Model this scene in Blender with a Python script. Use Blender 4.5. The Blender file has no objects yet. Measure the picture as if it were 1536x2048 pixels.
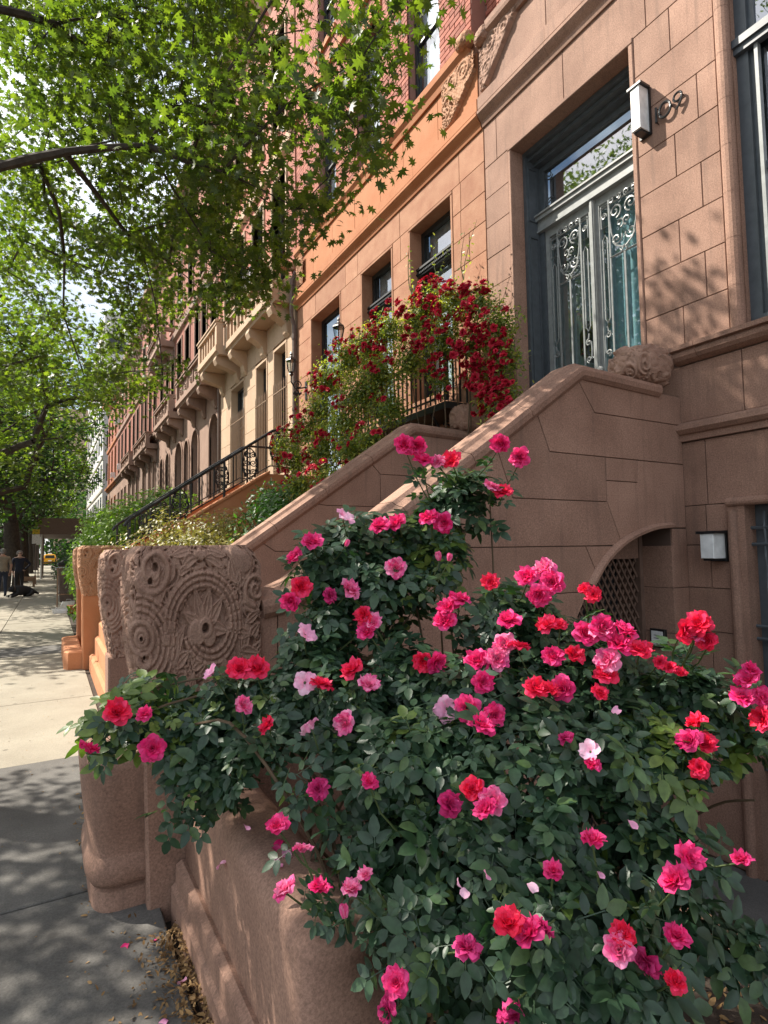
import bpy, bmesh, math, random
import numpy as np
from mathutils import Matrix, Vector, Quaternion
R = math.radians
rng = random.Random(11)
np.random.seed(11)
scene = bpy.context.scene
COL = scene.collection

# ------------------------------------------------------------------ camera
cam_d = bpy.data.cameras.new('camera')
cam = bpy.data.objects.new('camera', cam_d)
COL.objects.link(cam)
_y, _p, _r = R(29.9), R(3.72), R(-0.87)
_f = Vector((math.sin(_y)*math.cos(_p), math.cos(_y)*math.cos(_p), math.sin(_p)))
_ri = Vector((math.cos(_y), -math.sin(_y), 0))
_up = _ri.cross(_f)
_r2 = _ri*math.cos(_r) + _up*math.sin(_r)
_u2 = -_ri*math.sin(_r) + _up*math.cos(_r)
m = Matrix((_r2, _u2, -_f)).transposed().to_4x4()
m.translation = (0, 0, 1.5)
cam.matrix_world = m
cam_d.sensor_fit = 'HORIZONTAL'
cam_d.sensor_width = 36
cam_d.lens = 36*1165/1536
cam_d.clip_start = 0.05
cam_d.clip_end = 600
scene.camera = cam
scene.render.resolution_x, scene.render.resolution_y = 768, 1024

# ------------------------------------------------------------------ sky and sun
SUN_EL, SUN_AZ = 46.7, -45.0          # azimuth clockwise from +Y
world = bpy.data.worlds.new('World')
scene.world = world
world.use_nodes = True
nt = world.node_tree
bg = nt.nodes['Background']
sky = nt.nodes.new('ShaderNodeTexSky')
sky.sky_type = 'NISHITA'
sky.sun_disc = False
sky.sun_elevation = R(SUN_EL)
sky.sun_rotation = R(SUN_AZ)
sky.air_density = 1.2
sky.dust_density = 2.0
# broken white cloud over the blue
tc = nt.nodes.new('ShaderNodeTexCoord')
cn = nt.nodes.new('ShaderNodeTexNoise')
cn.inputs['Scale'].default_value = 2.6
cn.inputs['Detail'].default_value = 6
cn.inputs['Roughness'].default_value = 0.6
nt.links.new(tc.outputs['Generated'], cn.inputs['Vector'])
cr = nt.nodes.new('ShaderNodeValToRGB')
cr.color_ramp.elements[0].position = 0.40
cr.color_ramp.elements[1].position = 0.62
nt.links.new(cn.outputs['Fac'], cr.inputs['Fac'])
mx = nt.nodes.new('ShaderNodeMix')
mx.data_type = 'RGBA'
mx.inputs['B'].default_value = (10.5, 11.0, 11.6, 1)
nt.links.new(cr.outputs['Color'], mx.inputs['Factor'])
nt.links.new(sky.outputs['Color'], mx.inputs['A'])
nt.links.new(mx.outputs['Result'], bg.inputs['Color'])
bg.inputs['Strength'].default_value = 0.075

sun_d = bpy.data.lights.new('sun', 'SUN')
sun_d.energy = 5.0
sun_d.angle = R(0.53)
sun_d.color = (1.0, 0.93, 0.82)
sun = bpy.data.objects.new('sun', sun_d)
COL.objects.link(sun)
sun.rotation_euler = Vector((1, -1, -1.5)).to_track_quat('-Z', 'Y').to_euler()

vs = scene.view_settings
vs.view_transform = 'Standard'
vs.look = 'None'
vs.exposure = 1.08
vs.gamma = 1
vs.use_curve_mapping = False
scene.render.engine = 'CYCLES'
scene.cycles.max_bounces = 8
scene.cycles.transparent_max_bounces = 12

# ------------------------------------------------------------------ scene-graph helpers
class MB:
    """collects polygons; build() links them as one mesh object"""
    def __init__(s): s.v = []; s.f = []; s.m = []; s.cm = 0
    def add(s, V, F):
        b = len(s.v); s.v.extend([tuple(p) for p in V])
        for q in F: s.f.append(tuple(b+i for i in q)); s.m.append(s.cm)
        return s
    def box(s, x0, x1, y0, y1, z0, z1):
        V = [(x0,y0,z0),(x1,y0,z0),(x1,y1,z0),(x0,y1,z0),(x0,y0,z1),(x1,y0,z1),(x1,y1,z1),(x0,y1,z1)]
        return s.add(V, [(0,3,2,1),(4,5,6,7),(0,1,5,4),(1,2,6,5),(2,3,7,6),(3,0,4,7)])
    def prism(s, poly, axis, a, b, ch=0.0, chb=False):
        """extrude 2D polygon; axis 'x': poly=(y,z); 'y': poly=(x,z); 'z': poly=(x,y). a = front (chamfered) side, b = back"""
        def P(p, t):
            return (t,p[0],p[1]) if axis=='x' else ((p[0],t,p[1]) if axis=='y' else (p[0],p[1],t))
        n = len(poly)
        rings = []
        if ch > 0:
            sg = 1 if b > a else -1
            rings.append([P(p,a) for p in offset_poly(poly, ch)])
            rings.append([P(p,a+sg*ch) for p in poly])
        else:
            rings.append([P(p,a) for p in poly])
        rings.append([P(p,b) for p in poly])
        V = [q for r in rings for q in r]
        F = [tuple(range(n))[::-1], tuple(range((len(rings)-1)*n, len(rings)*n))]
        for k in range(len(rings)-1):
            for i in range(n):
                j = (i+1) % n
                F.append((k*n+i, k*n+j, (k+1)*n+j, (k+1)*n+i))
        return s.add(V, F)
    def tube(s, pts, r, n=6, cap=True):
        pts = [Vector(p) for p in pts]
        if not hasattr(r, '__len__'): r = [r]*len(pts)
        V = []; up = Vector((0.13,0.21,1)).normalized()
        for i, p in enumerate(pts):
            t = (pts[min(i+1,len(pts)-1)] - pts[max(i-1,0)])
            if t.length < 1e-9: t = Vector((0,0,1))
            t.normalize()
            a = t.cross(up)
            if a.length < 1e-3: a = t.cross(Vector((1,0,0)))
            a.normalize(); b = t.cross(a)
            for k in range(n):
                w = 2*math.pi*k/n
                V.append(p + (a*math.cos(w)+b*math.sin(w))*r[i])
        F = []
        for i in range(len(pts)-1):
            for k in range(n):
                j = (k+1) % n
                F.append((i*n+k, i*n+j, (i+1)*n+j, (i+1)*n+k))
        if cap:
            F.append(tuple(range(n))[::-1]); F.append(tuple(range((len(pts)-1)*n, len(pts)*n)))
        return s.add(V, F)
    def lathe(s, c, prof, n=12, axis='z'):
        V = []
        for r, h in prof:
            for k in range(n):
                w = 2*math.pi*k/n; q = (r*math.cos(w), r*math.sin(w))
                if axis == 'z': V.append((c[0]+q[0], c[1]+q[1], c[2]+h))
                elif axis == 'x': V.append((c[0]+h, c[1]+q[0], c[2]+q[1]))
                else: V.append((c[0]+q[0], c[1]+h, c[2]+q[1]))
        F = []
        for i in range(len(prof)-1):
            for k in range(n):
                j = (k+1) % n
                F.append((i*n+k, i*n+j, (i+1)*n+j, (i+1)*n+k))
        F.append(tuple(range(n))[::-1]); F.append(tuple(range((len(prof)-1)*n, len(prof)*n)))
        return s.add(V, F)
    def ball(s, c, r, n=10, k=6):
        if not hasattr(r, '__len__'): r = (r, r, r)
        V = []; F = []
        for i in range(k+1):
            ph = math.pi*i/k
            for j in range(n):
                th = 2*math.pi*j/n
                V.append((c[0]+r[0]*math.sin(ph)*math.cos(th), c[1]+r[1]*math.sin(ph)*math.sin(th), c[2]+r[2]*math.cos(ph)))
        for i in range(k):
            for j in range(n):
                jj = (j+1) % n
                F.append((i*n+j, (i+1)*n+j, (i+1)*n+jj, i*n+jj))
        return s.add(V, F)
    def profile_run(s, prof, path, closed=False):
        """sweep a closed profile of (out,up) along a straight horizontal run: path=((x,y0),(x,y1)) facing -X"""
        (x, y0), (_, y1) = path
        n = len(prof)
        V = [(x-o, y0, z) for o, z in prof] + [(x-o, y1, z) for o, z in prof]
        F = [tuple(range(n)), tuple(range(n, 2*n))[::-1]]
        for i in range(n):
            j = (i+1) % n
            F.append((i, n+i, n+j, j))
        return s.add(V, F)
    def mesh(s, name, mats, smooth=False):
        me = bpy.data.meshes.new(name)
        me.from_pydata(s.v, [], s.f)
        if not isinstance(mats, (list, tuple)): mats = [mats]
        for q in mats: me.materials.append(q)
        if len(mats) > 1: me.polygons.foreach_set('material_index', s.m)
        bm = bmesh.new(); bm.from_mesh(me)
        bmesh.ops.recalc_face_normals(bm, faces=bm.faces)
        bm.to_mesh(me); bm.free()
        if smooth: me.polygons.foreach_set('use_smooth', [True]*len(me.polygons))
        me.update()
        return me

def offset_poly(poly, d):
    n = len(poly)
    A = sum(poly[i][0]*poly[(i+1)%n][1]-poly[(i+1)%n][0]*poly[i][1] for i in range(n))
    sg = 1 if A > 0 else -1
    out = []
    for i in range(n):
        p0, p1, p2 = Vector(poly[i-1]), Vector(poly[i]), Vector(poly[(i+1)%n])
        e1 = (p1-p0).normalized(); e2 = (p2-p1).normalized()
        n1 = Vector((-e1.y, e1.x))*sg; n2 = Vector((-e2.y, e2.x))*sg
        b = n1+n2
        if b.length < 1e-6: b = n1
        b.normalize()
        k = d/max(0.35, b.dot(n1))
        q = p1+b*k
        out.append((q.x, q.y))
    return out

def rect(a0, a1, b0, b1): return [(a0,b0),(a1,b0),(a1,b1),(a0,b1)]

def wloc(o):
    v = Vector((0,0,0))
    while o is not None:
        v = v + o.location; o = o.parent
    return v

def obj(name, me, parent=None, kind=None, label=None):
    o = bpy.data.objects.new(name, me); COL.objects.link(o)
    if parent is not None:
        o.parent = parent
        o.location = -wloc(parent)
    if kind: o['kind'] = kind
    if label: o['label'] = label
    return o

def part(name, mb, mat, parent, smooth=False, kind=None, label=None):
    return obj(name, mb.mesh(name, mat, smooth), parent, kind, label)

def inst(name, me, parent, M):
    """place a shared mesh at world matrix M under parent (parents are never rotated)"""
    o = bpy.data.objects.new(name, me); COL.objects.link(o)
    if parent is not None:
        o.parent = parent
        o.matrix_basis = Matrix.Translation(-wloc(parent)) @ M
    else:
        o.matrix_basis = M
    return o

def thing(name, label, cat, loc=(0,0,0), group=None):
    o = bpy.data.objects.new(name, None); COL.objects.link(o)
    o.empty_display_size = 0.2
    o.location = loc; o['label'] = label; o['category'] = cat
    if group: o['group'] = group
    return o

def solo(name, me, label, cat, group=None):
    o = obj(name, me); o['label'] = label; o['category'] = cat
    if group: o['group'] = group
    return o

def struct(name, mb, mat, smooth=False):
    o = obj(name, mb.mesh(name, mat, smooth)); o['kind'] = 'structure'; return o

def np_mesh(name, V, F, mats, smooth=False):
    """V (n,3) float array, F (m,k) int array with constant k"""
    me = bpy.data.meshes.new(name)
    V = np.asarray(V, np.float32); F = np.asarray(F, np.int32)
    me.vertices.add(len(V)); me.vertices.foreach_set('co', V.ravel())
    k = F.shape[1]
    me.loops.add(F.size); me.loops.foreach_set('vertex_index', F.ravel())
    me.polygons.add(len(F)); me.polygons.foreach_set('loop_start', np.arange(0, F.size, k, dtype=np.int32))
    if smooth: me.polygons.foreach_set('use_smooth', np.ones(len(F), bool))
    for q in (mats if isinstance(mats, (list, tuple)) else [mats]): me.materials.append(q)
    me.update(calc_edges=True); me.validate()
    return me

def scatter(tv, tf, Rm, T, S):
    """copies of a triangulated template: Rm (m,3,3), T (m,3), S (m,) -> V,F"""
    m = len(T)
    V = np.einsum('mij,nj->mni', Rm, tv)*S[:,None,None] + T[:,None,:]
    F = tf[None,:,:] + (np.arange(m)*len(tv))[:,None,None]
    return V.reshape(-1,3), F.reshape(-1,tf.shape[1])

def frames(N, spin=None):
    """rotation matrices whose z axis is N (m,3) with a random or given spin"""
    N = N/np.linalg.norm(N, axis=1)[:,None]
    m = len(N)
    a = np.cross(N, np.where(np.abs(N[:,2:3])<.9, np.array([[0,0,1.]]), np.array([[1.,0,0]])))
    a /= np.linalg.norm(a, axis=1)[:,None]
    b = np.cross(N, a)
    if spin is None: spin = np.random.rand(m)*2*np.pi
    c, s = np.cos(spin)[:,None], np.sin(spin)[:,None]
    x = a*c+b*s; y = np.cross(N, x)
    return np.stack([x, y, N], axis=2)

def to_mat(Rm, T, S):
    M = np.eye(4); M[:3,:3] = Rm*S; M[:3,3] = T
    return Matrix(M.tolist())

CAM = np.array([0, 0, 1.5]); CF = np.array(_f); CR = np.array(_r2); CU = np.array(_u2)
def view_dist(P):
    """distance of each point to the photographer, +1000 for points out of sight: only used to choose which leaves become single objects"""
    v = P-CAM; z = v@CF; x = (v@CR)/np.maximum(z,1e-6); y = (v@CU)/np.maximum(z,1e-6)
    k = 1165.0
    inn = (z > .1) & (np.abs(x) < 768/k) & (np.abs(y) < 1024/k)
    return np.where(inn, z, z+1000)

# ------------------------------------------------------------------ materials
def new_mat(name):
    M = bpy.data.materials.new(name); M.use_nodes = True
    t = M.node_tree; return M, t, t.nodes['Principled BSDF']

def lnk(t, a, b): t.links.new(a, b)

def stone(name, col, col2, rough=0.85, grain=260, bump=0.25, blotch=2.2, streak=0.0, stain=None, sp=0.3, isl=0.10, gc=.30, spots=0.0):
    """weathered stone: blotches, fine grain, optional vertical streaks, small per-block tone"""
    M, t, b = new_mat(name)
    g = t.nodes.new('ShaderNodeNewGeometry'); N = t.nodes.new
    n1 = N('ShaderNodeTexNoise'); n1.inputs['Scale'].default_value = blotch; n1.inputs['Detail'].default_value = 8; n1.inputs['Roughness'].default_value = .62
    n2 = N('ShaderNodeTexNoise'); n2.inputs['Scale'].default_value = grain; n2.inputs['Detail'].default_value = 8; n2.inputs['Roughness'].default_value = .78
    lnk(t, g.outputs['Position'], n1.inputs['Vector']); lnk(t, g.outputs['Position'], n2.inputs['Vector'])
    r = N('ShaderNodeValToRGB'); r.color_ramp.elements[0].position = .32; r.color_ramp.elements[1].position = .70
    r.color_ramp.elements[0].color = (*col, 1); r.color_ramp.elements[1].color = (*col2, 1)
    lnk(t, n1.outputs['Fac'], r.inputs['Fac'])
    mp = N('ShaderNodeMapRange'); mp.inputs[1].default_value = .3; mp.inputs[2].default_value = .7; mp.inputs[3].default_value = 1-gc; mp.inputs[4].default_value = 1+gc*.9
    lnk(t, n2.outputs['Fac'], mp.inputs[0])
    mu = N('ShaderNodeMix'); mu.data_type = 'RGBA'; mu.blend_type = 'MULTIPLY'; mu.inputs['Factor'].default_value = 1
    lnk(t, r.outputs['Color'], mu.inputs['A']); lnk(t, mp.outputs[0], mu.inputs['B'])
    last = mu.outputs['Result']
    oi = N('ShaderNodeObjectInfo'); ad = N('ShaderNodeMath'); ad.operation = 'ADD'
    lnk(t, oi.outputs['Random'], ad.inputs[0]); lnk(t, g.outputs['Random Per Island'], ad.inputs[1])
    fr = N('ShaderNodeMath'); fr.operation = 'FRACT'; lnk(t, ad.outputs[0], fr.inputs[0])
    mr = N('ShaderNodeMapRange'); mr.inputs[3].default_value = 1-isl; mr.inputs[4].default_value = 1+isl; lnk(t, fr.outputs[0], mr.inputs[0])
    m3 = N('ShaderNodeMix'); m3.data_type = 'RGBA'; m3.blend_type = 'MULTIPLY'; m3.inputs['Factor'].default_value = 1
    lnk(t, last, m3.inputs['A']); lnk(t, mr.outputs[0], m3.inputs['B']); last = m3.outputs['Result']
    if streak > 0:
        sx = N('ShaderNodeMapping'); sx.inputs['Scale'].default_value = (9, 9, .8); lnk(t, g.outputs['Position'], sx.inputs['Vector'])
        n3 = N('ShaderNodeTexNoise'); n3.inputs['Scale'].default_value = 2; n3.inputs['Detail'].default_value = 5; lnk(t, sx.outputs[0], n3.inputs['Vector'])
        r3 = N('ShaderNodeValToRGB'); r3.color_ramp.elements[0].position = .55; r3.color_ramp.elements[1].position = .74
        lnk(t, n3.outputs['Fac'], r3.inputs['Fac'])
        mm = N('ShaderNodeMath'); mm.operation = 'MULTIPLY'; mm.inputs[1].default_value = streak; lnk(t, r3.outputs['Color'], mm.inputs[0])
        m4 = N('ShaderNodeMix'); m4.data_type = 'RGBA'; m4.inputs['B'].default_value = (*(stain or tuple(c*.45 for c in col)), 1)
        lnk(t, mm.outputs[0], m4.inputs['Factor']); lnk(t, last, m4.inputs['A']); last = m4.outputs['Result']
    if spots > 0:                                        # old gum and drip marks
        vo = N('ShaderNodeTexVoronoi'); vo.inputs['Scale'].default_value = 3.2; lnk(t, g.outputs['Position'], vo.inputs['Vector'])
        rv = N('ShaderNodeValToRGB'); rv.color_ramp.elements[0].position = .05; rv.color_ramp.elements[1].position = .085
        rv.color_ramp.elements[0].color = (1,1,1,1); rv.color_ramp.elements[1].color = (0,0,0,1); lnk(t, vo.outputs['Distance'], rv.inputs['Fac'])
        sv = N('ShaderNodeMath'); sv.operation = 'MULTIPLY'; sv.inputs[1].default_value = spots; lnk(t, rv.outputs['Color'], sv.inputs[0])
        m5 = N('ShaderNodeMix'); m5.data_type = 'RGBA'; m5.inputs['B'].default_value = (*[c*.42 for c in col], 1)
        lnk(t, sv.outputs[0], m5.inputs['Factor']); lnk(t, last, m5.inputs['A']); last = m5.outputs['Result']
    lnk(t, last, b.inputs['Base Color'])
    b.inputs['Roughness'].default_value = rough
    b.inputs['Specular IOR Level'].default_value = sp
    bp = N('ShaderNodeBump'); bp.inputs['Strength'].default_value = bump; bp.inputs['Distance'].default_value = .004
    sm = N('ShaderNodeMath'); sm.operation = 'ADD'; lnk(t, n2.outputs['Fac'], sm.inputs[0]); lnk(t, n1.outputs['Fac'], sm.inputs[1])
    lnk(t, sm.outputs[0], bp.inputs['Height']); lnk(t, bp.outputs['Normal'], b.inputs['Normal'])
    return M

def paint(name, col, rough=.45, metal=0.0, bump=.05, sp=.5):
    M, t, b = new_mat(name); N = t.nodes.new
    g = N('ShaderNodeNewGeometry')
    n = N('ShaderNodeTexNoise'); n.inputs['Scale'].default_value = 14; n.inputs['Detail'].default_value = 6; lnk(t, g.outputs['Position'], n.inputs['Vector'])
    r = N('ShaderNodeValToRGB'); r.color_ramp.elements[0].position = .3; r.color_ramp.elements[1].position = .75
    r.color_ramp.elements[0].color = (*[c*.8 for c in col], 1); r.color_ramp.elements[1].color = (*[min(1,c*1.15) for c in col], 1)
    lnk(t, n.outputs['Fac'], r.inputs['Fac']); lnk(t, r.outputs['Color'], b.inputs['Base Color'])
    b.inputs['Roughness'].default_value = rough; b.inputs['Metallic'].default_value = metal; b.inputs['Specular IOR Level'].default_value = sp
    bp = N('ShaderNodeBump'); bp.inputs['Strength'].default_value = bump; bp.inputs['Distance'].default_value = .003
    lnk(t, n.outputs['Fac'], bp.inputs['Height']); lnk(t, bp.outputs['Normal'], b.inputs['Normal'])
    return M

def leaf_mat(name, cols, trans, tw=.4, rough=.45, vein=False, sp=.5):
    """per-leaf hue variation, translucent"""
    M, t, b = new_mat(name); N = t.nodes.new
    g = N('ShaderNodeNewGeometry'); oi = N('ShaderNodeObjectInfo')
    ad = N('ShaderNodeMath'); ad.operation = 'ADD'; lnk(t, oi.outputs['Random'], ad.inputs[0]); lnk(t, g.outputs['Random Per Island'], ad.inputs[1])
    fr = N('ShaderNodeMath'); fr.operation = 'FRACT'; lnk(t, ad.outputs[0], fr.inputs[0])
    r = N('ShaderNodeValToRGB')
    for i, (p, c) in enumerate(cols):
        e = r.color_ramp.elements[i] if i < 2 else r.color_ramp.elements.new(p)
        e.position = p; e.color = (*c, 1)
    lnk(t, fr.outputs[0], r.inputs['Fac'])
    n = N('ShaderNodeTexNoise'); n.inputs['Scale'].default_value = 60; n.inputs['Detail'].default_value = 4; lnk(t, g.outputs['Position'], n.inputs['Vector'])
    mp = N('ShaderNodeMapRange'); mp.inputs[1].default_value = .3; mp.inputs[2].default_value = .7; mp.inputs[3].default_value = .78; mp.inputs[4].default_value = 1.2
    lnk(t, n.outputs['Fac'], mp.inputs[0])
    mu = N('ShaderNodeMix'); mu.data_type = 'RGBA'; mu.blend_type = 'MULTIPLY'; mu.inputs['Factor'].default_value = 1
    lnk(t, r.outputs['Color'], mu.inputs['A']); lnk(t, mp.outputs[0], mu.inputs['B'])
    lnk(t, mu.outputs['Result'], b.inputs['Base Color'])
    b.inputs['Roughness'].default_value = rough; b.inputs['Specular IOR Level'].default_value = sp
    tr = N('ShaderNodeBsdfTranslucent')
    m2 = N('ShaderNodeMix'); m2.data_type = 'RGBA'; m2.blend_type = 'MULTIPLY'; m2.inputs['Factor'].default_value = 1
    m2.inputs['B'].default_value = (*trans, 1); lnk(t, mu.outputs['Result'], m2.inputs['A'])
    lnk(t, m2.outputs['Result'], tr.inputs['Color'])
    ms = N('ShaderNodeMixShader'); ms.inputs[0].default_value = tw
    out = t.nodes['Material Output']
    lnk(t, b.outputs[0], ms.inputs[1]); lnk(t, tr.outputs[0], ms.inputs[2]); lnk(t, ms.outputs[0], out.inputs['Surface'])
    bp = N('ShaderNodeBump'); bp.inputs['Strength'].default_value = .25; bp.inputs['Distance'].default_value = .002
    lnk(t, n.outputs['Fac'], bp.inputs['Height']); lnk(t, bp.outputs['Normal'], b.inputs['Normal'])
    return M

def glass_mat(name, tint=(.75,.8,.82), refl=.35, rough=.015):
    M, t, b = new_mat(name); N = t.nodes.new
    t.nodes.remove(b)
    gl = N('ShaderNodeBsdfGlossy'); gl.inputs['Roughness'].default_value = rough; gl.inputs['Color'].default_value = (.92,.95,1,1)
    tp = N('ShaderNodeBsdfTransparent'); tp.inputs['Color'].default_value = (*tint, 1)
    lw = N('ShaderNodeFresnel'); lw.inputs['IOR'].default_value = 1+refl*3
    g = N('ShaderNodeNewGeometry'); n = N('ShaderNodeTexNoise'); n.inputs['Scale'].default_value = 1.6; lnk(t, g.outputs['Position'], n.inputs['Vector'])
    bp = N('ShaderNodeBump'); bp.inputs['Strength'].default_value = .12; bp.inputs['Distance'].default_value = .02; lnk(t, n.outputs['Fac'], bp.inputs['Height'])
    lnk(t, bp.outputs['Normal'], gl.inputs['Normal'])
    ms = N('ShaderNodeMixShader'); iv = N('ShaderNodeMath'); iv.operation = 'SUBTRACT'; iv.inputs[0].default_value = 1; lnk(t, g.outputs['Backfacing'], iv.inputs[1])
    mf = N('ShaderNodeMath'); mf.operation = 'MULTIPLY'; lnk(t, lw.outputs[0], mf.inputs[0]); lnk(t, iv.outputs[0], mf.inputs[1])
    lnk(t, mf.outputs[0], ms.inputs[0]); lnk(t, tp.outputs[0], ms.inputs[1]); lnk(t, gl.outputs[0], ms.inputs[2])
    lnk(t, ms.outputs[0], t.nodes['Material Output'].inputs['Surface'])
    return M

BROWN = stone('brownstone', (.240,.138,.099), (.358,.216,.158), bump=.45, grain=95, blotch=2.0, gc=.48, streak=.45, stain=(.14,.09,.07))
ORANGE_BOUNCE = stone('orange_bounce_lit', (.45,.185,.085), (.52,.235,.12), bump=.25, grain=200, blotch=2.5, isl=.06)  # stoop terracotta lightened: bounce light from the pavement put into the colour
BROWN_D = stone('brownstone_joint', (.10,.065,.05), (.14,.09,.07), bump=.2)
CARVED = stone('brownstone_carved', (.28,.165,.12), (.43,.27,.20), bump=1.0, grain=150, blotch=6, isl=0, gc=.4)
ORANGE = stone('orange_sandstone', (.30,.134,.076), (.39,.208,.126), bump=.35, grain=95, blotch=4.5, gc=.36, streak=.35, stain=(.34,.16,.09))
ORANGE2 = stone('orange_terracotta', (.37,.135,.052), (.42,.175,.08), bump=.25, grain=220, blotch=2.5, isl=.06)
ORANGE_C = stone('orange_carved', (.38,.19,.105), (.46,.26,.16), bump=.8, grain=120, blotch=6, isl=0)
ORANGE_D = stone('orange_joint', (.16,.075,.045), (.19,.09,.055), bump=.2)
BEIGE = stone('beige_limestone', (.43,.30,.20), (.50,.36,.25), bump=.2, grain=220, blotch=2, streak=.18, stain=(.40,.28,.18))
BEIGE_D = stone('beige_joint', (.30,.205,.14), (.34,.23,.16))
PINKSTONE = stone('rose_brownstone', (.26,.165,.125), (.34,.225,.17), bump=.3, blotch=1.5, streak=.3)
DARKSTONE = stone('dark_brownstone', (.17,.115,.09), (.26,.18,.14), bump=.3, blotch=1.5, streak=.35)  # darker brown stone
BRICK = stone('red_brick', (.28,.085,.055), (.36,.13,.09), bump=.4, grain=200, blotch=9, isl=.22)
BRICK_D = stone('brick_mortar', (.22,.11,.085), (.26,.14,.11))
BRICK2 = stone('dark_red_brick', (.26,.095,.065), (.33,.13,.09), bump=.4, grain=200, blotch=9, isl=.2)
PALE = stone('pale_render', (.50,.49,.46), (.58,.57,.54), blotch=1)
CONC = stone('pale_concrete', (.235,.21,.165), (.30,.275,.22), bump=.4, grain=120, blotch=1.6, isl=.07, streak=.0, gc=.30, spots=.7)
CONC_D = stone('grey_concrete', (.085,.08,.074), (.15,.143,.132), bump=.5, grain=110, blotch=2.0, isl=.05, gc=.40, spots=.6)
GAP = stone('dirt_joint', (.05,.045,.04), (.08,.07,.06))
ASPH = stone('asphalt', (.045,.045,.045), (.07,.07,.07), bump=.6, grain=90)
SOIL = stone('dark_soil', (.035,.026,.02), (.06,.045,.033), bump=1, grain=60, blotch=12)
SLATE = paint('slate_grey_paint', (.075,.088,.10), rough=.38)
SLATE_M = paint('pewter_iron_paint', (.27,.285,.28), rough=.3)
BLACK = paint('black_iron', (.012,.012,.013), rough=.38)
BLACKF = paint('black_window_paint', (.02,.021,.023), rough=.45)
BRONZE = paint('brown_iron', (.20,.12,.07), rough=.5)
LATTICE = paint('brown_lattice', (.155,.095,.07), rough=.6)
WHITE = paint('white_shade', (.78,.79,.80), rough=.8)
WHITEP = paint('white_enamel', (.75,.75,.74), rough=.4)
SHADE_BACK = paint('shade_backing', (.03,.03,.032), rough=.9)  # near-black backing: shade of rooms and recess put into the colour
HALL = paint('pale_hall_wall', (.62,.66,.65), rough=.8)
CURTAIN = paint('teal_curtain', (.34,.46,.50), rough=.8)
DIFF = paint('opal_glass', (.72,.74,.73), rough=.35)
BLUE = paint('blue_tape', (.03,.12,.42), rough=.6)
PIPE = paint('brown_pipe', (.13,.085,.065), rough=.55)
BARK = stone('dark_bark', (.035,.028,.022), (.075,.06,.048), bump=1, grain=50, blotch=9, rough=.95)
CANE = paint('green_cane', (.07,.10,.03), rough=.6)
CANE_B = paint('brown_cane', (.10,.065,.035), rough=.8)
GLASS = glass_mat('window_glass', refl=.45)
GLASS_S = glass_mat('sky_glass', refl=.95)
GLASS_D = glass_mat('door_glass', tint=(.80,.88,.89), refl=.5)
LEAF_ROSE = leaf_mat('rose_leaf', [(0,(.024,.055,.031)),(1,(.085,.14,.045)),(.5,(.036,.076,.041)),(.88,(.05,.10,.045))], (1.4,2.0,.6), tw=.22, rough=.42)
LEAF_YOUNG = leaf_mat('young_rose_leaf', [(0,(.075,.135,.03)),(1,(.17,.23,.05))], (1.5,1.9,.6), tw=.3, rough=.4)
LEAF_OAK = leaf_mat('oak_leaf', [(0,(.034,.054,.015)),(1,(.105,.134,.024)),(.5,(.058,.086,.018))], (2.7,3.1,.8), tw=.45, rough=.5)
LEAF_FAR = leaf_mat('street_tree_leaf', [(0,(.05,.08,.017)),(1,(.105,.145,.024))], (2.7,3.2,.9), tw=.45, rough=.55)
LEAF_DARK = leaf_mat('shade_tree_leaf', [(0,(.022,.05,.016)),(1,(.045,.085,.022))], (1.8,2.4,.8), tw=.35, rough=.55)
LEAF_CLIMB = leaf_mat('climber_leaf', [(0,(.085,.14,.035)),(1,(.36,.36,.07)),(.55,(.20,.25,.05)),(.2,(.09,.15,.055))], (1.9,2.0,.7), tw=.45, rough=.45)
LEAF_YEW = leaf_mat('yew_leaf', [(0,(.10,.18,.03)),(1,(.22,.32,.05))], (1.8,2.2,.8), tw=.35)
LEAF_VAR = leaf_mat('variegated_leaf', [(0,(.11,.115,.028)),(1,(.36,.31,.09)),(.5,(.20,.18,.042))], (1.5,1.6,.8), tw=.3)
LEAF_BROAD = leaf_mat('broad_leaf', [(0,(.028,.075,.02)),(1,(.07,.15,.03))], (1.8,2.4,.8), tw=.35)
def petal_mat(n, a, b, tw=.25):
    return leaf_mat(n, [(0,a),(1,b)], (1.25,.9,1.0), tw=tw, rough=.55, sp=.25)
PET_R = petal_mat('red_petal', (.76,.011,.050), (.88,.05,.16))
PET_M = petal_mat('magenta_petal', (.74,.014,.16), (.86,.085,.30))
PET_P = petal_mat('pink_petal', (.80,.07,.28), (.93,.34,.55))
PET_S = petal_mat('pale_pink_petal', (.88,.36,.58), (.96,.62,.76))
PET_D = petal_mat('dark_magenta_petal', (.50,.015,.13), (.66,.06,.24))
PET_C = petal_mat('crimson_petal', (.40,.007,.024), (.66,.035,.08), tw=.25)
LITTER = leaf_mat('dry_litter', [(0,(.14,.075,.03)),(1,(.36,.22,.09)),(.5,(.22,.13,.05))], (1,1,1), tw=.1, rough=.8)

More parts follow.
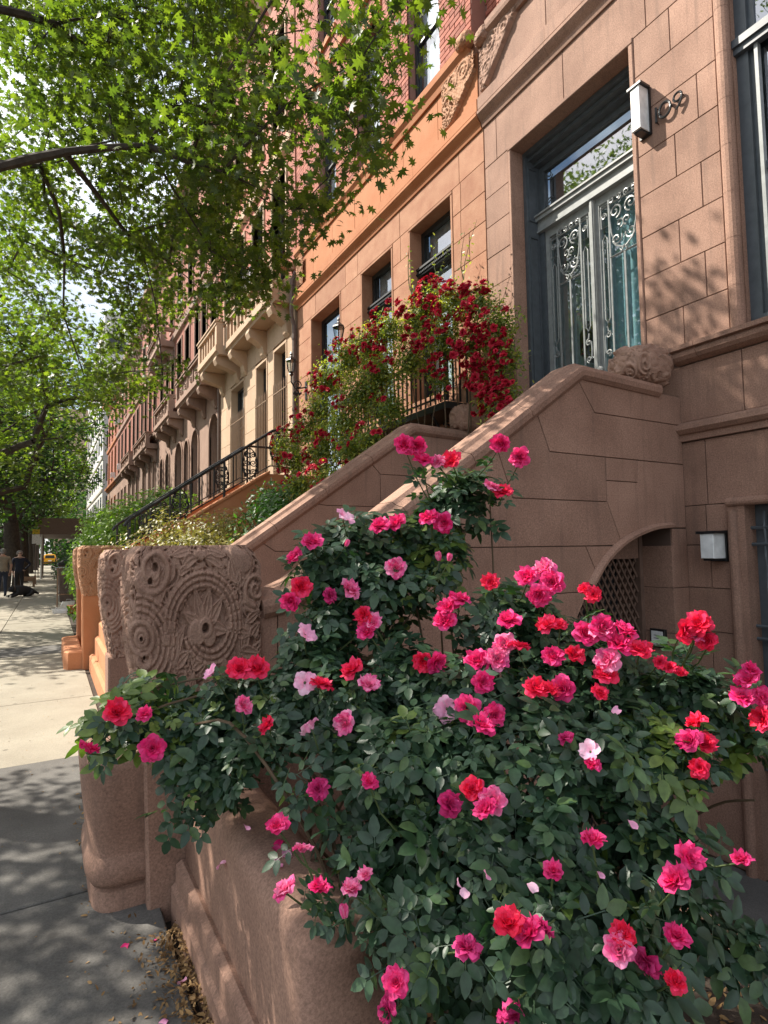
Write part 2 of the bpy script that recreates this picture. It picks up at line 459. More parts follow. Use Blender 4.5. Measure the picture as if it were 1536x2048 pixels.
ROSE_LUMPS= [[0.201, 2.087, 0.952, 0.09], [0.321, 2.245, 1.016, 0.1], [0.376, 2.166, 0.871, 0.13], [0.458, 2.073, 0.716, 0.119], [0.584, 2.099, 0.94, 0.126], [0.512, 2.092, 0.816, 0.13], [0.617, 1.918, 0.799, 0.139], [0.723, 2.021, 0.92, 0.142], [0.884, 2.033, 1.057, 0.15], [0.937, 2.104, 1.25, 0.129], [0.954, 2.136, 1.463, 0.113], [1.097, 2.107, 1.521, 0.135], [1.121, 1.991, 1.344, 0.148], [1.264, 2.068, 1.54, 0.118], [1.388, 1.989, 1.641, 0.109], [1.494, 1.921, 1.733, 0.099], [1.585, 1.872, 1.679, 0.089], [1.38, 1.948, 1.476, 0.097], [1.198, 1.896, 1.251, 0.162], [0.946, 1.833, 0.947, 0.163], [0.768, 1.773, 0.798, 0.143], [1.137, 1.775, 1.019, 0.167], [1.333, 1.764, 1.198, 0.123], [1.444, 1.639, 1.257, 0.103], [1.241, 1.543, 1.001, 0.155], [1.503, 1.552, 1.19, 0.126], [1.441, 1.426, 1.031, 0.147], [1.594, 1.391, 1.101, 0.127], [1.67, 1.295, 1.027, 0.124], [1.784, 1.228, 1.041, 0.116], [1.836, 1.143, 1.004, 0.098], [1.884, 1.066, 0.89, 0.088], [0.721, 1.724, 0.732, 0.069], [0.848, 1.619, 0.697, 0.113], [0.964, 1.541, 0.847, 0.156], [1.116, 1.395, 0.847, 0.151], [1.295, 1.291, 0.874, 0.151], [1.461, 1.193, 0.9, 0.144], [1.615, 1.107, 0.868, 0.124], [1.732, 1.046, 0.792, 0.096], [1.769, 0.968, 0.768, 0.067], [0.732, 1.524, 0.53, 0.054], [0.807, 1.498, 0.615, 0.076], [0.887, 1.425, 0.666, 0.142], [1.023, 1.288, 0.689, 0.143], [1.186, 1.193, 0.7, 0.143], [1.338, 1.105, 0.71, 0.131], [1.455, 1.039, 0.695, 0.1], [0.709, 1.446, 0.525, 0.055], [0.83, 1.293, 0.554, 0.116], [0.962, 1.219, 0.527, 0.104], [1.066, 1.096, 0.606, 0.123], [1.203, 1.017, 0.604, 0.112], [1.343, 0.994, 0.608, 0.07], [0.773, 1.277, 0.429, 0.067], [1.072, 1.044, 0.472, 0.118], [1.168, 0.953, 0.493, 0.094], [0.93, 1.311, 0.312, 0.084], [1.279, 0.98, 0.517, 0.067], [1.538, 0.95, 0.471, 0.054], [1.595, 0.918, 0.457, 0.048], [1.48, 0.978, 0.537, 0.048]]
BLOOMS= [(0.188, 1.959, 1.023, 0.101, 'r'), (0.112, 1.943, 0.93, 0.069, 'm'), (0.267, 1.965, 1.002, 0.055, 'm'), (0.288, 1.954, 0.9, 0.086, 'm'), (0.54, 1.894, 1.123, 0.087, 'r'), (0.594, 1.883, 1.122, 0.1, 'r'), (0.458, 1.927, 1.113, 0.063, 's'), (0.547, 1.873, 1.011, 0.068, 'p'), (0.609, 1.813, 0.953, 0.064, 'r'), (0.713, 1.722, 0.95, 0.078, 's'), (0.81, 1.673, 0.965, 0.079, 'p'), (0.785, 1.926, 1.21, 0.098, 's'), (0.745, 1.839, 1.065, 0.084, 's'), (0.789, 1.809, 1.055, 0.085, 'r'), (0.883, 1.759, 1.103, 0.089, 'r'), (0.903, 1.687, 1.066, 0.069, 'p'), (0.793, 1.989, 1.371, 0.085, 'r'), (0.756, 1.994, 1.324, 0.08, 'm'), (0.839, 1.99, 1.531, 0.103, 'm'), (0.78, 2.014, 1.477, 0.072, 'm'), (0.954, 1.951, 1.624, 0.094, 's'), (0.953, 1.942, 1.52, 0.046, 'b'), (1.079, 1.908, 1.588, 0.084, 'm'), (1.142, 1.885, 1.599, 0.085, 'm'), (0.947, 1.903, 1.357, 0.081, 'p'), (1.109, 1.85, 1.433, 0.103, 'p'), (0.976, 1.851, 1.27, 0.076, 'r'), (0.995, 1.824, 1.245, 0.069, 'p'), (0.973, 1.821, 1.214, 0.075, 'm'), (1.17, 1.873, 1.899, 0.094, 'm'), (1.21, 1.851, 1.895, 0.099, 'm'), (1.233, 1.842, 1.837, 0.09, 'm'), (1.283, 1.814, 1.831, 0.064, 'p'), (1.328, 1.789, 1.836, 0.081, 'r'), (1.493, 1.69, 1.898, 0.081, 'm'), (1.557, 1.657, 1.845, 0.096, 'm'), (1.467, 1.716, 1.726, 0.096, 'p'), (1.501, 1.698, 1.712, 0.118, 'r'), (1.252, 1.834, 1.615, 0.094, 'm'), (1.301, 1.807, 1.599, 0.089, 'm'), (1.265, 1.793, 1.463, 0.05, 'b'), (1.295, 1.771, 1.459, 0.038, 'b'), (1.319, 1.568, 1.382, 0.062, 'r'), (1.24, 1.637, 1.322, 0.082, 'm'), (1.184, 1.65, 1.253, 0.085, 'm'), (1.206, 1.659, 1.297, 0.078, 'm'), (1.386, 1.456, 1.401, 0.084, 'm'), (1.435, 1.425, 1.425, 0.084, 'p'), (1.43, 1.388, 1.385, 0.088, 'm'), (1.393, 1.413, 1.345, 0.081, 'm'), (1.482, 1.302, 1.366, 0.05, 'r'), (1.488, 1.272, 1.348, 0.053, 'r'), (1.315, 1.476, 1.26, 0.096, 'm'), (1.289, 1.467, 1.186, 0.1, 'p'), (1.313, 1.43, 1.181, 0.072, 'r'), (1.203, 1.503, 1.138, 0.094, 'm'), (1.25, 1.46, 1.146, 0.081, 'p'), (1.164, 1.433, 1.088, 0.072, 'm'), (1.078, 1.634, 1.131, 0.074, 'r'), (1.11, 1.603, 1.128, 0.077, 'm'), (1.392, 1.379, 1.251, 0.065, 'r'), (1.363, 1.334, 1.162, 0.073, 'm'), (1.404, 1.286, 1.169, 0.069, 'r'), (1.279, 1.323, 1.077, 0.076, 'r'), (1.311, 1.297, 1.073, 0.067, 'r'), (1.347, 1.276, 1.077, 0.081, 'm'), (1.442, 1.273, 1.231, 0.087, 'm'), (1.475, 1.233, 1.253, 0.094, 'm'), (1.496, 1.194, 1.203, 0.101, 'm'), (1.513, 1.183, 1.244, 0.068, 'm'), (1.468, 1.214, 1.155, 0.084, 'p'), (1.456, 1.211, 1.115, 0.076, 'r'), (1.536, 1.151, 1.19, 0.07, 'r'), (1.423, 1.208, 1.066, 0.058, 'r'), (1.632, 1.067, 1.248, 0.079, 'r'), (1.663, 1.042, 1.268, 0.079, 'r'), (1.68, 1.026, 1.218, 0.066, 'r'), (1.65, 1.052, 1.228, 0.049, 'p'), (1.742, 0.956, 1.112, 0.067, 'm'), (1.719, 0.96, 1.065, 0.072, 'm'), (1.757, 0.925, 1.067, 0.063, 'm'), (1.738, 0.919, 1.014, 0.066, 'r'), (1.056, 1.473, 1.015, 0.088, 's'), (1.09, 1.414, 1.024, 0.097, 'm'), (1.083, 1.342, 0.993, 0.088, 'm'), (1.133, 1.346, 1.015, 0.073, 'm'), (1.59, 1.02, 1.0, 0.066, 'r'), (1.53, 1.004, 0.965, 0.069, 'm'), (1.567, 0.982, 0.958, 0.061, 'r'), (1.513, 0.966, 0.909, 0.057, 'r'), (1.231, 1.169, 0.981, 0.046, 'd'), (1.261, 1.111, 0.955, 0.057, 's'), (1.25, 1.096, 0.927, 0.047, 'm'), (0.778, 1.459, 0.863, 0.049, 'm'), (0.671, 1.568, 0.83, 0.063, 'd'), (0.967, 1.242, 0.876, 0.066, 'r'), (0.991, 1.192, 0.86, 0.071, 'p'), (0.959, 1.179, 0.848, 0.067, 'm'), (0.903, 1.254, 0.848, 0.069, 'd'), (0.575, 1.632, 0.725, 0.067, 'm'), (0.514, 1.405, 0.676, 0.065, 'p'), (0.584, 1.36, 0.681, 0.06, 'm'), (0.653, 1.322, 0.679, 0.049, 'p'), (0.692, 1.32, 0.702, 0.041, 'p'), (0.629, 1.311, 0.629, 0.033, 'b'), (0.599, 1.502, 0.708, 0.054, 'p'), (1.125, 0.993, 0.81, 0.059, 'm'), (1.012, 1.009, 0.763, 0.049, 'm'), (1.31, 0.874, 0.772, 0.063, 'm'), (1.248, 0.867, 0.741, 0.074, 'm'), (1.474, 0.847, 0.734, 0.052, 'm'), (0.88, 1.014, 0.687, 0.073, 'r'), (0.904, 0.973, 0.682, 0.069, 'm'), (0.927, 0.952, 0.698, 0.036, 'd'), (0.816, 1.08, 0.623, 0.064, 'd'), (1.067, 0.871, 0.682, 0.057, 'r'), (1.045, 0.864, 0.662, 0.064, 'p'), (1.099, 0.84, 0.632, 0.056, 'd'), (1.219, 0.852, 0.638, 0.059, 'm'), (1.172, 0.827, 0.576, 0.05, 'r'), (0.667, 1.138, 0.569, 0.063, 'm'), (0.648, 1.145, 0.513, 0.048, 'd'), (0.884, 1.026, 0.496, 0.061, 'd'), (1.469, 1.238, 1.242, 0.069, 'p'), (0.882, 1.933, 1.341, 0.061, 'd'), (1.752, 0.953, 1.14, 0.055, 'm'), (1.413, 1.347, 1.253, 0.046, 'r'), (1.595, 1.096, 1.141, 0.033, 'r'), (1.614, 1.078, 1.127, 0.033, 'r'), (1.575, 1.114, 1.155, 0.03, 'r')]
LEAF_PETALS= [[1.416, 1.16, 1.02], [0.525, 1.777, 0.684], [0.955, 1.029, 0.745], [1.102, 0.965, 0.761], [0.844, 1.148, 0.721], [1.227, 0.967, 0.841], [0.851, 1.121, 0.715], [0.903, 1.12, 0.74]]
CLIMB_LUMPS= [[3.9, 5.497, 4.438, 0.225], [3.9, 5.113, 4.231, 0.253], [3.9, 4.681, 4.067, 0.211], [3.9, 4.379, 3.745, 0.212], [3.9, 4.306, 3.363, 0.179], [3.9, 4.299, 3.009, 0.148], [3.8, 5.674, 4.24, 0.269], [3.8, 5.18, 3.835, 0.269], [3.85, 4.719, 3.639, 0.184], [3.7, 6.211, 4.284, 0.254], [3.6, 5.6, 3.7, 0.262], [3.6, 6.562, 4.185, 0.275], [3.5, 6.951, 4.084, 0.306], [3.5, 6.134, 3.654, 0.278], [3.4, 7.388, 3.909, 0.297], [3.3, 6.29, 3.417, 0.309], [3.2, 7.291, 3.436, 0.276], [3.1, 6.313, 3.026, 0.293], [3.4, 5.737, 3.118, 0.232], [3.0, 7.347, 3.15, 0.246], [2.9, 6.541, 2.74, 0.284], [2.9, 7.469, 2.748, 0.233], [2.7, 6.788, 2.324, 0.212], [2.9, 5.785, 2.621, 0.201], [3.0, 5.498, 2.693, 0.174], [2.7, 6.027, 2.301, 0.17], [3.0, 8.127, 3.072, 0.192], [3.9, 4.711, 3.322, 0.116], [3.9, 4.602, 3.029, 0.103], [3.7, 5.153, 3.358, 0.138], [3.8, 4.416, 2.772, 0.08]]
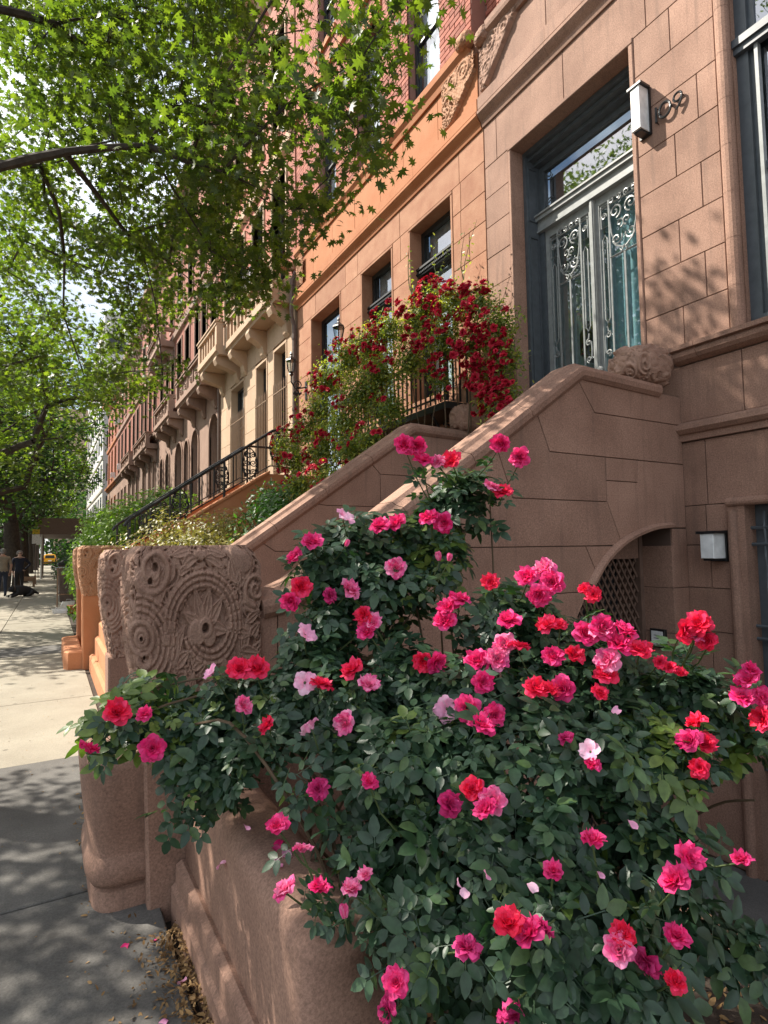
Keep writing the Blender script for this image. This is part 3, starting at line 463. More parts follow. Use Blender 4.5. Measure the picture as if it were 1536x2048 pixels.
CANOPY= [[-0.89, 10.88, 8.45], [1.41, 5.52, 7.02], [0.11, 9.26, 4.91], [0.84, 5.29, 6.98], [-0.56, 9.14, 8.77], [-0.98, 10.48, 6.21], [1.18, 9.59, 5.05], [0.9, 7.26, 6.57], [-0.82, 7.93, 9.5], [-0.39, 8.95, 8.36], [1.49, 4.53, 5.85], [0.08, 6.54, 8.34], [1.22, 6.12, 7.51], [-0.59, 10.65, 4.2], [1.95, 3.2, 5.83], [0.05, 10.52, 4.92], [1.81, 3.41, 4.39], [1.09, 5.57, 7.5], [1.24, 4.34, 5.45], [1.63, 9.92, 5.55], [1.22, 7.37, 5.1], [2.26, 8.27, 5.2], [0.66, 8.66, 5.82], [1.29, 8.45, 6.11], [2.04, 7.69, 5.55], [2.12, 5.81, 4.87], [1.43, 6.15, 4.95], [1.13, 4.39, 5.99], [-0.1, 7.07, 7.17], [1.32, 7.39, 5.82], [0.61, 8.86, 4.0], [1.13, 5.69, 6.83], [-0.63, 8.5, 5.84], [1.68, 5.08, 6.22], [-0.04, 9.29, 6.58], [1.24, 7.91, 3.9], [-0.26, 9.49, 6.88], [-0.05, 10.93, 7.14], [0.95, 5.49, 5.71], [1.46, 7.03, 7.82], [1.45, 5.22, 6.54], [1.18, 10.77, 5.83], [-0.79, 8.69, 6.51], [0.83, 7.74, 5.9], [2.4, 5.56, 5.21], [-0.18, 10.04, 5.47], [1.5, 4.77, 5.24], [0.63, 8.46, 7.46], [1.87, 2.69, 4.95], [1.76, 3.59, 4.68], [1.54, 5.79, 5.42], [2.17, 3.19, 5.46], [1.02, 9.22, 4.02], [1.53, 3.85, 4.86], [0.85, 4.91, 7.13], [2.79, 7.76, 5.34], [-0.09, 7.57, 6.76], [2.09, 5.42, 5.74], [0.57, 6.76, 5.66], [0.48, 8.04, 7.78], [0.25, 10.52, 6.2], [-0.35, 8.55, 5.53], [-0.13, 8.18, 5.96], [-0.04, 8.79, 6.07], [0.45, 7.64, 7.75], [2.15, 5.68, 5.39], [1.62, 6.03, 4.25], [1.06, 4.83, 5.12], [-0.02, 7.49, 8.67], [0.45, 6.1, 6.87], [0.67, 6.77, 7.83], [2.02, 4.37, 6.06], [-0.67, 7.49, 7.84], [0.74, 6.11, 5.84], [0.72, 10.54, 6.73], [2.22, 5.11, 5.93], [0.42, 6.8, 8.99], [-0.56, 8.45, 8.56], [0.59, 5.32, 7.52], [1.01, 5.14, 4.96], [0.9, 7.67, 7.08], [0.57, 5.73, 6.06], [1.36, 6.42, 7.32], [-0.5, 7.83, 8.67], [-0.62, 8.29, 9.35], [0.4, 6.94, 6.53], [-0.25, 9.74, 9.26], [1.35, 5.41, 5.79], [0.29, 6.5, 7.14], [0.42, 6.48, 6.7], [1.27, 9.51, 6.28], [-0.9, 9.75, 7.29], [0.16, 7.15, 6.86], [-0.75, 8.67, 8.21], [1.81, 6.85, 5.02], [-0.46, 8.03, 9.51], [1.19, 9.76, 4.08], [1.78, 4.45, 6.46], [1.17, 6.37, 8.11], [2.12, 6.29, 4.76], [0.84, 9.53, 6.73], [0.15, 10.2, 6.79], [1.25, 5.95, 6.18], [-0.81, 9.23, 10.29], [1.52, 3.88, 5.92], [2.35, 6.21, 5.25], [1.94, 3.6, 6.44], [1.22, 4.63, 6.9], [-0.3, 7.29, 9.0], [1.16, 6.69, 6.44], [1.36, 4.15, 5.19], [1.58, 9.99, 6.05], [1.08, 6.09, 7.07], [0.83, 7.78, 8.0], [0.48, 7.28, 5.15], [0.87, 5.51, 8.09], [1.38, 5.59, 6.24], [0.57, 6.42, 5.97], [1.27, 5.17, 7.63], [1.54, 3.98, 6.25], [0.02, 9.81, 7.58], [1.6, 3.18, 5.68], [1.93, 7.27, 6.16], [0.48, 7.11, 5.72], [1.91, 5.79, 4.39], [1.52, 5.67, 4.4], [1.96, 8.17, 6.06], [1.2, 7.04, 6.18], [-0.48, 9.59, 7.88], [1.86, 5.94, 6.66], [0.92, 8.24, 6.64], [-0.09, 8.12, 7.76], [0.93, 10.77, 5.3], [1.2, 6.44, 5.17], [0.92, 10.41, 4.72], [-1.07, 10.39, 12.01], [1.87, 4.72, 4.56], [2.05, 3.9, 6.78], [0.89, 9.97, 3.94], [-0.32, 7.07, 6.84], [0.09, 7.69, 9.08], [1.82, 6.5, 6.02], [-0.26, 7.86, 8.16], [0.99, 4.91, 5.84], [-0.57, 10.62, 6.02], [0.97, 4.66, 6.15], [-0.17, 7.19, 5.77], [0.81, 8.93, 7.02], [0.85, 8.26, 5.1], [-0.14, 8.76, 9.46], [-0.12, 6.7, 7.81], [1.81, 7.65, 6.04], [0.1, 8.25, 5.27], [-0.58, 9.43, 5.46], [2.14, 5.0, 5.49], [2.16, 4.06, 4.81], [1.35, 4.23, 4.76], [1.35, 7.81, 6.17], [1.39, 5.93, 4.61], [0.75, 8.83, 4.52], [-0.26, 8.25, 6.98], [0.97, 8.49, 5.35], [1.08, 4.5, 5.18], [1.63, 7.74, 5.72], [0.18, 6.87, 7.06], [-0.33, 9.03, 6.27], [-0.05, 6.39, 6.82], [-0.01, 6.74, 6.25], [-0.66, 10.96, 7.25], [0.49, 9.38, 6.18], [0.85, 7.02, 5.04], [1.51, 5.06, 5.41], [-0.47, 9.39, 5.86], [0.61, 6.18, 8.19], [1.1, 8.09, 5.54], [1.81, 2.48, 5.19], [0.76, 7.77, 8.53], [2.16, 4.85, 4.69], [0.68, 6.73, 4.99], [1.25, 5.1, 7.04], [2.23, 4.57, 5.13], [0.14, 7.25, 6.34], [1.79, 10.42, 5.8], [0.14, 9.27, 8.22], [1.5, 6.55, 5.41], [-0.58, 8.19, 6.51], [0.39, 5.92, 7.95], [0.21, 9.94, 5.88], [-1.03, 10.63, 9.75], [-0.42, 8.12, 8.4], [0.41, 7.8, 8.84], [0.46, 9.84, 4.08], [1.24, 4.87, 4.79], [1.97, 3.59, 5.14], [2.08, 6.04, 5.36], [0.78, 6.56, 7.4], [1.26, 5.35, 5.01], [-0.26, 10.29, 4.04], [0.56, 6.64, 8.16], [0.46, 8.53, 8.9], [1.53, 5.64, 7.79], [1.08, 7.75, 5.4], [2.02, 4.01, 6.07], [0.42, 7.51, 6.48], [2.14, 6.77, 5.32], [0.69, 5.4, 5.17], [0.38, 10.83, 4.25], [0.99, 8.66, 4.74], [0.82, 5.15, 7.75], [-0.04, 8.93, 8.72], [-0.17, 7.72, 6.18], [1.89, 8.17, 5.11], [-0.91, 9.18, 8.59], [-0.41, 8.74, 7.5], [1.6, 6.6, 7.6], [1.58, 6.03, 7.14], [0.41, 6.05, 5.95], [-0.77, 8.65, 9.69], [0.42, 7.28, 7.59], [0.52, 10.9, 5.04], [0.19, 9.09, 7.82], [0.82, 5.5, 6.15], [0.39, 7.12, 6.06], [0.71, 8.38, 7.8], [-0.79, 10.9, 4.57], [1.1, 5.04, 6.73], [0.94, 9.57, 5.33], [1.78, 3.29, 4.93], [1.64, 6.35, 5.69], [1.53, 8.83, 5.35], [1.67, 3.12, 4.64], [0.49, 9.83, 6.37], [0.56, 9.33, 5.59], [0.1, 8.47, 8.05], [0.95, 7.24, 7.53], [-0.9, 10.94, 7.8], [1.98, 6.94, 4.73], [0.57, 8.71, 8.35], [-0.05, 8.4, 9.19], [-0.66, 8.31, 10.36], [0.46, 5.89, 5.45], [0.72, 8.29, 8.13], [0.26, 7.65, 8.51], [-0.34, 10.09, 9.51], [0.06, 7.29, 7.89], [0.59, 5.78, 6.8], [-1.52, 4.79, 12.21], [-2.2, 3.48, 8.22], [-1.57, 4.35, 3.65], [-2.22, 4.46, 5.26], [-1.21, 6.64, 6.35], [-1.43, 4.38, 6.35], [-1.81, 5.35, 8.02], [0.33, 3.1, 7.97], [-2.18, 7.73, 6.85], [-2.16, 8.48, 7.09], [-2.87, 7.53, 9.37], [-3.08, 7.64, 7.68], [-0.07, 4.49, 7.61], [-1.01, 5.23, 11.32], [-2.03, 5.9, 7.82], [-3.19, 6.31, 9.85], [-3.55, 7.89, 6.74], [-0.93, 5.12, 8.42], [-2.48, 4.69, 9.15], [-2.61, 7.05, 7.58], [-3.32, 3.58, 10.33], [-0.68, 5.42, 10.07], [-1.11, 7.26, 5.58], [0.14, 3.15, 8.95], [-4.6, 3.73, 8.82], [-0.66, 5.19, 9.42], [-3.39, 4.02, 5.76], [-3.3, 5.46, 7.5], [-3.02, 6.97, 5.46], [0.17, 6.04, 9.25], [-0.41, 3.18, 10.06], [-3.72, 6.27, 7.84], [-1.4, 6.22, 9.37], [-4.53, 4.55, 8.93], [-1.87, 2.19, 7.92], [-0.22, 3.85, 7.57], [-3.3, 3.45, 4.89], [-1.96, 4.75, 10.39], [-0.74, 6.5, 8.56], [-2.81, 2.63, 8.41], [-1.93, 6.14, 11.3], [-2.78, 4.05, 7.26], [-1.23, 6.27, 5.43], [-3.37, 2.5, 7.57], [-2.2, 4.66, 7.22], [-2.54, 4.88, 9.91], [-2.02, 5.04, 4.76], [-1.6, 4.63, 7.57], [-3.2, 5.33, 8.23], [-4.65, 4.78, 6.37], [-1.28, 8.01, 7.19], [-0.4, 3.16, 6.06], [-3.12, 4.64, 9.99], [-4.2, 4.33, 10.15], [-1.56, 5.01, 6.62], [-3.74, 5.97, 7.12], [-2.84, 3.54, 4.51], [0.23, 4.7, 9.38], [-2.83, 8.21, 8.24], [-2.23, 5.75, 9.05], [-3.72, 5.59, 10.04], [-1.19, 5.21, 7.45], [-3.09, 6.62, 7.24], [-3.55, 4.78, 8.72], [-0.95, 4.47, 3.96], [-0.44, 3.6, 8.55], [-3.96, 5.25, 7.71], [-2.27, 7.25, 5.78], [-3.64, 3.33, 5.52], [-2.83, 6.09, 7.74], [-0.85, 5.84, 7.49], [-2.74, 3.68, 10.79], [-0.41, 5.48, 11.35], [-1.87, 7.49, 10.53], [-2.84, 3.66, 9.95], [-1.04, 3.99, 5.77], [-3.89, 3.57, 6.06], [-3.94, 4.92, 5.69], [-3.17, 6.64, 7.96], [-0.89, 5.76, 6.61], [-2.94, 6.37, 6.67], [-2.19, 2.96, 10.69], [-2.74, 4.49, 6.18], [-1.71, 4.09, 10.96], [-1.73, 5.05, 11.13], [-3.47, 6.61, 11.04], [-2.37, 6.41, 7.06], [-1.21, 5.26, 5.45], [-4.35, 6.3, 6.75], [-0.68, 5.87, 9.66], [-2.1, 7.86, 7.96], [-3.05, 3.33, 8.21], [-1.83, 3.64, 8.9], [-2.59, 5.83, 10.04], [-2.87, 7.51, 6.24], [-4.06, 5.87, 9.37], [-4.35, 3.16, 8.08], [-3.76, 5.42, 10.7], [-1.09, 7.83, 8.19], [-1.67, 4.34, 4.8], [-3.7, 5.17, 4.87], [-3.59, 4.25, 7.66], [-1.22, 2.09, 8.63], [-0.96, 5.69, 4.33], [-2.78, 4.33, 8.66], [-0.72, 4.82, 6.1], [-1.21, 5.69, 12.39], [-1.68, 3.27, 7.79], [-2.86, 5.21, 5.14], [-1.91, 6.6, 10.72], [-2.39, 2.07, 9.52], [-4.39, 5.61, 6.53], [-1.75, 6.67, 8.95], [-1.73, 7.29, 6.21], [-1.21, 6.8, 10.23], [-1.52, 5.26, 9.15], [-1.58, 3.72, 12.1], [-1.55, 6.97, 11.87], [-2.0, 5.16, 12.42], [-1.13, 3.67, 10.08], [-4.65, 5.6, 8.87], [-3.73, 6.46, 4.53], [-0.79, 4.53, 5.04], [-1.65, 4.03, 9.75], [-1.89, 5.8, 9.69], [-1.33, 2.8, 5.39], [-2.25, 4.97, 11.62], [-2.58, 6.76, 10.49], [-1.49, 4.82, 8.73], [-0.72, 3.75, 4.64], [-2.33, 6.47, 5.0], [-1.52, 5.71, 4.82], [-1.24, 6.2, 4.15], [-1.47, 6.23, 8.24], [-4.26, 6.08, 8.64], [-0.12, 4.35, 10.65], [-2.98, 6.35, 4.68], [-1.33, 4.67, 10.26], [-2.4, 3.3, 7.06], [-1.61, 2.75, 7.31], [-4.05, 4.73, 11.11], [-1.06, 3.5, 11.28], [-1.61, 6.3, 12.21], [-0.89, 2.74, 7.3], [-0.3, 5.7, 10.55], [-2.14, 4.62, 5.94], [-2.14, 6.71, 12.2], [-2.03, 6.75, 8.03], [-1.52, 7.08, 4.99], [-3.53, 6.33, 6.88], [-4.28, 5.92, 4.23], [-3.18, 7.35, 5.76], [-4.22, 5.82, 5.26], [-4.52, 5.27, 5.48], [-2.89, 5.7, 3.64], [-4.25, 6.37, 6.24], [-1.8, 5.35, 4.07], [-3.18, 4.66, 5.59], [-2.62, 6.03, 3.45], [-3.77, 6.71, 5.11], [-2.76, 5.54, 6.11], [-1.73, 6.15, 4.05], [-2.06, 6.15, 6.47], [-3.98, 5.37, 5.8], [-1.97, 6.07, 5.27], [-2.58, 5.87, 5.63], [-2.97, 6.39, 4.14], [-2.59, 5.15, 6.2], [-3.51, 4.85, 4.45], [-3.46, 5.08, 6.56], [-4.18, 6.23, 5.8], [-2.97, 6.88, 5.97], [-4.06, 7.14, 5.81], [-3.04, 5.6, 5.1], [-3.28, 5.49, 3.33], [-3.02, 5.29, 6.41], [-2.91, 6.43, 5.72], [-1.99, 7.03, 5.53], [-3.21, 5.8, 4.13], [-2.88, 7.78, 5.78], [-1.89, 7.3, 4.58], [-2.41, 5.75, 4.19], [-2.29, 5.47, 5.83], [-1.72, 6.73, 6.11], [-3.78, 5.85, 5.3], [-3.9, 6.1, 4.2], [-2.38, 4.5, 4.28], [-3.95, 5.07, 4.38], [-1.41, 6.37, 5.05], [-3.91, 5.69, 6.49], [-2.81, 6.5, 3.66], [-3.25, 6.06, 5.3], [-2.5, 7.74, 5.51], [-2.42, 5.3, 4.53], [-3.51, 5.53, 5.99], [-3.71, 7.19, 5.55], [-2.23, 6.97, 4.74], [-2.2, 7.47, 4.94], [-2.32, 5.51, 6.58], [-2.05, 5.57, 5.28], [-2.04, 6.94, 6.35], [-1.58, 5.06, 5.61], [-3.65, 7.21, 4.6], [-2.51, 6.27, 5.48], [-3.42, 6.5, 3.89], [-2.48, 6.51, 6.35], [-2.14, 5.72, 3.6], [-3.35, 7.07, 4.14], [-3.26, 6.55, 5.23], [-2.54, 6.87, 12.97], [-1.81, 7.86, 12.11], [-0.02, 7.09, 13.71], [-1.81, 6.07, 13.44], [-2.45, 6.16, 13.61], [-2.63, 7.78, 13.78], [-0.53, 6.76, 14.0], [-1.75, 6.9, 12.79], [-2.85, 7.13, 12.46], [-0.98, 5.9, 13.43], [-2.47, 7.2, 13.95], [-2.37, 8.19, 12.4], [-1.61, 6.65, 13.38], [-1.14, 6.99, 14.6], [-1.25, 6.13, 14.02], [-2.16, 7.41, 12.49], [-2.9, 4.52, 4.59], [-3.49, 5.23, 6.23], [-2.19, 3.95, 5.73], [-2.95, 4.52, 5.31], [-2.06, 5.16, 6.15], [-3.43, 4.56, 6.11], [-1.5, 5.62, 5.16], [-2.67, 3.82, 6.22], [-2.85, 3.61, 5.19], [-2.71, 4.84, 5.81], [-2.97, 5.33, 4.42], [-2.77, 5.89, 6.49], [-1.98, 4.0, 5.38], [-3.14, 4.98, 5.36], [-2.23, 5.04, 5.29], [-2.43, 5.83, 4.9], [-3.78, 4.41, 4.53], [-3.0, 6.09, 5.88], [-1.92, 6.09, 6.13], [-2.29, 4.21, 6.06], [-3.34, 5.69, 4.59], [-2.96, 5.92, 4.69], [-3.02, 5.07, 4.17], [-2.1, 4.67, 4.53], [-3.1, 3.78, 4.57], [-3.0, 4.73, 4.94], [-2.7, 4.55, 7.03], [-3.52, 4.42, 4.05], [-2.67, 5.45, 5.53], [-3.6, 5.97, 6.12], [-3.76, 4.12, 5.56], [-3.79, 5.17, 5.48], [-3.33, 5.17, 5.72], [-2.86, 5.61, 6.83], [-2.88, 4.06, 5.91], [-2.95, 6.09, 4.35], [-2.23, 4.73, 6.45], [-2.62, 3.53, 5.54], [-1.85, 4.96, 4.42], [-3.17, 4.6, 6.74], [-2.28, 5.94, 4.52], [-2.29, 3.97, 6.62], [-2.8, 5.91, 3.92], [-2.52, 3.99, 5.19], [-1.36, 4.88, 5.32], [-2.43, 5.0, 4.33], [-1.97, 4.86, 5.72], [-3.08, 5.43, 3.82], [-2.92, 5.78, 5.38], [-3.36, 5.73, 5.6], [-2.49, 4.44, 5.47], [-1.86, 5.64, 4.72], [-2.5, 6.16, 4.79], [-3.32, 4.05, 5.14], [-2.46, 5.15, 4.9], [-3.56, 4.77, 4.96], [-3.88, 4.53, 5.84], [-3.14, 4.04, 4.14], [-2.93, 4.28, 7.0], [-3.43, 4.44, 6.54], [-3.03, 7.32, 4.79], [-4.21, 6.91, 4.26], [-3.06, 7.4, 4.32], [-2.48, 6.86, 3.79], [-3.04, 6.87, 4.1], [-3.89, 6.55, 3.76], [-3.53, 6.85, 4.85], [-3.8, 7.19, 5.18], [-3.42, 6.63, 3.54], [-3.26, 7.06, 3.59], [-4.29, 6.73, 4.66], [-3.42, 6.36, 4.77], [-3.63, 6.71, 4.14], [-3.1, 6.84, 4.97], [-3.43, 6.1, 3.84], [-2.62, 6.66, 4.16], [-4.02, 7.13, 3.73], [-3.14, 7.4, 5.22], [-3.84, 7.38, 4.22], [-4.07, 7.21, 4.64], [-2.78, 7.16, 3.8], [-4.15, 6.38, 3.97], [-2.8, 7.54, 5.03], [-3.58, 7.44, 4.94], [-2.67, 6.67, 4.88], [-3.62, 6.63, 5.62], [-2.42, 7.01, 5.22], [-4.02, 6.66, 5.55], [-3.45, 6.95, 5.3], [-2.59, 7.37, 4.08], [-2.76, 7.1, 4.34], [-2.27, 6.87, 4.4], [-4.1, 6.3, 4.8], [-3.55, 6.01, 4.49], [-2.19, 4.32, 3.33], [-1.93, 4.7, 4.09], [-2.5, 5.0, 3.95], [-2.08, 4.36, 3.9], [-1.97, 4.28, 4.26], [-1.21, 3.97, 3.88], [-2.14, 3.9, 4.51], [-2.17, 4.0, 4.04], [-3.07, 4.65, 3.85], [-2.43, 5.11, 3.46], [-2.99, 3.59, 4.02], [-2.83, 4.24, 4.15], [-2.85, 3.83, 3.36], [-1.61, 3.68, 3.47]]  # crown clusters, plus unseen ones added to shade bush, wall and pavement

# ------------------------------------------------------------------ ground, kerb, road
XF = 4.4            # plane of the house fronts
G = -0.05           # pavement level
AREA = -0.85        # sunken areaway level

mb = MB(); mb.box(-40, 60, -12, 230, -1.5, -0.95); struct('ground', mb, SOIL)
mb = MB(); mb.box(-12.5, -3.2, -12, 230, -0.95, -0.20); struct('road', mb, ASPH)
mb = MB(); mb.box(-3.2, -3.0, -12, 230, -0.95, -0.055); struct('kerb', mb, CONC)
sidewalk = MB(); sidewalk.box(-3.0, 0.46, -12, 230, -0.95, G-0.018); sidewalk = struct('sidewalk', sidewalk, GAP)
ys = [-6, -4.6, -3.1, -1.0, 1.05, 3.12, 5.19, 7.30, 9.05, 10.72, 11.66, 13.7, 15.8, 17.9, 20.0, 22.1, 24.2, 26.3, 28.5, 30.8, 33, 36, 39, 42, 46, 50, 55, 60, 70, 80, 95]
def jit(a): return a + rng.uniform(-.004, .004)
for i in range(len(ys)-1):
    xs = [-3.0, -1.95, -0.82, 0.46] if i != 9 else [-3.0, 0.26]
    for j in range(len(xs)-1):
        y0, y1, x0, x1 = ys[i], ys[i+1], xs[j], xs[j+1]
        b = MB()
        top = G + rng.uniform(-.004, .003)
        b.prism(offset_poly([(x0,y0),(x1,y0),(x1,y1),(x0,y1)], .006), 'z', top, top-.05, ch=.005)
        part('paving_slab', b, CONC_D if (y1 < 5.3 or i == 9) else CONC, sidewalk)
mb = MB(); mb.box(-3.0, 0.46, 95, 230, G-.02, G); struct('far_pavement', mb, CONC)
# opposite pavement
mb = MB(); mb.box(-16.5, -12.5, -12, 230, -0.95, -0.05); struct('opposite_sidewalk', mb, CONC)
# front yards behind the building line
mb = MB(); mb.box(.46, 2.35, -12, 2.9, -.95, -.12); struct('planting_bed', mb, SOIL)
areaway = MB(); areaway.box(2.55, 4.75, -12, 3.0, -.95, AREA-.02); areaway = struct('areaway', areaway, GAP)
for x0, x1 in ((2.56, 3.12), (3.12, 4.40)):
    for y0, y1 in ((-8,-3.2), (-3.2, .62), (.62, 2.74)):
        b = MB(); b.prism(offset_poly(rect(x0,x1,y0,y1), .006), 'z', AREA, AREA-.04, ch=.004)
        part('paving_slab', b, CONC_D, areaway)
b = MB(); b.prism([(2.35,-.95),(2.60,-.95),(2.52,-.10),(2.35,-.10)], 'y', -12, 2.8); struct('bed_wall', b, BROWN)
mb = MB(); mb.box(.46, 4.7, 5.2, 95, -.95, -.06); struct('front_yards', mb, SOIL)

# ------------------------------------------------------------------ masonry helpers
def cut(segs, a, b):
    out = []
    for s0, s1 in segs:
        if b <= s0 or a >= s1: out.append((s0, s1)); continue
        if a > s0: out.append((s0, a))
        if b < s1: out.append((b, s1))
    return out

def ashlar(parent, y0, y1, zs, openings, mat, xf=XF, splits=None, auto=None, ch=.003):
    for i in range(len(zs)-1):
        za, zb = zs[i], zs[i+1]
        segs = [(y0, y1)]
        for (oa, ob, oz0, oz1) in openings:
            ov = min(zb, oz1)-max(za, oz0)
            if ov > .3*(zb-za): segs = cut(segs, oa, ob)
        cuts = list((splits or {}).get(i, []))
        if auto:
            k = y0 + (auto*.5 if i % 2 else 0)
            while k < y1: cuts.append(k + rng.uniform(-.12, .12)); k += auto
        for s0, s1 in segs:
            pts = [s0] + sorted(c for c in cuts if s0+.14 < c < s1-.14) + [s1]
            for a, b in zip(pts[:-1], pts[1:]):
                if b-a < .02: continue
                q = MB(); q.prism(rect(a+.003, b-.003, za+.003, zb-.003), 'x', xf+rng.uniform(-.0012,.0012), xf+.05, ch=ch)
                part('stone_block', q, mat, parent)

def core(parent, y0, y1, z0, z1, openings, mat, xf=XF+.012, xb=XF+.36, name='wall'):
    q = MB()
    ed = sorted({y0, y1} | {min(max(v, y0), y1) for o in openings for v in o[:2]})
    for a, b in zip(ed[:-1], ed[1:]):
        segs = [(z0, z1)]
        for (oa, ob, oz0, oz1) in openings:
            if oa <= a+1e-6 and ob >= b-1e-6: segs = cut(segs, oz0, oz1)
        for s0, s1 in segs: q.box(xf, xb, a, b, s0, s1)
    return part(name, q, mat, parent)

def reveal(parent, ya, yb, za, zb, mat, w=.045, depth=.24, proud=.006, xf=XF, sill=False, name='window_surround'):
    """moulded stone edge round an opening; opening outside = ya..yb, za..zb"""
    q = MB()
    for a, b in ((ya+.002, ya+w), (yb-w, yb-.002)):
        q.prism(rect(a, b, za, zb-w), 'x', xf-proud, xf+depth, ch=.008)
    q.prism(rect(ya+.002, yb-.002, zb-w, zb-.002), 'x', xf-proud, xf+depth, ch=.008)
    if sill: q.box(xf-.05, xf+depth, ya-.04, yb+.04, za-.09, za-.001)
    return part(name, q, mat, parent)

def window(parent, ya, yb, za, zb, xf, mat=None, glass=None, bars=(), mull=(), fw=.055, bt=.03, blind=None, dent=False, back=.5):
    mat = mat or BLACKF; glass = glass or GLASS
    q = MB()
    q.box(xf, xf+.07, ya, ya+fw, za, zb); q.box(xf, xf+.07, yb-fw, yb, za, zb)
    q.box(xf, xf+.07, ya+fw, yb-fw, zb-fw, zb); q.box(xf, xf+.07, ya+fw, yb-fw, za, za+fw)
    # second, inner step of the frame
    g = fw*.5
    q.box(xf+.03, xf+.06, ya+fw, ya+fw+g, za+fw, zb-fw); q.box(xf+.03, xf+.06, yb-fw-g, yb-fw, za+fw, zb-fw)
    for z in bars: q.box(xf+.012, xf+.075, ya+fw+g, yb-fw-g, z-bt/2, z+bt/2)
    w = part('window', q, mat, parent)
    zz = [za+fw] + sorted(bars) + [zb-fw]; yy = [ya+fw] + sorted(mull) + [yb-fw]
    for y in mull:
        q = MB(); q.box(xf+.016, xf+.066, y-.02, y+.02, za+fw, zb-fw); part('mullion', q, mat, w)
    for i in range(len(zz)-1):
        for j in range(len(yy)-1):
            q = MB(); q.box(xf+.045+.008*(i%2), xf+.049+.008*(i%2), yy[j]+.002, yy[j+1]-.002, zz[i]+.002, zz[i+1]-.002)
            part('pane', q, glass, w)
    if blind is not None:
        q = MB(); n = 14
        y0, y1 = ya+fw, yb-fw
        pts = [(xf+.095+.012*math.sin(k*1.9), y0+(y1-y0)*k/n) for k in range(n+1)]
        zb0 = zb - (zb-za)*blind
        V = [(x,y,zb0) for x,y in pts]+[(x,y,zb-.02) for x,y in pts]
        q.add(V, [(k,k+1,n+2+k,n+1+k) for k in range(n)])
        part('blind', q, WHITE, w)
    q = MB(); q.box(xf+back, xf+back+.03, ya-.1, yb+.1, za-.1, zb+.1); part('shade_panel', q, SHADE_BACK, w)  # dark panel stands in for the shade of the room
    return w

def run(parent, name, prof, y0, y1, mat, xf=XF, cuts=()):
    """horizontal moulding, one piece per stone"""
    pts = [y0]+sorted(cuts)+[y1]
    for a, b in zip(pts[:-1], pts[1:]):
        q = MB(); q.profile_run(prof, ((xf, a+.0015), (xf, b-.0015))); part(name, q, mat, parent)

# ------------------------------------------------------------------ carving: height fields
def seg_d(U, V, a, b):
    ax, ay = a; bx, by = b; dx, dy = bx-ax, by-ay
    t = np.clip(((U-ax)*dx+(V-ay)*dy)/(dx*dx+dy*dy), 0, 1)
    return t, (U-ax-t*dx), (V-ay-t*dy)
def c_leaf(H, U, V, a, b, w, bend=0, h=1.0, fl=.25):
    """almond leaf with a hollow blade, raised rim and mid rib"""
    dx, dy = b[0]-a[0], b[1]-a[1]; L = math.hypot(dx, dy)
    t = ((U-a[0])*dx+(V-a[1])*dy)/(L*L)
    s = ((V-a[1])*dx-(U-a[0])*dy)/L - bend*np.sin(np.clip(t,0,1)*np.pi)
    half = w*np.sin(np.clip(t,0,1)**(.75)*np.pi)+1e-6
    q = np.abs(s)/half
    inside = (t > 0) & (t < 1) & (q < 1)
    prof = h*(.55+.45*q**2) + .22*h*np.exp(-(s/(w*.13))**2)
    prof = prof*np.clip((1-q)/.18, 0, 1)**.5
    H[inside] = np.maximum(H, np.where(inside, prof, 0))[inside]
def c_ring(H, U, V, c, r, w, a0=0, a1=360, h=1.0, spiral=0, bead=0):
    ang = (np.degrees(np.arctan2(V-c[1], U-c[0]))-a0) % 360
    rr = np.hypot(U-c[0], V-c[1])
    ok = ang <= ((a1-a0) % 360 or 360)
    d = np.abs(rr-(r+spiral*ang/360))/w
    prof = h*np.sqrt(np.clip(1-d*d, 0, 1))
    if bead: prof = prof*(1-.18*(np.sin(np.radians(ang)*bead) > .75))
    H[:] = np.where(ok, np.maximum(H, prof), H)
def c_disc(H, U, V, c, r, h=1.0):
    d = np.hypot(U-c[0], V-c[1])/r
    H[:] = np.maximum(H, h*np.clip((1-d)/.25, 0, 1)**.5)
def c_hole(H, U, V, c, r, h=-.4):
    d = np.hypot(U-c[0], V-c[1])
    H[:] = np.where(d < r, h, H)
def volute(H, U, V, c, r, turns=2, w=.02, a0=0, sgn=1, h=1.0):
    ang = np.arctan2(V-c[1], U-c[0])*sgn; rr = np.hypot(U-c[0], V-c[1])
    for k in range(turns+1):
        rad = r*(1-((ang-math.radians(a0)) % (2*math.pi))/(2*math.pi*turns) - k/turns)
        d = np.abs(rr-np.maximum(rad, 0))/(w*(.5+.5*np.clip(rad/r,0,1)))
        H[:] = np.maximum(H, h*np.sqrt(np.clip(1-d*d, 0, 1))*(rad > .05*r))

def tangle(x, y, z, seed):
    rs = np.random.RandomState(seed)
    p = rs.uniform(0, 6, 6)
    a = np.sin(x*5+p[0]+2*np.sin(y*4+p[1]))+np.sin(y*6+p[2]+2*np.sin(z*5+p[3]))+np.sin(z*5.5+p[4]+2*np.sin(x*4.4+p[5]))
    b = np.sin(x*7+p[3]+1.6*np.sin(z*6+p[0]))-np.sin(y*7.5+p[5]+1.4*np.sin(x*7+p[2]))
    s = .5+.5*np.cos(a*5.2)
    h = .5+.5*np.cos(b*5.0)
    return np.clip(np.maximum(s**.7, .85*h**.8)*1.15-.25*(s < .25)*(h < .3), 0, 1)

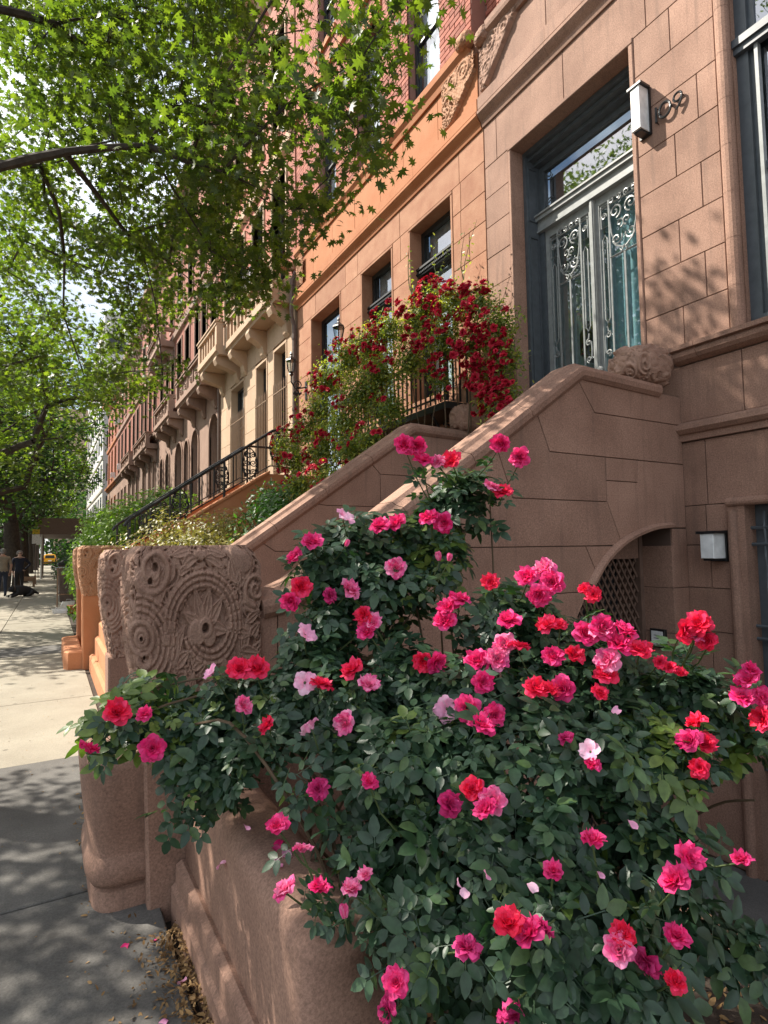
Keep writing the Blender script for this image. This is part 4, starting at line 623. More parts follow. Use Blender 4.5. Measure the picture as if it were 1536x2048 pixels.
def newel_relief(nu, nv):
    """height 0..~1 over the newel face, u to the right 0..1.24, v up 0..1.2"""
    u = np.linspace(0, 1.24, nu); v = np.linspace(0, 1.2, nv)
    U, V = np.meshgrid(u, v)
    H = np.zeros_like(U)
    P = lambda x, y: ((x-80)/1000, (1300-y)/1000)
    lf = lambda a, b, w, bend=0, h=1: c_leaf(H, U, V, P(*a), P(*b), w, bend, h)
    C = P(755, 640)
    # great scroll: three beaded bands
    H[:] = .62*tangle(U*3.1, V*3.1, (U+V)*1.7, 12)
    for k, r in enumerate((.262, .305, .345)):
        c_ring(H, U, V, C, r, .022, -12, 185, 1.0, spiral=.03, bead=30)
    rr = np.hypot(U-C[0], V-C[1]); H[:] = np.where(rr < .235, H*.35, H)
    for k, r in enumerate((.175, .218, .258)):
        c_ring(H, U, V, P(820, 640), r, .023, 195, 352, .95, bead=22)
    for k, x in enumerate((1030, 1078, 1126)):
        lf((x, 1010), (x-10, 380), .03, 0, .9)
    # rosette
    for a, b, w in (((740,650),(672,375),.05),((760,650),(818,378),.055),((780,650),(942,448),.058),((760,640),(1000,690),.06),((740,650),(560,545),.05),((770,660),(860,765),.07)):
        lf(a, b, w)
    c_disc(H, U, V, P(690, 680), .10, .95); c_disc(H, U, V, P(765,655), .085, 1.05)
    c_disc(H, U, V, P(800, 720), .07, .95)
    # left scroll with rings
    for k, r in enumerate((.05, .105)): c_ring(H, U, V, P(180, 690), r, .03, 0, 360, .95)
    for k, r in enumerate((.165, .21, .255, .30)): c_ring(H, U, V, P(165, 720), r, .022, -85, 95, .95, bead=20)
    c_disc(H, U, V, P(180,690), .035, 1.0)
    c_ring(H, U, V, P(190, 815), .06, .03, 0, 360, .9)
    # upper left eye
    volute(H, U, V, P(295, 255), .165, 2, .036, 200, 1, 1.0)
    c_disc(H, U, V, P(200, 330), .09, .8); c_disc(H, U, V, P(300,320), .06, .9)
    lf((360, 470), (420, 200), .05, .02)
    # crown of mirrored leaves
    lf((560, 250), (735, 190), .05, .03); lf((940, 255), (760, 190), .05, -.03)
    lf((520, 300), (640, 260), .035, .02); lf((960, 310), (860, 255), .035, -.02)
    for x, y in ((740,180),(700,160),(780,160),(740,145)): c_disc(H, U, V, P(x, y), .03, .95)
    lf((640,130),(440,170),.04); lf((830,130),(1010,175),.045)
    # upper right acanthus
    c_disc(H, U, V, P(1140, 200), .12, .85); lf((1090,370),(1030,180),.07,.02); lf((1100,320),(1230,250),.06); lf((1110,400),(1120,250),.05)
    volute(H, U, V, P(1265, 410), .12, 2, .03, 90, -1, .95)
    lf((1150,500),(1300,560),.05); lf((1170,640),(1310,560),.04); lf((1200,760),(1310,640),.05); lf((1040,700),(1220,720),.05); lf((1090,830),(1310,860),.055); lf((1180,720),(1120,830),.045)
    # left fan
    lf((420,900),(470,560),.06,-.02); lf((430,900),(585,620),.055,.02); lf((440,900),(615,790),.05); lf((400,850),(370,690),.04); c_disc(H,U,V,P(395,710),.05,.9)
    lf((470,930),(430,830),.045)
    # lower sprays
    for b, w, q in (((345,1020),.06,.04),((450,900),.05,.02),((560,905),.05,0),((640,915),.055,-.01),((830,965),.06,-.03),((835,1180),.055,-.03)):
        lf((520,1290), b, w, q)
    lf((620,920),(760,880),.05,.02); lf((680,990),(900,890),.04,.02)
    for b, w, q in (((855,955),.06,.02),((1020,880),.06,0),((1170,880),.055,0),((1200,980),.05,-.02),((850,1170),.06,.04)):
        lf((1020,1150), b, w, q)
    volute(H, U, V, P(1260, 1100), .09, 2, .022, 0, 1, .95); c_disc(H,U,V,P(1262,1100),.03,1)
    lf((1010,1200),(1290,1170),.03); lf((700,1290),(980,1200),.03); lf((560,1290),(700,1240),.04)
    c_disc(H, U, V, P(840,1070), .05, .8); c_disc(H,U,V,P(940,910),.045,.9)
    for x, y, r in ((765,655,.032),(312,238,.026),(180,692,.012),(268,330,.02),(1232,770,.03),(192,815,.012)): c_hole(H, U, V, P(x, y), r)
    return U, V, H

def smooth2(H, n=1):
    for _ in range(n):
        K = H.copy()
        K[1:-1,1:-1] = (H[1:-1,1:-1]*4+H[:-2,1:-1]+H[2:,1:-1]+H[1:-1,:-2]+H[1:-1,2:])/8
        H = K
    return H

def newel_mesh(name, res, x0, x1, zb, zt, yf, depth, mat, relief=.040, taper=.075):
    """carved newel head: relief wraps the front (-Y) face, the rounded left arris and the street face"""
    nv = res; nu = int(res*1.15)
    Uf, Vf, H = newel_relief(nu, nv)
    H = smooth2(H, 1)
    noise = np.random.rand(*H.shape)*.10
    H = H + noise*(H > .05)
    # side strip: mirrored first part of the relief
    ns = max(6, int(nu*.42))
    Hs = H[:, :ns][:, ::-1]
    HH = np.concatenate([Hs, H], axis=1)
    n = HH.shape[1]
    v = np.linspace(0, 1, nv)
    w = x1-x0
    V3 = np.zeros((nv, n, 3))
    rc = .045
    for i in range(nv):
        z = zb+(zt-zb)*v[i]
        lx = x0 + taper*max(0, 1-v[i]*1.5)**1.6 + .05*max(0, (v[i]-.90)/.10)**2.2      # belly and rounded top
        rx = x1 - .07*max(0, (v[i]-.86)/.14)**2
        tf = .035*max(0, (v[i]-.93)/.07)**2
        # side: from the back to the arris
        s = np.linspace(1, 0, ns)
        sx = np.full(ns, lx); sy = yf+rc+tf+(depth-rc)*s
        fx = np.linspace(lx, rx, n-ns); fy = np.full(n-ns, yf+tf)
        # round the arris
        d = fx-lx; m = d < rc
        fy[m] += rc-np.sqrt(np.maximum(0, rc**2-(rc-d[m])**2))
        X = np.concatenate([sx, fx]); Y = np.concatenate([sy, fy])
        nx = np.concatenate([-np.ones(ns), np.where(m, -(rc-d)/rc*.8, 0)]); ny = np.concatenate([np.zeros(ns), -np.ones(n-ns)])
        k = relief*(HH[i]-1)*min(1, (1-v[i])/.03+.35)
        V3[i,:,0] = X+nx*k; V3[i,:,1] = Y+ny*k; V3[i,:,2] = z - .012*np.clip((np.concatenate([np.zeros(ns), fx])-lx)/w, 0, 1)*0
    verts = V3.reshape(-1, 3).tolist()
    F = []
    for i in range(nv-1):
        for j in range(n-1):
            a = i*n+j
            F.append((a, a+1, a+n+1, a+n))
    # close back, top and bottom
    b0 = len(verts)
    yb = yf+depth
    for i in range(nv): verts.append((float(V3[i,-1,0]), yb, float(V3[i,-1,2])))
    for i in range(nv-1): F.append((i*n+n-1, b0+i, b0+i+1, (i+1)*n+n-1))
    for i in range(nv-1): F.append((b0+i, i*n, (i+1)*n, b0+i+1))
    F.append(tuple([(nv-1)*n+j for j in range(n)]+[b0+nv-1])); F.append(tuple([j for j in range(n)]+[b0])[::-1])
    me = bpy.data.meshes.new(name); me.from_pydata(verts, [], F); me.materials.append(mat)
    me.polygons.foreach_set('use_smooth', [True]*(len(F)-2)+[False]*2); me.update()
    return me

def carved_boulder(name, c, r, mat, seed=0, nu=96, nv=56, amp=.10):
    """rounded stone block cut with tangled scrolls"""
    th = np.linspace(0, 2*np.pi, nu, endpoint=False); ph = np.linspace(0, np.pi, nv)
    T, Pq = np.meshgrid(th, ph)
    d = np.stack([np.sin(Pq)*np.cos(T), np.sin(Pq)*np.sin(T), np.cos(Pq)], -1)
    rs = np.random.RandomState(seed)
    U, W = T/(2*np.pi)*3.0, Pq/np.pi*1.2
    H = .35*tangle(d[...,0]*1.4, d[...,1]*1.4, d[...,2]*1.4, seed)
    for k in range(9): volute(H, U, W, (rs.uniform(0,3), rs.uniform(.25,.95)), rs.uniform(.12,.20), 2, .030, rs.uniform(0,360), rs.choice((-1,1)), .95)
    for k in range(34):
        a0 = rs.uniform(0,3), rs.uniform(.2,1.0); w = rs.uniform(0,6.3); L = rs.uniform(.18,.34)
        c_leaf(H, U, W, a0, (a0[0]+L*math.cos(w), a0[1]+L*math.sin(w)), rs.uniform(.035,.06), .02)
    H[:, 0] = H[:, -1]
    d2 = np.sign(d)*np.abs(d)**.72
    V = np.array(c) + d2*np.array(r)*(1-amp+amp*H[..., None])
    verts = V.reshape(-1, 3).tolist(); F = []
    for i in range(nv-1):
        for j in range(nu):
            F.append((i*nu+j, (i+1)*nu+j, (i+1)*nu+(j+1)%nu, i*nu+(j+1)%nu))
    me = bpy.data.meshes.new(name); me.from_pydata(verts, [], F); me.materials.append(mat)
    me.polygons.foreach_set('use_smooth', [True]*len(F)); me.update()
    return me

def relief_panel(name, poly_fn, y0, y1, z0, z1, xf, mat, flip=False, nu=70, nv=70, amp=.05):
    """carved bracket on a wall facing -X; poly_fn(a,b)->bool mask over the unit square"""
    a = np.linspace(0, 1, nu); b = np.linspace(0, 1, nv); A, B = np.meshgrid(a, b)
    H = np.zeros_like(A)
    for k, (q, e, w) in enumerate((((.1,.1),(.35,.95),.10),((.1,.1),(.6,.9),.11),((.1,.1),(.85,.8),.10),((.12,.1),(.15,.8),.07),((.3,.6),(.75,.98),.07),((.45,.55),(.95,.93),.06))):
        c_leaf(H, A, B, q, e, w, .03*(k%3-1))
    volute(H, A, B, (.30,.78), .2, 2, .05, 30); volute(H, A, B, (.66,.80), .18, 2, .045, 120, -1); volute(H, A, B, (.2,.35), .15, 2, .04, 60)
    H = np.maximum(H, .75*tangle(A*3, B*3, A+B, 3))+np.random.rand(*H.shape)*.08
    M = poly_fn(A, B)
    H = np.where(M, .15+H, -.3)
    Y = y1-(y1-y0)*A if not flip else y0+(y1-y0)*A
    V = np.stack([xf-amp*H, Y, z0+(z1-z0)*B], -1).reshape(-1, 3)
    F = [(i*nu+j, i*nu+j+1, (i+1)*nu+j+1, (i+1)*nu+j) for i in range(nv-1) for j in range(nu-1)
         if M[i,j] or M[i+1,j] or M[i,j+1] or M[i+1,j+1]]
    me = bpy.data.meshes.new(name); me.from_pydata(V.tolist(), [], F); me.materials.append(mat)
    me.polygons.foreach_set('use_smooth', [True]*len(F)); me.update()
    return me

def spiral(c, r0, r1, a0, a1, n=18):
    return [(c[0]+(r0+(r1-r0)*k/n)*math.cos(R(a0+(a1-a0)*k/n)), c[1]+(r0+(r1-r0)*k/n)*math.sin(R(a0+(a1-a0)*k/n))) for k in range(n+1)]

# ================================================================== house 109 (brownstone)
A0, A1 = -1.6, 5.125
HA = thing('brownstone_house', 'brown sandstone row house with tall dark double doors and number 109', 'house', (XF, 2, G))
opA = [(3.10, 4.73, 1.9, 6.0), (1.10, 2.40, 3.07, 6.0), (1.10, 2.49, AREA, 1.87), (-1.2, .2, 3.07, 6.0)]
core(HA, A0, A1, AREA-.1, 7.6, opA, BROWN_D)
zsA = [AREA, -.2, .15, .50, .84, 1.17, 1.50, 1.81, 2.32]
ashlar(HA, A0, A1, zsA, opA, BROWN, splits={7:[2.64], 6:[2.66], 5:[2.64], 4:[2.62], 3:[2.66], 2:[2.63], 8:[2.33]})
ashlar(HA, A0, A1, [2.48, 2.94], opA, BROWN, splits={0:[2.33, .9]})
run(HA, 'string_course', [(0,2.325),(.03,2.325),(.03,2.375),(.055,2.38),(.085,2.41),(.075,2.45),(.03,2.475),(.0,2.478)], A0, 2.82, BROWN, cuts=(1.4,))
run(HA, 'sill_course', [(0,2.945),(.03,2.95),(.07,2.965),(.095,2.99),(.10,3.015),(.085,3.035),(.125,3.04),(.125,3.075),(.0,3.10)], A0, 2.83, BROWN, cuts=(2.62, .6))
zs = [3.10, 3.425, 3.79, 4.15, 4.515, 4.88, 5.25, 5.61, 5.985, 6.52]
ashlar(HA, A0, A1, zs, opA, BROWN, splits={0:[2.76], 1:[2.965,2.56], 2:[2.76], 3:[2.96,2.555], 4:[2.76], 5:[2.555], 6:[2.97], 7:[2.76], 8:[2.97,4.91,3.9]})
run(HA, 'cornice', [(0,6.50),(.02,6.50),(.035,6.555),(.075,6.60),(.10,6.635),(.10,6.67),(.08,6.69),(.085,6.70),(.085,6.845),(0,6.88)], A0, A1+.005, BROWN, cuts=(4.05, 2.6))
ashlar(HA, A0, A1, [6.88, 7.44], [], BROWN, splits={0:[4.10, 2.7, 1.2]})
run(HA, 'upper_sill', [(0,7.44),(.04,7.44),(.055,7.49),(.11,7.53),(.12,7.57),(.10,7.60),(.10,7.66),(0,7.70)], A0, 4.95, BROWN, cuts=(3.6,))
ashlar(HA, A0, 4.72, [7.70, 8.15, 8.6, 9.05, 9.5, 9.95, 10.4], [(2.2, 3.3, 7.7, 10)], BROWN, auto=1.3)
q = MB(); q.box(XF+.05, XF+.4, A0, 4.72, 7.7, 15.5); part('upper_wall', q, BROWN, HA)
obj('carved_bracket', relief_panel('carved_bracket', lambda a,b: (b > a*1.0-.05) & (b > .04), 4.45, 5.11, 6.90, 7.52, XF-.01, CARVED), HA)
obj('carved_finial', carved_boulder('carved_finial', (XF-.05, 5.03, 7.55), (.10,.13,.10), CARVED, 4, 48, 28, .2), HA)
# brick strip set back beside the neighbour
q = MB(); q.box(XF+.232, XF+.5, 4.72, 5.30, 7.6, 15.5); part('brick_backing', q, BRICK_D, HA)
mbk = MB()
z = 7.70; i = 0
while z < 10.6:
    y = 4.73 - (.11 if i % 2 else 0)
    while y < 5.29:
        a, b = max(y, 4.725), min(y+.208, 5.295)
        if b-a > .03: mbk.prism(rect(a, b, z, z+.066), 'x', XF+.222+rng.uniform(0,.003), XF+.26, ch=.003)
        y += .218
    z += .076; i += 1
part('brick', mbk, BRICK, HA, kind='stuff')
q = MB(); q.box(XF+.3, XF+9, A0, A1, 15.2, 15.5); q.box(XF+.45, XF+9, A0, A0+.1, -1, 15.2); q.box(XF+8.9, XF+9, A0, A1, -1, 15.2); part('roof', q, DARKSTONE, HA)

# door surround and recess
reveal(HA, 3.10, 4.73, 1.95, 6.0, BROWN, w=.05, depth=.17, proud=.012, name='door_surround')
XD = XF+.38
q = MB()
for a, b in ((3.152, 3.19), (4.64, 4.678)): q.box(XF+.17, XD+.14, a, b, 1.95, 5.95)
q.box(XF+.17, XD+.14, 3.19, 4.64, 5.90, 5.95)
# stepped soffit boards
q.box(XF+.22, XD, 3.19, 4.64, 5.86, 5.90); q.box(XF+.30, XD, 3.19, 4.64, 5.82, 5.86)
# raised fillets of the side panels
for s, yy in ((1, 4.64), (-1, 3.19)):
    y0, y1 = (yy-.012, yy) if s > 0 else (yy, yy+.012)
    for z0, z1 in ((2.15, 4.98), (5.16, 5.78)):
        x0, x1 = XF+.205, XF+.335
        q.box(x0, x0+.012, y0, y1, z0, z1); q.box(x1-.012, x1, y0, y1, z0, z1)
        q.box(x0+.012, x1-.012, y0, y1, z0, z0+.012); q.box(x0+.012, x1-.012, y0, y1, z1-.012, z1)
df = part('door_frame', q, SLATE, HA)
# transom bar with mouldings
q = MB()
q.box(XD-.08, XD+.1, 3.19, 4.64, 5.17, 5.215); q.box(XD-.045, XD+.1, 3.19, 4.64, 5.06, 5.17); q.box(XD-.06, XD+.02, 3.19, 4.64, 5.045, 5.065)
q.box(XD-.10, XD-.0, 3.19, 4.64, 5.215, 5.235)
part('transom_bar', q, SLATE_M, HA)
q = MB()
q.box(XD, XD+.06, 3.19, 3.26, 5.235, 5.82); q.box(XD, XD+.06, 4.57, 4.64, 5.235, 5.82); q.box(XD, XD+.06, 3.26, 4.57, 5.75, 5.82); q.box(XD, XD+.06, 3.26, 4.57, 5.235, 5.29)
tw = part('transom_window', q, SLATE, HA)
q = MB(); q.box(XD+.03, XD+.034, 3.262, 4.568, 5.292, 5.748); part('pane', q, GLASS_S, tw)
q = MB()
for (cy, cz, s, t) in ((4.50,5.36,1,1),(4.50,5.68,1,-1),(3.33,5.36,-1,1),(3.33,5.68,-1,-1)):
    pts = spiral((cy, cz), .012, .06, 0, 520, 26)
    q.tube([(XD+.015, cy+s*(p[0]-cy), cz+t*(p[1]-cz)) for p in pts], .007, 5)
part('scroll', q, SLATE, tw)
q = MB(); q.box(XD+.45, XD+.48, 3.0, 4.9, 1.9, 6.0); part('hall_wall', q, HALL, HA)
q = MB(); n = 40
V = [(XD+.13+.018*math.sin(k*1.1)+.008*math.sin(k*2.7), 3.23+.64*k/n, z) for z in (2.1, 4.95) for k in range(n+1)]
q.add(V, [(k,k+1,n+2+k,n+1+k) for k in range(n)]); part('curtain', q, CURTAIN, HA, smooth=True)

def door_leaf(y0, y1):
    """glazed leaf behind wrought-iron work, seen from the street"""
    z0, z1 = 2.06, 5.045
    q = MB(); st = .055
    q.box(XD, XD+.055, y0, y0+st, z0, z1); q.box(XD, XD+.055, y1-st, y1, z0, z1)
    q.box(XD, XD+.055, y0+st, y1-st, z1-.09, z1); q.box(XD, XD+.055, y0+st, y1-st, z0, z0+.35)
    d = part('door', q, SLATE_M, HA)
    a, b = y0+st, y1-st
    q = MB(); q.box(XD+.03, XD+.036, a+.002, b-.002, z0+.352, z1-.092); part('pane', q, GLASS_D, d)
    sw = .115                                           # side strips
    la, lb = a+sw, b-sw
    q = MB(); X = XD+.004
    for y in (la, lb): q.tube([(X,y,z0+.35),(X,y,z1-.09)], .011, 4)
    zc = 4.36
    q.tube([(X,la,zc),(X,lb,zc)], .012, 4); q.tube([(X,(la+lb)/2,z0+.35),(X,(la+lb)/2,zc)], .012, 4)
    q.tube([(X,a,z1-.14),(X,b,z1-.14)], .010, 4)
    part('glazing_bar', q, SLATE_M, d)
    q = MB()
    w = lb-la; cy = (la+lb)/2
    def crv(pts, r=.0085): q.tube([(X-.004,p[0],p[1]) for p in pts], r, 5)
    # mirrored C scrolls of the top panel
    for s in (-1, 1):
        M = lambda pts: [(cy+s*(p[0]-cy), p[1]) for p in pts]
        c = (cy+w*.27, 4.80); crv(M(spiral(c, .012, .075, 90, 620, 30)))
        c2 = (cy+w*.25, 4.52); crv(M(spiral(c2, .010, .065, -60, -560, 26)))
        crv(M([(cy+w*.46,4.86),(cy+w*.47,4.74),(cy+w*.42,4.60),(cy+w*.30,4.46),(cy+w*.12,4.42),(cy+.004,4.40)]))
        crv(M(spiral((cy+w*.12,4.66), .008, .05, 200, 620, 20)))
        crv(M(spiral((cy+w*.38,4.935), .008, .035, 0, 480, 18)), .007)
        crv(M(spiral((cy+w*.14,4.935), .008, .035, 180, 620, 18)), .007)
        crv(M([(cy+w*.03,4.40),(cy+w*.09,4.375),(cy+w*.15,4.40)]), .009)
    q.ball((X-.004, cy, 4.41), .016, 6, 4)
    # corner brackets of the strips
    for s, ya, yb in ((1, a, la), (-1, b, lb)):
        ym = (ya+yb)/2
        q.tube([(X,ya+s*.02,4.93),(X,yb-s*.0,4.93),(X,yb,4.70),(X,ya+s*.02,4.70),(X,ya+s*.02,4.93)], .007, 4)
        crv(spiral((ym,4.81), .006, .035, 0, 560, 20), .007)
        def hexa(za, zb):
            h = .045
            q.tube([(X,ym,zb),(X,ym+.028,zb-h),(X,ym+.028,za+h),(X,ym,za),(X,ym-.028,za+h),(X,ym-.028,zb-h),(X,ym,zb)], .0075, 4)
            for k in range(4):
                zz = za+(zb-za)*(k+.7)/4.4
                q.ball((X,ym+.028,zz), .011, 5, 3); q.ball((X,ym-.028,zz), .011, 5, 3)
        hexa(3.72, 4.62); hexa(2.45, 3.26)
        crv([(ym-.01*s+.0,3.69)]+[(ym+s*(p[0]-ym),p[1]) for p in spiral((ym,3.60), .035, .008, 90, -360, 18)], .008)
        crv([(ym+s*(p[0]-ym),p[1]) for p in spiral((ym,3.42), .035, .008, -90, 360, 18)], .008)
        crv([(ym-s*.034,3.60),(ym-s*.040,3.51),(ym-s*.034,3.42)], .008)
    part('iron_grille', q, SLATE_M, d)
    return d
dl = door_leaf(3.915, 4.57)
dr = door_leaf(3.225, 3.895)
q = MB(); q.box(XD-.035, XD+.03, 3.88, 3.93, 2.06, 5.045); q.box(XD-.045, XD-.035, 3.892, 3.918, 2.06, 5.045); part('door_astragal', q, SLATE_M, HA)
q = MB(); q.lathe((XD-.06,3.865,3.27), [(.012,0),(.028,.01),(.028,.03),(.012,.05)], 10, 'x'); q.tube([(XD-.02,3.86,3.12),(XD-.07,3.86,3.12),(XD-.07,3.86,3.0),(XD-.02,3.86,2.98)], .012, 6); part('door_handle', q, PALE, dl)
q = MB()
for a, b in ((4.573,4.64),(3.19,3.222)): q.box(XD-.02, XD+.06, a, b, 2.06, 5.045)
q.box(XD-.1, XD+.1, 3.19, 4.64, 1.98, 2.058); part('door_jamb', q, SLATE, HA)
# dark hexagonal prism behind the glass of the left leaf
q = MB(); hx = [(4.24+.13*math.cos(R(60*k+30)), 3.72+.23*math.sin(R(60*k+30))) for k in range(6)]
q.prism([(y, z) for y, z in hx], 'x', XD+.22, XD+.42, ch=.02); part('hall_prism', q, BLACKF, HA)

# right-hand parlour window with roll moulded jamb
q = MB()
for yy in (2.345, 1.155):
    q.lathe((XF+.012, yy, 3.10), [(.052,0),(.052,2.84)], 14)
    for z in zs[1:-1]: q.lathe((XF+.012, yy, z-.002), [(.0535,0),(.0535,.004)], 14)
q.box(XF-.04, XF+.24, 1.10, 2.40, 5.94, 5.998)
q.box(XF+.05, XF+.24, 2.30, 2.397, 3.10, 5.94); q.box(XF+.05, XF+.24, 1.103, 1.20, 3.10, 5.94)
part('window_surround', q, BROWN, HA)
wA = window(HA, 1.20, 2.30, 3.10, 5.94, XF+.10, SLATE, GLASS_S, bars=(4.28, 5.30), fw=.085, bt=.06)
q = MB(); q.box(XF+.04, XF+.12, 1.20, 2.30, 5.27, 5.33); q.box(XF+.06, XF+.12, 1.20, 2.30, 5.22, 5.27); part('transom_bar', q, SLATE, wA)
q = MB(); q.box(XF+.085, XF+.13, 2.14, 2.165, 3.17, 5.22); part('sash_stile', q, SLATE_M, wA)
# basement entrance with iron gate
q = MB()
for ya, yb in ((2.36, 2.488), (1.102, 1.23)):
    q.prism([(XF-.02,ya),(XF-.02,yb),(XF+.2,yb),(XF+.2,ya)], 'z', AREA, 1.80)
    ym = (ya+yb)/2; q.lathe((XF-.02, ym+.02, AREA), [(.038,0),(.038,2.6)], 12)
q.box(XF-.02, XF+.2, 1.102, 2.488, 1.80, 1.868); q.lathe((XF-.025, 1.12, 1.815), [(.032,0),(.032,1.36)], 12, 'y')
part('door_surround', q, BROWN, HA)
q = MB(); q.box(XF+.16, XF+.2, 1.23, 2.36, AREA, 1.80); q.box(XF+.12, XF+.16, 2.28, 2.36, AREA, 1.80); q.box(XF+.12, XF+.16, 1.23, 2.28, 1.72, 1.80)
bd = part('basement_door', q, SLATE, HA)
q = MB()
for z in (1.62, 1.50, .91, .82, .0, -.1, -.7):
    q.tube([(XF+.06,1.24,z),(XF+.06,2.37,z)], .013, 6)
for k in range(7):
    y = 2.27-k*.165
    tw_ = [(XF+.06+.004*math.cos(j*1.6), y+.004*math.sin(j*1.6), 1.74-j*.055) for j in range(46)]
    q.tube(tw_, .0095, 5)
for k in range(6):
    y = 2.19-k*.165
    for z in (1.56, .865): q.tube([(XF+.06,p[0],p[1]) for p in spiral((y,z), .006, .042, 90*k, 90*k+560, 20)], .007, 5)
part('iron_gate', q, SLATE, bd)

# ================================================================== lamps, numerals, bell of 109
def box_lantern(y0, y1, z0, z1, label, dep=.14):
    t = thing('wall_lantern', label, 'lamp', (XF, (y0+y1)/2, z0), 'lamps on the brownstone front')
    q = MB(); q.box(XF-.022, XF-.001, y0-.0, y1+.0, z0-.025, z1+.012); part('back_plate', q, BLACK, t)
    q = MB(); q.box(XF-dep-.012, XF-.022, y0-.012, y1+.012, z1-.012, z1+.008); part('cap', q, BLACK, t)
    q = MB(); q.prism(rect(y0+.012, y1-.012, z0, z1-.012), 'x', XF-dep, XF-.022, ch=.004); part('shade', q, DIFF, t)
    q = MB(); q.box(XF-dep+.02, XF-.022, y0+.02, y1-.02, z0-.018, z0); part('base', q, BLACK, t)
    return t
box_lantern(2.955, 3.065, 5.03, 5.42, 'tall slim white-glass wall lamp beside the tall front doors')
box_lantern(2.50, 2.625, 1.40, 1.595, 'square white-glass wall lamp beside the barred basement door', .17)
nm = thing('house_number', 'dark metal numerals 109 standing off the sunlit stone wall', 'house number', (XF, 2.8, 5.05))
def numeral(n, paths, r=.011):
    q = MB()
    for pts in paths: q.tube([(XF-.03,y,z) for y,z in pts], r, 6)
    for y, z in (paths[0][0], paths[0][len(paths[0])//2]): q.tube([(XF-.03,y,z),(XF,y,z)], .004, 5)
    part('numeral', q, BLACK, nm, label=n)
circ = lambda cy, cz, ry, rz, n=24: [(cy+ry*math.cos(2*math.pi*k/n), cz+rz*math.sin(2*math.pi*k/n)) for k in range(n+1)]
numeral('numeral 1', [[(2.895,5.185),(2.895,5.055)]])
numeral('numeral 0', [circ(2.815,5.12,.052,.062)])
numeral('numeral 9', [circ(2.700,5.150,.036,.034), [(2.664,5.150),(2.666,5.125),(2.680,5.090),(2.715,5.050)]], .0095)

# ================================================================== stoop of 109
ST = thing('front_stoop', 'brown stone stoop with solid side walls rising to the double doors', 'stoop', (2.4, 3.9, G))
YN = 2.82
slope = (2.82-1.44)/(3.23-1.23)
# inner mass behind the dressed stones, with the arch cut out
archp = [(2.95,.55),(3.02,.80),(3.13,1.02),(3.27,1.22),(3.42,1.38),(3.60,1.50),(3.80,1.575),(4.0,1.62),(4.20,1.635)]
def dense(P, n=5):
    out = []
    for i in range(len(P)-1):
        p0, p1, p2, p3 = P[max(i-1,0)], P[i], P[i+1], P[min(i+2,len(P)-1)]
        for k in range(n):
            t = k/n
            out.append(tuple(.5*((2*p1[j])+(-p0[j]+p2[j])*t+(2*p0[j]-5*p1[j]+4*p2[j]-p3[j])*t*t+(-p0[j]+3*p1[j]-3*p2[j]+p3[j])*t**3) for j in (0,1)))
    return out+[P[-1]]
arch_c = archp; archd = dense(archp); archp = archd
topz = lambda x: 1.30 + (x-.9)*.42 if x < 1.23 else (1.44+(x-1.23)*slope if x < 3.23 else 2.79)
body = [(.5,AREA),(2.95,AREA)] + archp + [(4.20,AREA),(4.398,AREA),(4.398,2.70),(3.25,2.70),(1.23,1.33),(.9,1.2),(.5,1.1)]
q = MB(); q.prism(body, 'y', YN+.012, YN+.26); part('side_wall', q, BROWN_D, ST)
low = [(2.2,AREA),(2.95,AREA)] + archp + [(4.20,AREA),(4.398,AREA),(4.398,1.9),(2.6,1.72),(2.2,1.5)]
q = MB(); q.prism(low, 'y', YN+.26, 3.36); part('arch_lining', q, BROWN, ST)
# dressed stones of the near side wall, (x,z) polygons
def cz_(x): return topz(x)-.095                      # underside of coping
cp = lambda x: (x, cz_(x))
S = [
 [cp(3.20),(3.38,2.46),(4.395,2.46),(4.395,2.695),cp(3.24)],
 [cp(2.80),(2.92,2.145),(3.83,2.145),(4.395,2.145),(4.395,2.46),(3.38,2.46),cp(3.20)],
 [cp(2.44),(2.58,1.82),(3.475,1.82),(3.475,2.145),(2.92,2.145),cp(2.80)],
 [(3.475,1.975),(3.82,1.975),(3.83,2.145),(3.475,2.145)],
 [(3.475,1.82),(3.62,1.511)]+[(x,z+.003) for x,z in dense(arch_c[5:],5)[2:]]+[(4.395,1.637),(4.395,2.145),(3.83,2.145),(3.82,1.975),(3.475,1.975)],
 [cp(1.98),(2.10,1.505),(3.235,1.505),(3.62,1.508),(3.475,1.82),(2.58,1.82),cp(2.44)],
 [(3.235,1.505),(3.34,1.31),(3.42,1.383),(3.60,1.502)],
 [cp(1.52),(1.64,1.19),(3.245,1.19),(3.34,1.31),(3.235,1.505),(2.10,1.505),cp(1.98)],
 [cp(1.0),(1.0,.87),(3.05,.87),(3.13,1.022),(3.245,1.19),(1.64,1.19),cp(1.52)],
 [(.60,.52),(2.945,.52),(3.05,.87),(.60,.87)], [(.60,AREA),(2.94,AREA),(2.945,.52),(.60,.52)],
 [(4.205,1.17),(4.395,1.17),(4.395,1.632),(4.205,1.632)], [(4.205,.82),(4.395,.82),(4.395,1.17),(4.205,1.17)],
 [(4.205,.4),(4.395,.4),(4.395,.82),(4.205,.82)], [(4.205,AREA),(4.395,AREA),(4.395,.4),(4.205,.4)],
 [(.60,.87),(1.0,.87),cp(1.0),(.91,cz_(.91)),(.60,1.0)],
]
for p in S:
    q = MB(); q.prism(offset_poly(p, .0028), 'y', YN+rng.uniform(-.001,.001), YN+.03, ch=.0025); part('stone_block', q, BROWN, ST)
